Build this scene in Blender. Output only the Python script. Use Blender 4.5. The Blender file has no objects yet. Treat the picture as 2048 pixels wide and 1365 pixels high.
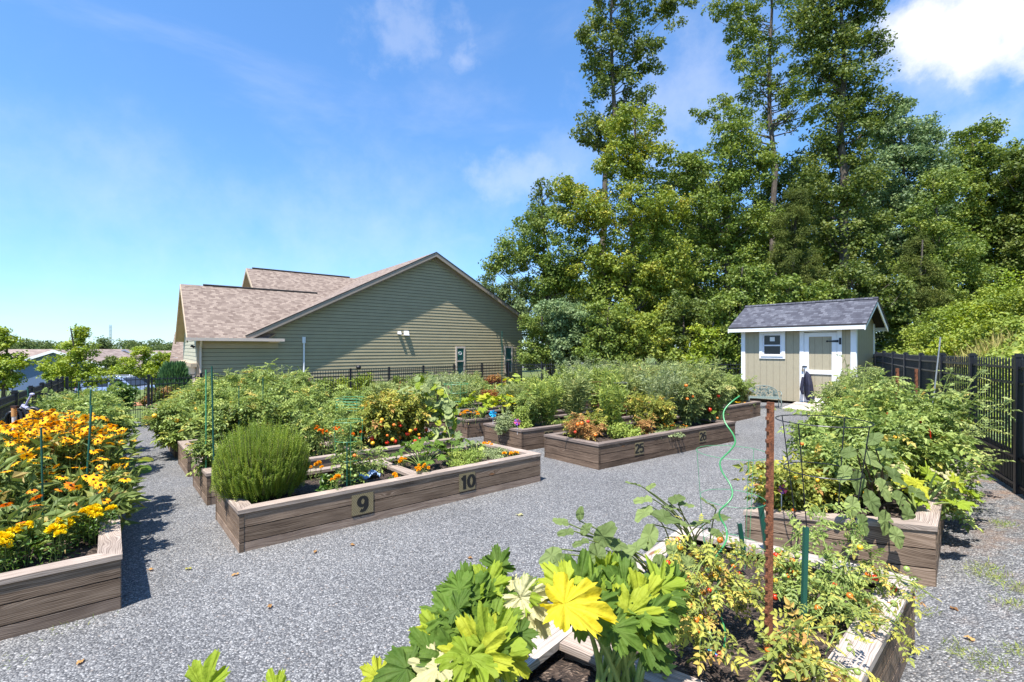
import bpy, bmesh, math, random
import numpy as np
from mathutils import Vector
random.seed(7)
RNG = np.random.default_rng(11)
SC = bpy.context.scene
COL = SC.collection

# ---------------------------------------------------------------- camera
F = 940.0            # focal length in pixels of the 2048 px wide photograph
CX, CV = 1024.0, 698.0
CZ = 1.93
cd = bpy.data.cameras.new('camera')
cam = bpy.data.objects.new('camera', cd); COL.objects.link(cam)
cam.location = (0, 0, CZ); cam.rotation_euler = (math.radians(90), 0, 0)
cd.sensor_width = 36.0; cd.lens = F/2048*36.0
cd.shift_y = 15.5/2048
cd.clip_start = 0.05; cd.clip_end = 3000
SC.camera = cam
SC.render.resolution_x = 1024; SC.render.resolution_y = 682

# ---------------------------------------------------------------- sun and sky
SUNDIR = Vector((-0.22, -0.40, 1.0)).normalized()     # towards the sun
elev = math.asin(SUNDIR.z); azim = math.atan2(SUNDIR.x, SUNDIR.y)
sd = bpy.data.lights.new('sun', 'SUN'); sd.energy = 3.7; sd.angle = math.radians(0.55); sd.color = (1.0, 0.955, 0.89)
sun = bpy.data.objects.new('sun', sd); COL.objects.link(sun)
sun.rotation_euler = SUNDIR.to_track_quat('Z', 'Y').to_euler(); sun.location = (-5, -8, 30)

wd = bpy.data.worlds.new('World'); SC.world = wd; wd.use_nodes = True
nt = wd.node_tree; N = nt.nodes; L = nt.links; N.clear()
out = N.new('ShaderNodeOutputWorld'); bg = N.new('ShaderNodeBackground'); bg.inputs['Strength'].default_value = 0.15
sky = N.new('ShaderNodeTexSky'); sky.sky_type = 'NISHITA'; sky.sun_disc = False
sky.sun_elevation = elev; sky.sun_rotation = azim % (2*math.pi)
sky.air_density = 1.0; sky.dust_density = 0.35; sky.ozone_density = 2.0; sky.altitude = 200
tc = N.new('ShaderNodeTexCoord')
def vmath(op, a, b=None):
    n = N.new('ShaderNodeVectorMath'); n.operation = op
    if hasattr(a, 'links'): L.new(a, n.inputs[0])
    else: n.inputs[0].default_value = a
    if b is not None:
        if hasattr(b, 'links'): L.new(b, n.inputs[1])
        else: n.inputs[1].default_value = b
    return n
def wm(op, a, b=None, clamp=False):
    n = N.new('ShaderNodeMath'); n.operation = op; n.use_clamp = clamp
    for i, q in enumerate((a, b)):
        if q is None: continue
        if hasattr(q, 'links'): L.new(q, n.inputs[i])
        else: n.inputs[i].default_value = q
    return n.outputs[0]
dirv = tc.outputs['Generated']
nz1 = N.new('ShaderNodeTexNoise'); nz1.inputs['Scale'].default_value = 1.9; nz1.inputs['Detail'].default_value = 9; nz1.inputs['Roughness'].default_value = 0.58; nz1.inputs['Distortion'].default_value = 0.35
mp = N.new('ShaderNodeMapping'); mp.inputs['Scale'].default_value = (1.0, 1.0, 3.4); mp.inputs['Rotation'].default_value = (0.25, 0.1, 0.4); L.new(dirv, mp.inputs['Vector']); L.new(mp.outputs[0], nz1.inputs['Vector'])
nz2 = N.new('ShaderNodeTexNoise'); nz2.inputs['Scale'].default_value = 4.2; nz2.inputs['Detail'].default_value = 8; nz2.inputs['Roughness'].default_value = 0.6
L.new(dirv, nz2.inputs['Vector'])
def ramp_(v, lo, hi):
    n = N.new('ShaderNodeMapRange'); n.interpolation_type = 'SMOOTHSTEP'; L.new(v, n.inputs[0]); n.inputs[1].default_value = lo; n.inputs[2].default_value = hi
    return n.outputs[0]
wisp = ramp_(nz1.outputs[0], 0.48, 0.78)
nz3 = N.new('ShaderNodeTexNoise'); nz3.inputs['Scale'].default_value = 13.0; nz3.inputs['Detail'].default_value = 8; nz3.inputs['Roughness'].default_value = 0.62; L.new(dirv, nz3.inputs['Vector'])
def puff(u, v, rad, op, soft=0.9, k2=1.1, k3=0.9, asp=2.2):
    """a cloud bank round the direction of sight (u, v): noisy edge, flattened vertically"""
    d = Vector(((u-CX)/F, 1, (CV-v)/F)).normalized()
    df = vmath('MULTIPLY', vmath('SUBTRACT', dirv, tuple(d)).outputs[0], (1, 1, asp))
    ln = vmath('LENGTH', df.outputs[0]).outputs['Value']
    k = wm('SUBTRACT', 1.0, wm('DIVIDE', ln, rad))
    k = wm('ADD', k, wm('MULTIPLY', wm('SUBTRACT', nz2.outputs[0], 0.5), k2*2)); k = wm('ADD', k, wm('MULTIPLY', wm('SUBTRACT', nz3.outputs[0], 0.5), k3*2))
    return wm('MULTIPLY', ramp_(k, 0.0, soft), op)
parts = [puff(1960, 40, 0.17, 0.95, 0.8, 0.6, 0.6, 1.5), puff(1890, 130, 0.13, 0.3, 0.9, 0.8, 0.5, 1.2), puff(2060, 50, 0.12, 0.9, 0.8, 0.6, 0.6, 1.5), puff(1960, 255, 0.14, 0.22, 1.0, 0.9, 0.9), puff(1150, 310, 0.20, 0.14, 1.2, 1.0, 1.0, 2.5),
         puff(1340, 230, 0.22, 0.22, 1.1, 0.9, 0.8, 1.2), puff(820, 50, 0.10, 0.16, 1.2, 1.0, 1.6, 1.4), puff(930, 122, 0.04, 0.2, 1.0, 0.4, 1.4, 1.2), puff(1050, 350, 0.16, 0.24, 1.2, 1, 1), puff(300, 420, 0.6, 0.22, 1.9, 1.2, 0.6, 2.5), puff(700, 450, 0.5, 0.2, 1.6, 1.0, 0.6, 2.5)]
cl = wm('MULTIPLY', wisp, 0.15)
for q in parts: cl = wm('MAXIMUM', cl, q)
cl = wm('MINIMUM', cl, 0.97)
hsv = N.new('ShaderNodeHueSaturation'); hsv.inputs['Saturation'].default_value = 1.12; hsv.inputs['Hue'].default_value = 0.496; hsv.inputs['Value'].default_value = 1.0; L.new(sky.outputs[0], hsv.inputs['Color'])
mx = N.new('ShaderNodeMixRGB'); L.new(cl, mx.inputs[0]); tn = N.new('ShaderNodeMixRGB'); tn.blend_type = 'MULTIPLY'; tn.inputs[0].default_value = 1.0; L.new(hsv.outputs[0], tn.inputs[1]); tn.inputs[2].default_value = (0.080, 0.098, 0.116, 1)
gm = N.new('ShaderNodeGamma'); gm.inputs['Gamma'].default_value = 0.8; L.new(tn.outputs[0], gm.inputs['Color'])
t2 = N.new('ShaderNodeMixRGB'); t2.blend_type = 'MULTIPLY'; t2.inputs[0].default_value = 1.0; L.new(gm.outputs[0], t2.inputs[1]); t2.inputs[2].default_value = (3.85, 4.5, 5.25, 1); L.new(t2.outputs[0], mx.inputs[1]); mx.inputs[2].default_value = (3.5, 3.4, 3.35, 1)
L.new(mx.outputs[0], bg.inputs['Color']); L.new(bg.outputs[0], out.inputs[0])
SC.view_settings.view_transform = 'Standard'; SC.view_settings.look = 'None'
SC.view_settings.exposure = 1.38; SC.view_settings.gamma = 1.0

# ---------------------------------------------------------------- terrain and aiming helpers
def sst(a, b, x):
    t = np.clip((np.asarray(x, float)-a)/(b-a), 0, 1); return t*t*(3-2*t)
AV = np.array([-0.6534, 0.757]); BV = np.array([0.757, 0.6534])
RF0 = np.array([5.5, 5.1]); RFD = np.array([0.5225, 0.8526])          # right fence line
FC = np.array([-13.3, 13.9])                                          # far left fence corner
def gz(x, y):
    x = np.asarray(x, float); y = np.asarray(y, float)
    z = 0.0168*np.clip(x, -13, 12) - 0.0159*np.clip(y, -2, 20)
    s = (x-RF0[0])*0.8526-(y-RF0[1])*0.5225
    z = z + 0.32*sst(-1.9, 0.2, s)*sst(24, 10, y)
    z = z + 0.2*np.exp(-(((x-9.3)/2.6)**2+((y-15.3)/2.6)**2))
    z = z + 0.74*np.clip(s-0.7, 0, 5.5) + 0.25*np.clip(s-6.2, 0, 14)
    e = (x-FC[0])*AV[0]+(y-FC[1])*AV[1]
    w = (x-FC[0])*BV[0]+(y-FC[1])*BV[1]
    left = sst(22, 2, w)
    z = z - left*(1.15*sst(17, 21, e) + 1.0*sst(30, 60, e) + 1.4*sst(60, 120, e))
    lw = sst(-3, -12, w)
    z = z - lw*0.9*sst(17, 8, e)
    return z
def P(u, v, h=0.0):
    """world point where the sight line of photo pixel (u, v) meets the surface h above the ground"""
    dx = (u-CX)/F; dz = (CV-v)/F
    D = 5.0
    for _ in range(60):
        z = float(gz(dx*D, D))+h-CZ
        D = 0.5*D+0.5*min(200, max(0.5, z/dz if dz < -1e-4 else 200))
    return np.array([dx*D, D, float(gz(dx*D, D))])
def at(u, v, D): return np.array([(u-CX)/F*D, D, CZ+(CV-v)/F*D])
def pix(p): return (CX+p[0]/p[1]*F, CV-(p[2]-CZ)/p[1]*F)

# ---------------------------------------------------------------- object helpers
def tag(o, label=None, cat=None, group=None, kind=None):
    if label: o['label'] = label
    if cat: o['category'] = cat
    if group: o['group'] = group
    if kind: o['kind'] = kind
    return o
def empty(name, loc, label=None, cat=None, group=None):
    o = bpy.data.objects.new(name, None); COL.objects.link(o); o.location = tuple(float(q) for q in loc)
    o.empty_display_size = 0.1
    return tag(o, label, cat, group)
class G:
    """collects geometry (numpy) and links it as ONE mesh object"""
    def __init__(s): s.V = []; s.n = 0; s.FS = []; s.Q = []
    def add(s, V, Fc, mat=0, r=0.5, uv=None, q=None):
        V = np.asarray(V, float).reshape(-1, 3); Fc = np.asarray(Fc, int)
        if Fc.ndim == 1: Fc = Fc.reshape(1, -1)
        m = len(Fc); r = np.broadcast_to(np.asarray(r, float), (m,))
        if uv is None: uv = np.zeros((m*Fc.shape[1], 2))
        s.FS.append((Fc+s.n, mat, r, np.asarray(uv, float).reshape(-1, 2)))
        s.V.append(V); s.n += len(V)
        s.Q.append(np.zeros(len(V)) if q is None else np.broadcast_to(np.asarray(q, float), (len(V),)))
    def mesh(s, name, mats, smooth=False, off=(0, 0, 0)):
        me = bpy.data.meshes.new(name)
        V = np.concatenate(s.V)-np.asarray(off, float)
        lv = np.concatenate([f[0].ravel() for f in s.FS])
        cnt = np.concatenate([np.full(len(f[0]), f[0].shape[1]) for f in s.FS])
        st = np.concatenate([[0], np.cumsum(cnt)[:-1]])
        me.vertices.add(len(V)); me.loops.add(len(lv)); me.polygons.add(len(cnt))
        me.vertices.foreach_set('co', V.ravel().astype(np.float32))
        me.loops.foreach_set('vertex_index', lv.astype(np.int32))
        me.polygons.foreach_set('loop_start', st.astype(np.int32))
        me.polygons.foreach_set('loop_total', cnt.astype(np.int32))
        mi = np.concatenate([np.full(len(f[0]), f[1]) for f in s.FS]).astype(np.int32)
        me.polygons.foreach_set('material_index', mi)
        me.polygons.foreach_set('use_smooth', np.full(len(cnt), bool(smooth)))
        for m in mats: me.materials.append(m)
        a = me.attributes.new('rnd', 'FLOAT', 'FACE'); a.data.foreach_set('value', np.concatenate([f[2] for f in s.FS]).astype(np.float32))
        a = me.attributes.new('vein', 'FLOAT', 'POINT'); a.data.foreach_set('value', np.concatenate(s.Q).astype(np.float32))
        uv = me.uv_layers.new(name='UVMap'); uv.data.foreach_set('uv', np.concatenate([f[3] for f in s.FS]).ravel().astype(np.float32))
        me.update(calc_edges=True); me.validate(verbose=False)
        return me
    def build(s, name, mats, parent=None, smooth=False, off=(0, 0, 0), loc=None):
        if not isinstance(mats, (list, tuple)): mats = [mats]
        o = bpy.data.objects.new(name, s.mesh(name, mats, smooth, off)); COL.objects.link(o)
        if parent is not None: o.parent = parent
        if loc is not None: o.location = tuple(float(q) for q in loc)
        return o
def link_mesh(name, me, parent=None, loc=(0, 0, 0), rot=(0, 0, 0), scale=1.0):
    o = bpy.data.objects.new(name, me); COL.objects.link(o)
    if parent is not None: o.parent = parent
    o.location = tuple(float(q) for q in loc); o.rotation_euler = rot
    o.scale = (scale,)*3 if np.isscalar(scale) else scale
    return o
BOXF = np.array([[0, 3, 2, 1], [4, 5, 6, 7], [0, 1, 5, 4], [1, 2, 6, 5], [2, 3, 7, 6], [3, 0, 4, 7]])
def hexa(g, bot, top, mat=0, r=0.5, along=0, uvo=None):
    """8 corner solid; texture runs along edge 0-1 (along=0) or 1-2"""
    bot = np.asarray(bot, float); top = np.asarray(top, float)
    V = np.vstack([bot, top])
    o = np.array([random.uniform(0, 50), random.uniform(0, 50)]) if uvo is None else np.asarray(uvo)
    e = V[1]-V[0] if along == 0 else V[2]-V[1]
    Lx = e/(np.linalg.norm(e)+1e-9); up = np.array([0, 0, 1.0]); ac = np.cross(up, Lx)
    uv = []
    for f in BOXF:
        nrm = np.cross(V[f[1]]-V[f[0]], V[f[2]]-V[f[1]]); nrm = nrm/(np.linalg.norm(nrm)+1e-9)
        for i in f:
            p = V[i]-V[0]
            if abs(np.dot(nrm, Lx)) > 0.8: uv.append((np.dot(p, ac)*0.3+o[0], p[2]+o[1]))
            elif abs(nrm[2]) > 0.7: uv.append((np.dot(p, Lx)+o[0], np.dot(p, ac)+o[1]+0.3))
            else: uv.append((np.dot(p, Lx)+o[0], p[2]+o[1]))
    g.add(V, BOXF, mat, r, uv)
def box(g, c, size, X=(1, 0, 0), Y=None, mat=0, r=0.5, along=0, uvo=None):
    c = np.asarray(c, float); X = np.asarray(X, float); X = X/np.linalg.norm(X)
    if Y is None: Y = np.cross([0, 0, 1.0], X)
    Y = np.asarray(Y, float); Y = Y/np.linalg.norm(Y); Z = np.cross(X, Y)
    a, b, h = np.array(size)/2
    b0 = [c+sx*a*X+sy*b*Y-h*Z for sx, sy in ((-1, -1), (1, -1), (1, 1), (-1, 1))]
    t0 = [p+2*h*Z for p in b0]
    hexa(g, b0, t0, mat, r, along, uvo)
def tube(g, pts, rad, n=6, mat=0, r=0.5, cap=True):
    pts = np.asarray(pts, float); m = len(pts); rad = np.broadcast_to(np.asarray(rad, float), (m,))
    T = np.gradient(pts, axis=0); T /= (np.linalg.norm(T, axis=1, keepdims=True)+1e-9)
    ref = np.array([0, 0, 1.0]) if abs(T[0][2]) < 0.9 else np.array([1.0, 0, 0])
    a = np.arange(n)/n*2*math.pi; rings = []
    for i in range(m):
        A = np.cross(T[i], ref); A /= (np.linalg.norm(A)+1e-9); B = np.cross(T[i], A); ref = np.cross(A, T[i]) if True else ref
        rings.append(pts[i]+rad[i]*(np.outer(np.cos(a), A)+np.outer(np.sin(a), B)))
    V = np.concatenate(rings); Fc = []; uv = []
    ln = np.concatenate([[0], np.cumsum(np.linalg.norm(np.diff(pts, axis=0), axis=1))])
    for i in range(m-1):
        for j in range(n):
            k = (j+1) % n
            Fc.append((i*n+j, i*n+k, (i+1)*n+k, (i+1)*n+j)); uv += [(j/n, ln[i]), ((j+1)/n, ln[i]), ((j+1)/n, ln[i+1]), (j/n, ln[i+1])]
    g.add(V, Fc, mat, r, uv)
    if cap:
        g.add(rings[0], [list(range(n))[::-1]], mat, r); g.add(rings[-1], [list(range(n))], mat, r)
def ellipsoid(g, c, rad, mat=0, r=0.5, nu=10, nv=7):
    rad = np.broadcast_to(np.asarray(rad, float), (3,)); V = []
    for i in range(nv+1):
        th = math.pi*i/nv
        for j in range(nu):
            ph = 2*math.pi*j/nu; V.append((math.sin(th)*math.cos(ph), math.sin(th)*math.sin(ph), math.cos(th)))
    V = np.array(V)*rad+np.asarray(c, float)
    Fc = [(i*nu+j, (i+1)*nu+j, (i+1)*nu+(j+1) % nu, i*nu+(j+1) % nu) for i in range(nv) for j in range(nu)]
    g.add(V, Fc, mat, r)
def prism(g, poly, n, d, mat=0, r=0.5, uvs=1.0):
    """polygon (k x 3) extruded by vector n*d"""
    poly = np.asarray(poly, float); k = len(poly); n = np.asarray(n, float)*d
    nn = np.cross(poly[1]-poly[0], poly[2]-poly[0])
    if np.dot(nn, n) > 0: poly = poly[::-1]
    V = np.vstack([poly, poly+n])
    g.add(V, [list(range(k))], mat, r); g.add(V, [list(range(k, 2*k))[::-1]], mat, r)
    g.add(V, [(i, i+k, (i+1) % k+k, (i+1) % k) for i in range(k)], mat, r)
def unit(v): v = np.asarray(v, float); return v/(np.linalg.norm(v, axis=-1, keepdims=True)+1e-9)
def frames(d, up=None, rng=RNG):
    """orthonormal frames with x along d (N x 3); z near 'up'"""
    d = unit(d); 
    if up is None: up = rng.normal(size=d.shape)
    y = unit(np.cross(up, d)); z = np.cross(d, y)
    return np.stack([d, y, z], axis=1)        # rows: x, y, z axes
def inst(g, TV, TF, pos, fr, scale, mat=0, r=0.5, tq=None, tuv=None):
    """copy template (TV, TF) to many places as one numpy batch"""
    TV = np.asarray(TV, float); TF = np.asarray(TF, int); n = len(pos); k = len(TV)
    scale = np.asarray(scale, float)
    if scale.ndim == 0: scale = np.full(n, float(scale))
    sc = scale[:, None, None] if scale.ndim == 1 else scale[:, None, :]
    V = np.einsum('nkj,nji->nki', TV[None]*sc, fr)+np.asarray(pos)[:, None, :]
    Fc = (TF[None]+(np.arange(n)*k)[:, None, None]).reshape(-1, TF.shape[1])
    rr = np.repeat(np.broadcast_to(np.asarray(r, float), (n,)), len(TF))
    q = None if tq is None else np.tile(tq, n)
    uv = None if tuv is None else np.tile(np.asarray(tuv).reshape(-1), n)
    g.add(V.reshape(-1, 3), Fc, mat, rr, uv, q)
# ---------------------------------------------------------------- materials
def newmat(name):
    m = bpy.data.materials.new(name); m.use_nodes = True; t = m.node_tree; t.nodes.clear()
    o = t.nodes.new('ShaderNodeOutputMaterial'); b = t.nodes.new('ShaderNodeBsdfPrincipled'); t.links.new(b.outputs[0], o.inputs[0])
    return m, t, b, o
def nd(t, typ, **kw):
    n = t.nodes.new(typ)
    for k, v in kw.items():
        if k in n.inputs: n.inputs[k].default_value = v
        else: setattr(n, k, v)
    return n
def ramp(t, fac, stops, interp='LINEAR'):
    r = t.nodes.new('ShaderNodeValToRGB'); r.color_ramp.interpolation = interp
    while len(r.color_ramp.elements) > 1: r.color_ramp.elements.remove(r.color_ramp.elements[0])
    for i, (p, c) in enumerate(stops):
        e = r.color_ramp.elements[0] if i == 0 else r.color_ramp.elements.new(p)
        e.position = p; e.color = (*c, 1) if len(c) == 3 else c
    t.links.new(fac, r.inputs[0]); return r
def mixc(t, f, a, b, typ='MIX'):
    m = t.nodes.new('ShaderNodeMixRGB'); m.blend_type = typ
    for i, q in enumerate((f, a, b)):
        if hasattr(q, 'links'): t.links.new(q, m.inputs[i])
        else: m.inputs[i].default_value = q if i == 0 else (*q, 1) if len(q) == 3 else q
    return m.outputs[0]
def mth(t, op, a, b=0.0, clamp=False):
    m = t.nodes.new('ShaderNodeMath'); m.operation = op; m.use_clamp = clamp
    for i, q in enumerate((a, b)):
        if hasattr(q, 'links'): t.links.new(q, m.inputs[i])
        else: m.inputs[i].default_value = q
    return m.outputs[0]
def bump(t, b, h, strength=0.4, dist=0.01):
    n = nd(t, 'ShaderNodeBump', Strength=strength, Distance=dist); t.links.new(h, n.inputs['Height']); t.links.new(n.outputs[0], b.inputs['Normal'])
def plain(name, col, rough=0.6, metal=0.0, var=0.12, scale=8.0, spec=0.5, bmp=0.0):
    m, t, b, o = newmat(name)
    c = nd(t, 'ShaderNodeTexCoord'); n = nd(t, 'ShaderNodeTexNoise', Scale=scale, Detail=6.0); t.links.new(c.outputs['Object'], n.inputs['Vector'])
    lo = tuple(q*(1-var) for q in col); hi = tuple(min(1, q*(1+var)) for q in col)
    r = ramp(t, n.outputs[0], [(0.3, lo), (0.7, hi)]); t.links.new(r.outputs[0], b.inputs['Base Color'])
    b.inputs['Roughness'].default_value = rough; b.inputs['Metallic'].default_value = metal; b.inputs['Specular IOR Level'].default_value = spec
    if bmp: bump(t, b, n.outputs[0], bmp)
    return m
def leafmat(name, stops, transl=0.28, rough=0.5, spec=0.35, vein=None, noise=0.35):
    m, t, b, o = newmat(name)
    a = nd(t, 'ShaderNodeAttribute', attribute_name='rnd')
    boost = (1.15 if vein else 1.75 if name.startswith('leaves_') else 1.38) if not name.endswith(('petals', 'leaf')) else 1.0
    stops = [(p_, (min(0.95, c_[0]*boost*1.06), min(0.95, c_[1]*boost), c_[2]*boost*0.85)) for p_, c_ in stops] if boost > 1 else stops
    r = ramp(t, a.outputs['Fac'], stops)
    c = nd(t, 'ShaderNodeTexCoord'); n = nd(t, 'ShaderNodeTexNoise', Scale=1.3, Detail=3.0); t.links.new(c.outputs['Object'], n.inputs['Vector'])
    hs = nd(t, 'ShaderNodeHueSaturation'); t.links.new(r.outputs[0], hs.inputs['Color'])
    t.links.new(mth(t, 'ADD', mth(t, 'MULTIPLY', n.outputs[0], noise*2), 1-noise), hs.inputs['Value'])
    col = hs.outputs[0]
    if vein:
        spec = 0.15; rough = 0.6
        v = nd(t, 'ShaderNodeAttribute', attribute_name='vein')
        n2 = nd(t, 'ShaderNodeTexNoise', Scale=22.0, Detail=4.0); t.links.new(c.outputs['Object'], n2.inputs['Vector'])
        col = mixc(t, mth(t, 'MULTIPLY', n2.outputs[0], 0.55), col, tuple(q*0.7 for q in vein), 'MIX')
        col = mixc(t, mth(t, 'MULTIPLY', mth(t, 'POWER', v.outputs['Fac'], 5.0), 0.45), col, vein)
        bump(t, b, mth(t, 'ADD', n2.outputs[0], v.outputs['Fac']), 0.75, 0.02)
    t.links.new(col, b.inputs['Base Color']); b.inputs['Roughness'].default_value = rough; b.inputs['Specular IOR Level'].default_value = spec
    tr = nd(t, 'ShaderNodeBsdfTranslucent'); h2 = nd(t, 'ShaderNodeHueSaturation', Value=1.35, Saturation=1.1, Hue=0.49); t.links.new(col, h2.inputs['Color']); t.links.new(h2.outputs[0], tr.inputs['Color'])
    mx_ = nd(t, 'ShaderNodeMixShader'); mx_.inputs[0].default_value = transl
    t.links.new(b.outputs[0], mx_.inputs[1]); t.links.new(tr.outputs[0], mx_.inputs[2]); t.links.new(mx_.outputs[0], o.inputs[0])
    return m
def woodmat(name, dark, mid, light, knots=True, rough=0.85):
    m, t, b, o = newmat(name)
    uv = nd(t, 'ShaderNodeUVMap'); 
    wn = nd(t, 'ShaderNodeTexNoise', Scale=1.6, Detail=3.0); mpw = nd(t, 'ShaderNodeMapping'); mpw.inputs['Scale'].default_value = (1.0, 3.0, 1); t.links.new(uv.outputs[0], mpw.inputs[0]); t.links.new(mpw.outputs[0], wn.inputs['Vector'])
    # knots: sparse voronoi cells that bend the grain round them
    kv = nd(t, 'ShaderNodeTexVoronoi', Scale=1.0); kv.feature = 'F1'; mk = nd(t, 'ShaderNodeMapping'); mk.inputs['Scale'].default_value = (1.7, 6.2, 1); t.links.new(uv.outputs[0], mk.inputs[0]); t.links.new(mk.outputs[0], kv.inputs['Vector'])
    kd = kv.outputs['Distance']
    kr = nd(t, 'ShaderNodeMapRange'); t.links.new(kd, kr.inputs[0]); kr.inputs[1].default_value = 0.0; kr.inputs[2].default_value = 0.42; kr.inputs[3].default_value = 1.0; kr.inputs[4].default_value = 0.0
    sep = nd(t, 'ShaderNodeSeparateXYZ'); t.links.new(uv.outputs[0], sep.inputs[0])
    yy = mth(t, 'ADD', sep.outputs[1], mth(t, 'ADD', mth(t, 'MULTIPLY', wn.outputs[0], 0.10), mth(t, 'MULTIPLY', mth(t, 'POWER', kr.outputs[0], 2.0), 0.05)))
    cb = nd(t, 'ShaderNodeCombineXYZ'); t.links.new(mth(t, 'MULTIPLY', sep.outputs[0], 0.35), cb.inputs[0]); t.links.new(mth(t, 'MULTIPLY', yy, 9.0), cb.inputs[1])
    g1 = nd(t, 'ShaderNodeTexNoise', Scale=6.5, Detail=8.0, Roughness=0.62); t.links.new(cb.outputs[0], g1.inputs['Vector'])
    g2 = nd(t, 'ShaderNodeTexNoise', Scale=2.3, Detail=4.0); m2 = nd(t, 'ShaderNodeMapping'); m2.inputs['Scale'].default_value = (0.9, 0.12, 1); t.links.new(uv.outputs[0], m2.inputs[0]); t.links.new(m2.outputs[0], g2.inputs['Vector'])
    wv = nd(t, 'ShaderNodeTexWave', Scale=3.2, Distortion=3.5, Detail=4.0); wv.bands_direction = 'Y'; t.links.new(cb.outputs[0], wv.inputs['Vector'])
    h = mth(t, 'ADD', mth(t, 'MULTIPLY', g1.outputs[0], 0.8), mth(t, 'MULTIPLY', wv.outputs['Fac'], 0.2))
    r = ramp(t, h, [(0.28, dark), (0.46, mid), (0.66, light)])
    col = mixc(t, 0.32, r.outputs[0], ramp(t, g2.outputs[0], [(0.3, tuple(q*0.62 for q in mid)), (0.5, (0.5, 0.47, 0.45)), (0.72, (0.78, 0.74, 0.7))]).outputs[0], 'OVERLAY')
    a = nd(t, 'ShaderNodeAttribute', attribute_name='rnd')
    hs = nd(t, 'ShaderNodeHueSaturation'); t.links.new(col, hs.inputs['Color']); t.links.new(mth(t, 'ADD', mth(t, 'MULTIPLY', a.outputs['Fac'], 0.6), 0.7), hs.inputs['Value']); col = hs.outputs[0]
    if knots:
        kc = nd(t, 'ShaderNodeMapRange'); t.links.new(kd, kc.inputs[0]); kc.inputs[1].default_value = 0.055; kc.inputs[2].default_value = 0.12; kc.inputs[3].default_value = 1.0; kc.inputs[4].default_value = 0.0
        cs = nd(t, 'ShaderNodeSeparateXYZ'); t.links.new(kv.outputs['Color'], cs.inputs[0])
        kk = mth(t, 'MULTIPLY', kc.outputs[0], mth(t, 'GREATER_THAN', cs.outputs[0], 0.45))
        kcol = ramp(t, kd, [(0.0, (0.28, 0.14, 0.06)), (0.07, (0.20, 0.10, 0.05)), (0.1, (0.06, 0.035, 0.025))])
        col = mixc(t, kk, col, kcol.outputs[0])
    t.links.new(col, b.inputs['Base Color']); b.inputs['Roughness'].default_value = rough; b.inputs['Specular IOR Level'].default_value = 0.2
    bump(t, b, h, 0.3, 0.004)
    return m
def shinglemat(name, cols, bw=0.30, bh=0.14, edge=(0.05, 0.045, 0.045)):
    m, t, b, o = newmat(name)
    uv = nd(t, 'ShaderNodeUVMap'); br = nd(t, 'ShaderNodeTexBrick', Scale=1.0)
    br.inputs['Mortar Size'].default_value = 0.006; br.inputs['Mortar Smooth'].default_value = 0.3; br.inputs['Brick Width'].default_value = bw; br.inputs['Row Height'].default_value = bh; br.inputs['Bias'].default_value = 0.0
    br.inputs['Color1'].default_value = (0, 0, 0, 1); br.inputs['Color2'].default_value = (1, 1, 1, 1); br.inputs['Mortar'].default_value = (0.5, 0.5, 0.5, 1); br.offset = 0.37; br.offset_frequency = 2; br.squash = 1.0
    t.links.new(uv.outputs[0], br.inputs['Vector'])
    n = nd(t, 'ShaderNodeTexNoise', Scale=60.0, Detail=3.0); t.links.new(uv.outputs[0], n.inputs['Vector'])
    n3 = nd(t, 'ShaderNodeTexNoise', Scale=0.8, Detail=3.0); t.links.new(uv.outputs[0], n3.inputs['Vector'])
    f = mth(t, 'ADD', mth(t, 'MULTIPLY', br.outputs['Color'], 0.8), mth(t, 'MULTIPLY', n.outputs[0], 0.2))
    f = mth(t, 'ADD', f, mth(t, 'MULTIPLY', mth(t, 'SUBTRACT', n3.outputs[0], 0.5), 0.35))
    r = ramp(t, f, [(0.1, cols[0]), (0.5, cols[1]), (0.9, cols[2])])
    # butt edge of every course
    sp = nd(t, 'ShaderNodeSeparateXYZ'); t.links.new(uv.outputs[0], sp.inputs[0])
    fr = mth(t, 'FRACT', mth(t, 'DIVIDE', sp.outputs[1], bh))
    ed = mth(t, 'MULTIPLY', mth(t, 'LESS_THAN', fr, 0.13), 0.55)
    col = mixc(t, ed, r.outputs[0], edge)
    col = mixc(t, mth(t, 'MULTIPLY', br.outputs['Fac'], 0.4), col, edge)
    t.links.new(col, b.inputs['Base Color']); b.inputs['Roughness'].default_value = 0.9; b.inputs['Specular IOR Level'].default_value = 0.2
    bump(t, b, mth(t, 'ADD', fr, mth(t, 'MULTIPLY', n.outputs[0], 0.4)), 0.35, 0.01)
    return m
M = {}
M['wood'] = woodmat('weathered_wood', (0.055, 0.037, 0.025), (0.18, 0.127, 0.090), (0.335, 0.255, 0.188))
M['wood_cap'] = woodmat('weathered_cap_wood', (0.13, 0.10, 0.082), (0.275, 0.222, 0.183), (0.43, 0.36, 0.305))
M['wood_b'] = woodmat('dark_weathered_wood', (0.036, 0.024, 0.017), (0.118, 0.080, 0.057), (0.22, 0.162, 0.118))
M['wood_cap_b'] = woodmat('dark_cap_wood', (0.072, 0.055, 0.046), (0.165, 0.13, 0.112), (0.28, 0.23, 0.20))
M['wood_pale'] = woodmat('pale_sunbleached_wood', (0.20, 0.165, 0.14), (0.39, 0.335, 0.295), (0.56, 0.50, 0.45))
M['seam_lap_shade'] = plain('wood_seam_lap_shade', (0.03, 0.022, 0.018), 0.95)  # dark bed board seams; also painted shade under the siding laps
M['wood_warm'] = woodmat('soil_splashed_base_wood', (0.09, 0.062, 0.047), (0.20, 0.148, 0.115), (0.33, 0.26, 0.205))  # warmer tone on some bottom boards, for soil splash
M['ramp'] = woodmat('ramp_wood', (0.30, 0.25, 0.21), (0.46, 0.40, 0.35), (0.62, 0.56, 0.5))
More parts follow.
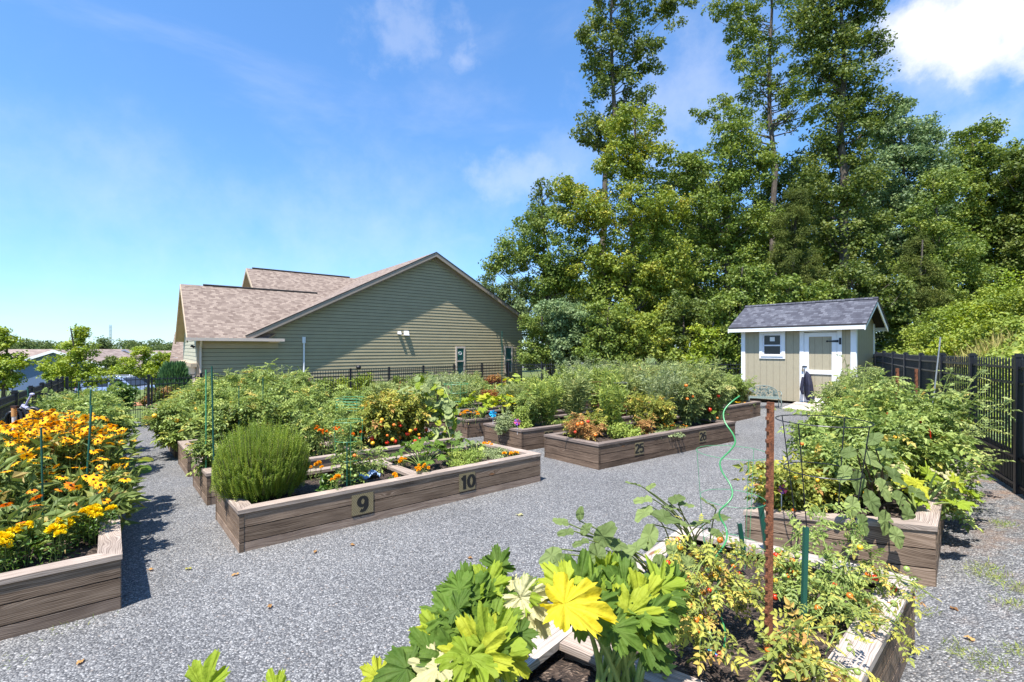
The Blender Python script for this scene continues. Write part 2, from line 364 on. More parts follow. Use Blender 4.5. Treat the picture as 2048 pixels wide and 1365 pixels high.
def soil_mat():
    m, t, b, o = newmat('bark_mulch'); c = nd(t, 'ShaderNodeTexCoord')
    mp_ = nd(t, 'ShaderNodeMapping'); mp_.inputs['Scale'].default_value = (1, 2.6, 1); mp_.inputs['Rotation'].default_value = (0, 0, 0.6); t.links.new(c.outputs['Object'], mp_.inputs[0])
    v = nd(t, 'ShaderNodeTexVoronoi', Scale=58.0); t.links.new(mp_.outputs[0], v.inputs['Vector'])
    n = nd(t, 'ShaderNodeTexNoise', Scale=9.0, Detail=5.0); t.links.new(c.outputs['Object'], n.inputs['Vector'])
    s = nd(t, 'ShaderNodeSeparateXYZ'); t.links.new(v.outputs['Color'], s.inputs[0])
    r = ramp(t, s.outputs[0], [(0.0, (0.018, 0.012, 0.009)), (0.55, (0.055, 0.036, 0.027)), (0.86, (0.11, 0.075, 0.055)), (1.0, (0.27, 0.20, 0.15))])
    t.links.new(mixc(t, 0.4, r.outputs[0], ramp(t, n.outputs[0], [(0.35, (0.2, 0.2, 0.2)), (0.65, (1, 1, 1))]).outputs[0], 'MULTIPLY'), b.inputs['Base Color'])
    b.inputs['Roughness'].default_value = 0.95; bump(t, b, mth(t, 'ADD', v.outputs['Distance'], n.outputs[0]), 0.9, 0.012)
    return m
M['soil'] = soil_mat()
def gravel_mat():
    m, t, b, o = newmat('gravel'); c = nd(t, 'ShaderNodeTexCoord'); ob = c.outputs['Object']
    nzw = nd(t, 'ShaderNodeTexNoise', Scale=40.0, Detail=2.0); t.links.new(ob, nzw.inputs['Vector'])
    wv = nd(t, 'ShaderNodeVectorMath', operation='MULTIPLY_ADD'); t.links.new(nzw.outputs['Color'], wv.inputs[0]); wv.inputs[1].default_value = (0.012, 0.012, 0.0); t.links.new(ob, wv.inputs[2])
    v = nd(t, 'ShaderNodeTexVoronoi', Scale=72.0, Randomness=1.0); t.links.new(wv.outputs[0], v.inputs['Vector'])
    v2 = nd(t, 'ShaderNodeTexVoronoi', Scale=135.0, Randomness=1.0); t.links.new(wv.outputs[0], v2.inputs['Vector'])
    s = nd(t, 'ShaderNodeSeparateXYZ'); t.links.new(v.outputs['Color'], s.inputs[0])
    s2 = nd(t, 'ShaderNodeSeparateXYZ'); t.links.new(v2.outputs['Color'], s2.inputs[0])
    st = [(0.0, (0.064, 0.064, 0.066)), (0.3, (0.143, 0.143, 0.146)), (0.62, (0.250, 0.249, 0.247)), (0.88, (0.42, 0.415, 0.40)), (0.97, (0.55, 0.54, 0.53)), (1.0, (0.36, 0.28, 0.22))]
    c1 = ramp(t, s.outputs[0], st).outputs[0]; c2 = ramp(t, s2.outputs[0], st).outputs[0]
    col = mixc(t, 0.35, c1, c2)
    gap = nd(t, 'ShaderNodeMapRange'); t.links.new(v.outputs['Distance'], gap.inputs[0]); gap.inputs[1].default_value = 0.35; gap.inputs[2].default_value = 0.75; gap.inputs[3].default_value = 0.0; gap.inputs[4].default_value = 0.62
    col = mixc(t, gap.outputs[0], col, (0.05, 0.052, 0.06))
    big = nd(t, 'ShaderNodeTexNoise', Scale=0.55, Detail=6.0, Roughness=0.6); t.links.new(ob, big.inputs['Vector'])
    col = mixc(t, 0.5, col, ramp(t, big.outputs[0], [(0.3, (0.66, 0.66, 0.67)), (0.5, (1.0, 1.0, 1.0)), (0.7, (1.3, 1.28, 1.24))]).outputs[0], 'MULTIPLY')
    # soil and litter showing through in patches, mostly on the fence side
    sx = nd(t, 'ShaderNodeSeparateXYZ'); t.links.new(ob, sx.inputs[0])
    sdist = mth(t, 'ADD', mth(t, 'MULTIPLY', sx.outputs[0], 0.8526), mth(t, 'MULTIPLY', sx.outputs[1], -0.5225))
    sm = nd(t, 'ShaderNodeMapRange'); t.links.new(sdist, sm.inputs[0]); sm.inputs[1].default_value = 0.6; sm.inputs[2].default_value = 2.1
    dn = nd(t, 'ShaderNodeTexNoise', Scale=2.6, Detail=9.0, Roughness=0.68); t.links.new(ob, dn.inputs['Vector'])
    dm = nd(t, 'ShaderNodeMapRange'); t.links.new(mth(t, 'ADD', dn.outputs[0], mth(t, 'MULTIPLY', sm.outputs[0], 0.10)), dm.inputs[0]); dm.inputs[1].default_value = 0.55; dm.inputs[2].default_value = 0.70
    dcol = ramp(t, s2.outputs[1], [(0.0, (0.10, 0.05, 0.03)), (0.5, (0.27, 0.16, 0.10)), (1.0, (0.45, 0.32, 0.22))]).outputs[0]
    col = mixc(t, mth(t, 'MULTIPLY', dm.outputs[0], mth(t, 'MULTIPLY', sm.outputs[0], 0.75)), col, dcol)
    t.links.new(col, b.inputs['Base Color']); b.inputs['Roughness'].default_value = 0.8; b.inputs['Specular IOR Level'].default_value = 0.35
    hgt = mth(t, 'ADD', mth(t, 'MULTIPLY', mth(t, 'SUBTRACT', 1.0, v.outputs['Distance']), 1.0), mth(t, 'MULTIPLY', s.outputs[1], 0.6))
    bump(t, b, hgt, 0.9, 0.014)
    return m
M['gravel'] = gravel_mat()
def lawn_mat():
    m, t, b, o = newmat('lawn'); c = nd(t, 'ShaderNodeTexCoord')
    n = nd(t, 'ShaderNodeTexNoise', Scale=0.35, Detail=9.0, Roughness=0.65); t.links.new(c.outputs['Object'], n.inputs['Vector'])
    n2 = nd(t, 'ShaderNodeTexNoise', Scale=30.0, Detail=3.0); t.links.new(c.outputs['Object'], n2.inputs['Vector'])
    r = ramp(t, mth(t, 'ADD', mth(t, 'MULTIPLY', n.outputs[0], 0.6), mth(t, 'MULTIPLY', n2.outputs[0], 0.4)), [(0.35, (0.05, 0.085, 0.02)), (0.5, (0.11, 0.15, 0.035)), (0.65, (0.21, 0.22, 0.075))])
    t.links.new(r.outputs[0], b.inputs['Base Color']); b.inputs['Roughness'].default_value = 0.95; bump(t, b, n2.outputs[0], 0.6, 0.05)
    return m
M['lawn'] = lawn_mat()
M['bank'] = plain('bank_earth', (0.045, 0.065, 0.02), 0.95, var=0.5, scale=1.2)
M['asphalt'] = plain('asphalt', (0.075, 0.075, 0.078), 0.9, var=0.2, scale=30)
M['concrete'] = plain('concrete', (0.50, 0.43, 0.38), 0.85, var=0.1, scale=12)
M['pinestraw'] = plain('pine_straw', (0.34, 0.15, 0.07), 0.95, var=0.4, scale=25)
M['black'] = plain('black_powder_coat', (0.010, 0.011, 0.016), 0.42, var=0.2, scale=3)
def rustmat():
    m, t, b, o = newmat('rusty_steel'); c = nd(t, 'ShaderNodeTexCoord')
    n = nd(t, 'ShaderNodeTexNoise', Scale=26.0, Detail=9.0, Roughness=0.7); t.links.new(c.outputs['Object'], n.inputs['Vector'])
    n2 = nd(t, 'ShaderNodeTexNoise', Scale=130.0, Detail=4.0); t.links.new(c.outputs['Object'], n2.inputs['Vector'])
    r = ramp(t, mth(t, 'ADD', mth(t, 'MULTIPLY', n.outputs[0], 0.6), mth(t, 'MULTIPLY', n2.outputs[0], 0.4)), [(0.32, (0.045, 0.02, 0.014)), (0.48, (0.16, 0.055, 0.025)), (0.6, (0.27, 0.10, 0.045)), (0.72, (0.46, 0.27, 0.16))])
    t.links.new(r.outputs[0], b.inputs['Base Color']); b.inputs['Roughness'].default_value = 0.9; bump(t, b, n2.outputs[0], 0.8, 0.004)
    return m
M['rust'] = rustmat()
M['stake_green'] = plain('dark_green_enamel', (0.012, 0.085, 0.06), 0.45)
M['wire_green'] = plain('light_green_wire', (0.07, 0.30, 0.14), 0.4)
M['spiral_green'] = plain('bright_green_plastic', (0.05, 0.27, 0.09), 0.3)
M['wire_grey'] = plain('galvanised_wire', (0.30, 0.31, 0.32), 0.5, metal=0.4)
M['brown_cage'] = plain('rusty_wire', (0.16, 0.06, 0.03), 0.8)
M['stem'] = plain('green_stem', (0.17, 0.22, 0.05), 0.6, var=0.3, scale=20)
M['stem_pale'] = plain('pale_petiole', (0.33, 0.42, 0.12), 0.5, var=0.2, scale=12)
M['stem_dry'] = plain('dry_stem', (0.33, 0.24, 0.12), 0.8, var=0.3, scale=20)
M['stem_dark'] = plain('purple_brown_stem', (0.10, 0.075, 0.05), 0.7, var=0.3, scale=20)
def barkmat():
    m, t, b, o = newmat('bark'); c = nd(t, 'ShaderNodeTexCoord')
    mp_ = nd(t, 'ShaderNodeMapping'); mp_.inputs['Scale'].default_value = (4, 4, 0.8); t.links.new(c.outputs['Object'], mp_.inputs[0])
    n = nd(t, 'ShaderNodeTexNoise', Scale=3.0, Detail=8.0, Roughness=0.7); t.links.new(mp_.outputs[0], n.inputs['Vector'])
    r = ramp(t, n.outputs[0], [(0.3, (0.04, 0.03, 0.025)), (0.55, (0.13, 0.105, 0.085)), (0.75, (0.27, 0.24, 0.21))]); t.links.new(r.outputs[0], b.inputs['Base Color'])
    b.inputs['Roughness'].default_value = 0.95; bump(t, b, n.outputs[0], 0.8, 0.05); return m
M['bark'] = barkmat()
# foliage
M['tree_mid'] = leafmat('leaves_mid_green', [(0, (0.046, 0.078, 0.016)), (0.5, (0.088, 0.130, 0.027)), (0.85, (0.135, 0.175, 0.040)), (1, (0.19, 0.22, 0.06))], rough=0.5, spec=0.3)
M['tree_yellow'] = leafmat('leaves_yellow_green', [(0, (0.060, 0.095, 0.016)), (0.5, (0.115, 0.155, 0.026)), (0.85, (0.19, 0.21, 0.036)), (1, (0.27, 0.21, 0.045))], rough=0.5, spec=0.3)
M['tree_dark'] = leafmat('leaves_dark_green', [(0, (0.034, 0.056, 0.014)), (0.5, (0.064, 0.094, 0.022)), (0.9, (0.105, 0.132, 0.032)), (1, (0.12, 0.11, 0.04))], rough=0.5, spec=0.3)
M['tree_grey'] = leafmat('leaves_grey_green', [(0, (0.05, 0.085, 0.040)), (0.5, (0.09, 0.14, 0.066)), (1, (0.16, 0.21, 0.105))], rough=0.5)
M['cedar'] = leafmat('cedar_sprays', [(0, (0.045, 0.065, 0.018)), (0.5, (0.085, 0.115, 0.030)), (1, (0.14, 0.16, 0.045))], rough=0.7, spec=0.2)
M['bank_leaf'] = leafmat('bank_shrub_leaves', [(0, (0.085, 0.13, 0.022)), (0.5, (0.155, 0.215, 0.036)), (0.9, (0.23, 0.28, 0.05)), (1, (0.32, 0.31, 0.10))], rough=0.55)
M['juniper'] = leafmat('juniper_sprays', [(0, (0.08, 0.13, 0.06)), (0.6, (0.15, 0.22, 0.10)), (1, (0.23, 0.30, 0.15))], rough=0.6)
M['young_leaf'] = leafmat('young_tree_leaves', [(0, (0.09, 0.15, 0.018)), (0.5, (0.17, 0.235, 0.025)), (1, (0.27, 0.31, 0.04))], rough=0.5)
M['far_leaf'] = leafmat('far_tree_leaves', [(0, (0.045, 0.075, 0.03)), (0.5, (0.08, 0.12, 0.045)), (1, (0.13, 0.16, 0.06))], rough=0.7, spec=0.2)
M['tomato_leaf'] = leafmat('tomato_leaves', [(0, (0.085, 0.135, 0.038)), (0.45, (0.165, 0.23, 0.066)), (0.8, (0.26, 0.325, 0.10)), (0.93, (0.31, 0.33, 0.09)), (1, (0.40, 0.33, 0.10))], rough=0.55)
M['tomato_yellow'] = leafmat('yellowing_tomato_leaves', [(0, (0.10, 0.135, 0.035)), (0.4, (0.19, 0.225, 0.05)), (0.7, (0.33, 0.33, 0.07)), (0.88, (0.42, 0.32, 0.09)), (1, (0.30, 0.17, 0.07))], rough=0.6)
M['dry_leaf'] = leafmat('dry_brown_leaves', [(0, (0.14, 0.075, 0.035)), (0.5, (0.30, 0.18, 0.08)), (0.8, (0.45, 0.30, 0.13)), (1, (0.20, 0.22, 0.06))], rough=0.75, spec=0.15)
M['red_leaf'] = leafmat('reddish_leaves', [(0, (0.13, 0.035, 0.02)), (0.45, (0.24, 0.08, 0.035)), (0.7, (0.28, 0.17, 0.05)), (1, (0.17, 0.20, 0.05))], rough=0.7)
M['feather'] = leafmat('feathery_grey_green', [(0, (0.12, 0.165, 0.065)), (0.5, (0.21, 0.27, 0.105)), (0.9, (0.31, 0.36, 0.15)), (1, (0.36, 0.34, 0.14))], rough=0.6)
M['herb'] = leafmat('herb_leaves', [(0, (0.11, 0.17, 0.04)), (0.5, (0.19, 0.26, 0.06)), (1, (0.31, 0.36, 0.09))], rough=0.6)
M['herb_grey'] = leafmat('grey_herb_leaves', [(0, (0.11, 0.15, 0.08)), (0.5, (0.20, 0.25, 0.13)), (1, (0.30, 0.35, 0.20))], rough=0.6)
M['basil'] = leafmat('basil_leaves', [(0, (0.03, 0.075, 0.012)), (0.5, (0.06, 0.125, 0.02)), (1, (0.11, 0.19, 0.035))], rough=0.4, spec=0.5)
M['rosemary'] = leafmat('needle_leaves', [(0, (0.060, 0.11, 0.015)), (0.5, (0.135, 0.205, 0.028)), (1, (0.25, 0.31, 0.05))], rough=0.55)
M['squash'] = leafmat('squash_leaves', [(0, (0.032, 0.085, 0.012)), (0.6, (0.070, 0.150, 0.018)), (1, (0.13, 0.22, 0.025))], rough=0.5, spec=0.35, vein=(0.26, 0.34, 0.08))
M['squash_light'] = leafmat('light_squash_leaves', [(0, (0.12, 0.22, 0.018)), (0.6, (0.22, 0.32, 0.025)), (1, (0.40, 0.42, 0.03))], rough=0.5, vein=(0.42, 0.45, 0.08))
M['squash_yellow'] = leafmat('yellowed_squash_leaf', [(0, (0.70, 0.55, 0.02)), (0.6, (0.78, 0.62, 0.02)), (1, (0.72, 0.60, 0.12))], rough=0.5, vein=(0.66, 0.66, 0.12), transl=0.35, noise=0.12)
M['squash_pale'] = leafmat('pale_dry_squash_leaf', [(0, (0.55, 0.50, 0.22)), (1, (0.62, 0.58, 0.30))], rough=0.6, vein=(0.66, 0.64, 0.4), noise=0.15)
M['vine'] = leafmat('gourd_vine_leaves', [(0, (0.12, 0.18, 0.07)), (0.5, (0.21, 0.29, 0.12)), (1, (0.34, 0.41, 0.18))], rough=0.5, vein=(0.32, 0.38, 0.18))
M['eggplant'] = leafmat('eggplant_leaves', [(0, (0.07, 0.115, 0.035)), (0.5, (0.12, 0.18, 0.06)), (1, (0.19, 0.26, 0.095))], rough=0.6, spec=0.25, vein=(0.30, 0.37, 0.16))
M['weed'] = leafmat('weed_blades', [(0, (0.10, 0.16, 0.03)), (0.5, (0.18, 0.25, 0.045)), (1, (0.33, 0.34, 0.10))], rough=0.7)
M['dry_grass'] = leafmat('dry_grass_blades', [(0, (0.22, 0.20, 0.07)), (0.5, (0.36, 0.32, 0.14)), (1, (0.20, 0.25, 0.06))], rough=0.8)
M['rud_leaf'] = leafmat('coneflower_leaves', [(0, (0.06, 0.10, 0.03)), (0.5, (0.12, 0.17, 0.05)), (0.9, (0.20, 0.25, 0.08)), (1, (0.28, 0.22, 0.09))], rough=0.6)
M['petal'] = leafmat('golden_petals', [(0, (0.72, 0.26, 0.008)), (0.3, (0.84, 0.40, 0.008)), (0.7, (0.90, 0.52, 0.010)), (1, (0.92, 0.62, 0.02))], rough=0.6, spec=0.2, transl=0.2, noise=0.1)
M['petal_orange'] = leafmat('orange_petals', [(0, (0.72, 0.13, 0.01)), (0.5, (0.86, 0.25, 0.01)), (1, (0.88, 0.38, 0.015))], rough=0.6, spec=0.2, transl=0.2, noise=0.1)
M['marigold'] = leafmat('lemon_petals', [(0, (0.80, 0.56, 0.006)), (1, (0.90, 0.72, 0.015))], rough=0.65, spec=0.15, transl=0.15, noise=0.1)
M['cone'] = plain('flower_cone', (0.035, 0.012, 0.006), 0.9, scale=60)
M['fruit_red'] = plain('ripe_tomato', (0.55, 0.035, 0.01), 0.22, var=0.2, scale=4)
M['fruit_orange'] = plain('orange_tomato', (0.72, 0.17, 0.02), 0.22, var=0.25, scale=4)
M['fruit_green'] = plain('green_tomato', (0.28, 0.36, 0.10), 0.25, var=0.2, scale=4)
M['fruit_yellow'] = plain('yellow_tomato', (0.78, 0.42, 0.03), 0.25, var=0.2, scale=4)
M['siding'] = plain('olive_siding', (0.335, 0.29, 0.18), 0.7, var=0.05, scale=2)
M['siding_tan'] = plain('pale_siding', (0.42, 0.40, 0.30), 0.7, var=0.05, scale=2)
M['brickpale'] = plain('pale_pier', (0.55, 0.46, 0.36), 0.8, var=0.1, scale=10)
M['trim'] = plain('taupe_trim', (0.30, 0.245, 0.20), 0.6, var=0.06, scale=3)
M['soffit'] = plain('beige_soffit', (0.42, 0.33, 0.23), 0.7, var=0.06, scale=3)
M['gutter'] = plain('beige_gutter', (0.58, 0.48, 0.41), 0.45, var=0.05, scale=3)
M['white'] = plain('white_paint', (0.80, 0.80, 0.81), 0.5, var=0.03, scale=5)
M['whitep'] = plain('white_plastic', (0.74, 0.74, 0.80), 0.4, var=0.03)
M['shingle'] = shinglemat('brown_shingles', [(0.15, 0.112, 0.092), (0.225, 0.175, 0.143), (0.305, 0.243, 0.198)], 0.17, 0.125, (0.12, 0.085, 0.078))
M['shingle_far'] = shinglemat('far_brown_shingles', [(0.19, 0.14, 0.12), (0.27, 0.21, 0.18), (0.34, 0.27, 0.23)], 0.5, 0.3, (0.16, 0.12, 0.1))
M['shingle_dark'] = shinglemat('charcoal_shingles', [(0.055, 0.055, 0.07), (0.085, 0.088, 0.108), (0.135, 0.138, 0.162)], 0.13, 0.12, (0.03, 0.03, 0.04))
M['ridge'] = plain('dark_ridge', (0.03, 0.026, 0.026), 0.9)
def shedmat():
    m, t, b, o = newmat('tan_grooved_plywood'); uv = nd(t, 'ShaderNodeUVMap'); sp = nd(t, 'ShaderNodeSeparateXYZ'); t.links.new(uv.outputs[0], sp.inputs[0])
    fr = mth(t, 'FRACT', mth(t, 'DIVIDE', sp.outputs[0], 0.203)); gr = mth(t, 'LESS_THAN', fr, 0.05)
    n = nd(t, 'ShaderNodeTexNoise', Scale=5.0, Detail=6.0); mp_ = nd(t, 'ShaderNodeMapping'); mp_.inputs['Scale'].default_value = (14, 1.2, 1); t.links.new(uv.outputs[0], mp_.inputs[0]); t.links.new(mp_.outputs[0], n.inputs['Vector'])
    r = ramp(t, n.outputs[0], [(0.3, (0.335, 0.292, 0.198)), (0.7, (0.40, 0.352, 0.245))])
    col = mixc(t, mth(t, 'MULTIPLY', gr, 0.6), r.outputs[0], (0.14, 0.12, 0.08)); t.links.new(col, b.inputs['Base Color']); b.inputs['Roughness'].default_value = 0.75
    bump(t, b, mth(t, 'ADD', mth(t, 'MULTIPLY', gr, -1.0), mth(t, 'MULTIPLY', n.outputs[0], 0.15)), 0.6, 0.01); return m
M['shed'] = shedmat()
def glassmat(name='window_glass', tint=(0.02, 0.025, 0.03)):
    m, t, b, o = newmat(name); n = nd(t, 'ShaderNodeTexNoise', Scale=1.5); c = nd(t, 'ShaderNodeTexCoord'); t.links.new(c.outputs['Object'], n.inputs['Vector'])
    r = ramp(t, n.outputs[0], [(0.3, tint), (0.7, tuple(q*1.8 for q in tint))]); t.links.new(r.outputs[0], b.inputs['Base Color'])
    b.inputs['Roughness'].default_value = 0.04; b.inputs['Specular IOR Level'].default_value = 0.3; return m
M['glass'] = glassmat()
M['glass_green'] = glassmat('green_tinted_glass', (0.03, 0.085, 0.08))
M['decal'] = plain('green_decal', (0.03, 0.15, 0.11), 0.5)
M['blue_siding'] = plain('slate_blue_siding', (0.10, 0.15, 0.26), 0.8, var=0.06)
M['cream'] = plain('cream_siding', (0.48, 0.42, 0.34), 0.8, var=0.06)
M['carpaint'] = plain('silver_blue_paint', (0.36, 0.42, 0.55), 0.22, metal=0.5, var=0.03)
M['tyre'] = plain('tyre_rubber', (0.015, 0.015, 0.016), 0.8)
M['alloy'] = plain('alloy_rim', (0.45, 0.45, 0.47), 0.3, metal=0.8)
M['carglass'] = glassmat('car_glass', (0.015, 0.02, 0.03))
M['lamp_red'] = plain('tail_lamp', (0.5, 0.02, 0.02), 0.3)
M['lamp_clear'] = plain('head_lamp', (0.7, 0.72, 0.75), 0.15)
M['iron'] = plain('verdigris_iron', (0.17, 0.22, 0.20), 0.6, var=0.35, scale=25)
M['cloth_black'] = plain('navy_black_cloth', (0.014, 0.015, 0.035), 0.75, var=0.4, scale=6, bmp=0.6)
M['cover_black'] = plain('black_rubber_cover', (0.012, 0.012, 0.016), 0.4, var=0.3)
M['pipe_white'] = plain('white_pipe', (0.66, 0.62, 0.62), 0.4)
M['pipe_orange'] = plain('orange_band', (0.55, 0.28, 0.10), 0.6)
M['lever'] = plain('pale_lever', (0.36, 0.36, 0.55), 0.4)
M['blue_cloth'] = plain('light_blue_fabric', (0.30, 0.42, 0.62), 0.8)
M['cyan'] = plain('cyan_foil', (0.02, 0.42, 0.75), 0.35)
M['pink'] = plain('pink_foil', (0.75, 0.10, 0.30), 0.35)
M['violet'] = plain('violet_foil', (0.28, 0.08, 0.50), 0.35)
M['red'] = plain('red_paint', (0.5, 0.03, 0.02), 0.4)
def brassmat():
    m, t, b, o = newmat('brass_plate'); uv = nd(t, 'ShaderNodeUVMap'); mp_ = nd(t, 'ShaderNodeMapping'); mp_.inputs['Rotation'].default_value = (0, 0, 0.8); mp_.inputs['Scale'].default_value = (1, 1, 1); t.links.new(uv.outputs[0], mp_.inputs[0])
    w = nd(t, 'ShaderNodeTexWave', Scale=17.0, Distortion=1.5, Detail=2.0); t.links.new(mp_.outputs[0], w.inputs['Vector'])
    n = nd(t, 'ShaderNodeTexNoise', Scale=30.0, Detail=5.0); t.links.new(uv.outputs[0], n.inputs['Vector'])
    r = ramp(t, mth(t, 'ADD', mth(t, 'MULTIPLY', w.outputs['Fac'], 0.5), mth(t, 'MULTIPLY', n.outputs[0], 0.5)), [(0.3, (0.15, 0.12, 0.06)), (0.5, (0.215, 0.175, 0.095)), (0.7, (0.30, 0.25, 0.145))]); t.links.new(r.outputs[0], b.inputs['Base Color'])
    b.inputs['Roughness'].default_value = 0.5; b.inputs['Metallic'].default_value = 0.15; return m
M['brass'] = brassmat()
M['ink'] = plain('black_ink', (0.008, 0.008, 0.008), 0.6)
M['tip_red'] = leafmat('red_tipped_leaves', [(0, (0.05, 0.085, 0.018)), (0.6, (0.10, 0.14, 0.03)), (0.78, (0.20, 0.12, 0.04)), (1, (0.22, 0.07, 0.035))], rough=0.55)
# ---------------------------------------------------------------- ground
def grid_sheet(name, xs, ys, mat, dz=0.0, label=None):
    X, Y = np.meshgrid(xs, ys); Z = gz(X, Y)+dz; nx, ny = len(xs), len(ys)
    V = np.stack([X.ravel(), Y.ravel(), Z.ravel()], 1)
    i, j = np.meshgrid(np.arange(nx-1), np.arange(ny-1)); a = (j*nx+i).ravel()
    g = G(); g.add(V, np.stack([a, a+1, a+nx+1, a+nx], 1)); return tag(g.build(name, mat, smooth=True), kind='structure')
xs = np.concatenate([[-700, -450, -300, -200, -150, -110, -80, -65], np.arange(-55, 50, 0.8), [55, 65, 80, 110, 150, 220, 320, 450, 700]])
ys = np.concatenate([[-60, -30, -15, -8], np.arange(-5, 60, 0.8), [62, 66, 72, 80, 95, 120, 160, 220, 300, 450, 700, 1200]])
grid_sheet('lawn_ground', xs, ys, M['lawn'])
def clipped_sheet(name, poly, step, mat, dz):
    """ground-following sheet inside a convex polygon"""
    poly = np.asarray(poly, float); lo = poly.min(0); hi = poly.max(0)
    bm = bmesh.new(); nx = int((hi[0]-lo[0])/step)+2; ny = int((hi[1]-lo[1])/step)+2
    vs = [[bm.verts.new((lo[0]+i*step, lo[1]+j*step, 0)) for j in range(ny)] for i in range(nx)]
    for i in range(nx-1):
        for j in range(ny-1): bm.faces.new((vs[i][j], vs[i+1][j], vs[i+1][j+1], vs[i][j+1]))
    area = sum(poly[i][0]*poly[(i+1) % len(poly)][1]-poly[(i+1) % len(poly)][0]*poly[i][1] for i in range(len(poly)))
    if area < 0: poly = poly[::-1]
    for i in range(len(poly)):
        p, q = poly[i], poly[(i+1) % len(poly)]; nrm = (q[1]-p[1], -(q[0]-p[0]), 0)
        bmesh.ops.bisect_plane(bm, geom=bm.verts[:]+bm.edges[:]+bm.faces[:], plane_co=(p[0], p[1], 0), plane_no=nrm, clear_outer=True)
    for v in bm.verts: v.co.z = float(gz(v.co.x, v.co.y))+dz
    me = bpy.data.meshes.new(name); bm.to_mesh(me); bm.free(); me.materials.append(mat)
    for p_ in me.polygons: p_.use_smooth = True
    o = bpy.data.objects.new(name, me); COL.objects.link(o); return tag(o, kind='structure')
LF0 = P(31, 850)[:2]*0+np.array([-7.3, 6.9])
FB = np.array([-0.26, 25.7]); RC = RF0+RFD*16.0
gpoly = [(-10, -8.0), (-12.9, 6.0), FC, FB, RC, RF0+RFD*0.0+(0.12, 0), RF0-RFD*13+(0.12, 0)]
clipped_sheet('gravel_ground', gpoly, 0.5, M['gravel'], 0.045)
# walk to the gate, pine straw beside it, the street beyond
def strip(name, pts, w, mat, dz):
    pts = np.asarray(pts, float); g = G(); V = []
    for i, p in enumerate(pts):
        t = unit(pts[min(i+1, len(pts)-1)]-pts[max(i-1, 0)]); n = np.array([-t[1], t[0]])
        ww = w if np.isscalar(w) else w[i]
        for s in (-1, 1):
            q = p+n*s*ww/2; V.append((q[0], q[1], float(gz(q[0], q[1]))+dz))
    V = np.array(V); g.add(V, [(2*i, 2*i+1, 2*i+3, 2*i+2) for i in range(len(pts)-1)]); return tag(g.build(name, mat), kind='structure')
gatep = FC+BV*2.9
def along(p, d, n, step): return [p+d*step*i for i in range(n)]
strip('entrance_walk', along(gatep+AV*1.0+BV*0.3, AV, 9, 1.0), 1.3, M['concrete'], 0.02)
strip('pine_straw_bed', along(gatep+AV*7.4-BV*7, BV, 14, 1.2), 1.6, M['pinestraw'], 0.03)
strip('street', along(FC+AV*24.5-BV*60, BV, 60, 2.0), 7.0, M['asphalt'], 0.05)
strip('street_kerb', along(FC+AV*20.8-BV*60, BV, 60, 2.0), 0.3, M['concrete'], 0.13)

# ---------------------------------------------------------------- fences
def fence_run(name, label, p0, p1, pitch, height, double=True, n0=0, skip=()):
    root = empty(name, (p0[0], p0[1], float(gz(*p0))), label, 'fence')
    off = np.array(root.location); d = unit(np.asarray(p1)-np.asarray(p0)); Ln = np.linalg.norm(np.asarray(p1)-np.asarray(p0)); npan = max(1, int(round(Ln/pitch))); pt = Ln/npan
    X = np.array([d[0], d[1], 0])
    for k in range(npan+1):
        q = np.asarray(p0)+d*pt*k; z0 = float(gz(*q)); g = G()
        box(g, (q[0], q[1], z0+height/2-0.1), (0.07, 0.07, height+0.2), X)
        box(g, (q[0], q[1], z0+height+0.006), (0.086, 0.086, 0.022), X); box(g, (q[0], q[1], z0+height+0.026), (0.055, 0.055, 0.02), X)
        g.build('post', M['black'], root, off=off)
    for k in range(npan):
        if k in skip: continue
        g = G(); a = np.asarray(p0)+d*(pt*k+0.04); b = np.asarray(p0)+d*(pt*(k+1)-0.04)
        za, zb = float(gz(*a)), float(gz(*b))
        def beam(f, t, hgt):
            pa = np.array([a[0], a[1], za+f]); pb = np.array([b[0], b[1], zb+f]); n = np.array([-d[1], d[0], 0])*t/2; u = np.array([0, 0, hgt/2])
            hexa(g, [pa-n-u, pb-n-u, pb+n-u, pa+n-u], [pa-n+u, pb-n+u, pb+n+u, pa+n+u])
        for f in (height-0.12, height-0.29, 0.42, 0.12): beam(f, 0.03, 0.028)
        m = 16; w = 0.0072
        for i in range(2*m-1):
            s = (i+1)/(2*m); q = a+(b-a)*s; z = za+(zb-za)*s
            tall = i % 2 == 1 or False
            top = height-0.03 if i % 2 == 0 else 0.47
            if not double and i % 2 == 1: continue
            n = np.array([-d[1], d[0]])*w; e = d*w
            bb = [(*(q-n-e), z+0.05), (*(q-n+e), z+0.05), (*(q+n+e), z+0.05), (*(q+n-e), z+0.05)]
            tt = [(c[0], c[1], z+top) for c in bb]; hexa(g, bb, tt)
            c4 = np.array(tt); ap = c4.mean(0)+[0, 0, 0.03]
            g.add(np.vstack([c4, ap]), [(0, 1, 4), (1, 2, 4), (2, 3, 4), (3, 0, 4)])
        g.build('picket_panel', M['black'], root, off=off)
    return root
fence_run('picket_fence', 'black metal picket fence on the right below the shrubby bank', RF0-RFD*3.2, RC, 1.6, 1.52)
fence_run('picket_fence', 'black metal picket fence at the left edge beside the yellow coneflowers', LF0-AV*1.9, FC, 1.83, 1.52)
G0 = FC+BV*2.02; G1 = FC+BV*3.45
fence_run('picket_fence', 'short black picket fence run between the left corner and the open walk gate', FC+BV*0.1, G0, 1.92, 1.5)
fence_run('picket_fence', 'long black picket fence in front of the olive gabled house', G1, FB, 1.83, 1.5)
fence_run('picket_fence', 'black picket fence behind the beds below the tall trees', FB+unit(RC-FB)*0.1, RC-unit(RC-FB)*0.1, 1.83, 1.5)
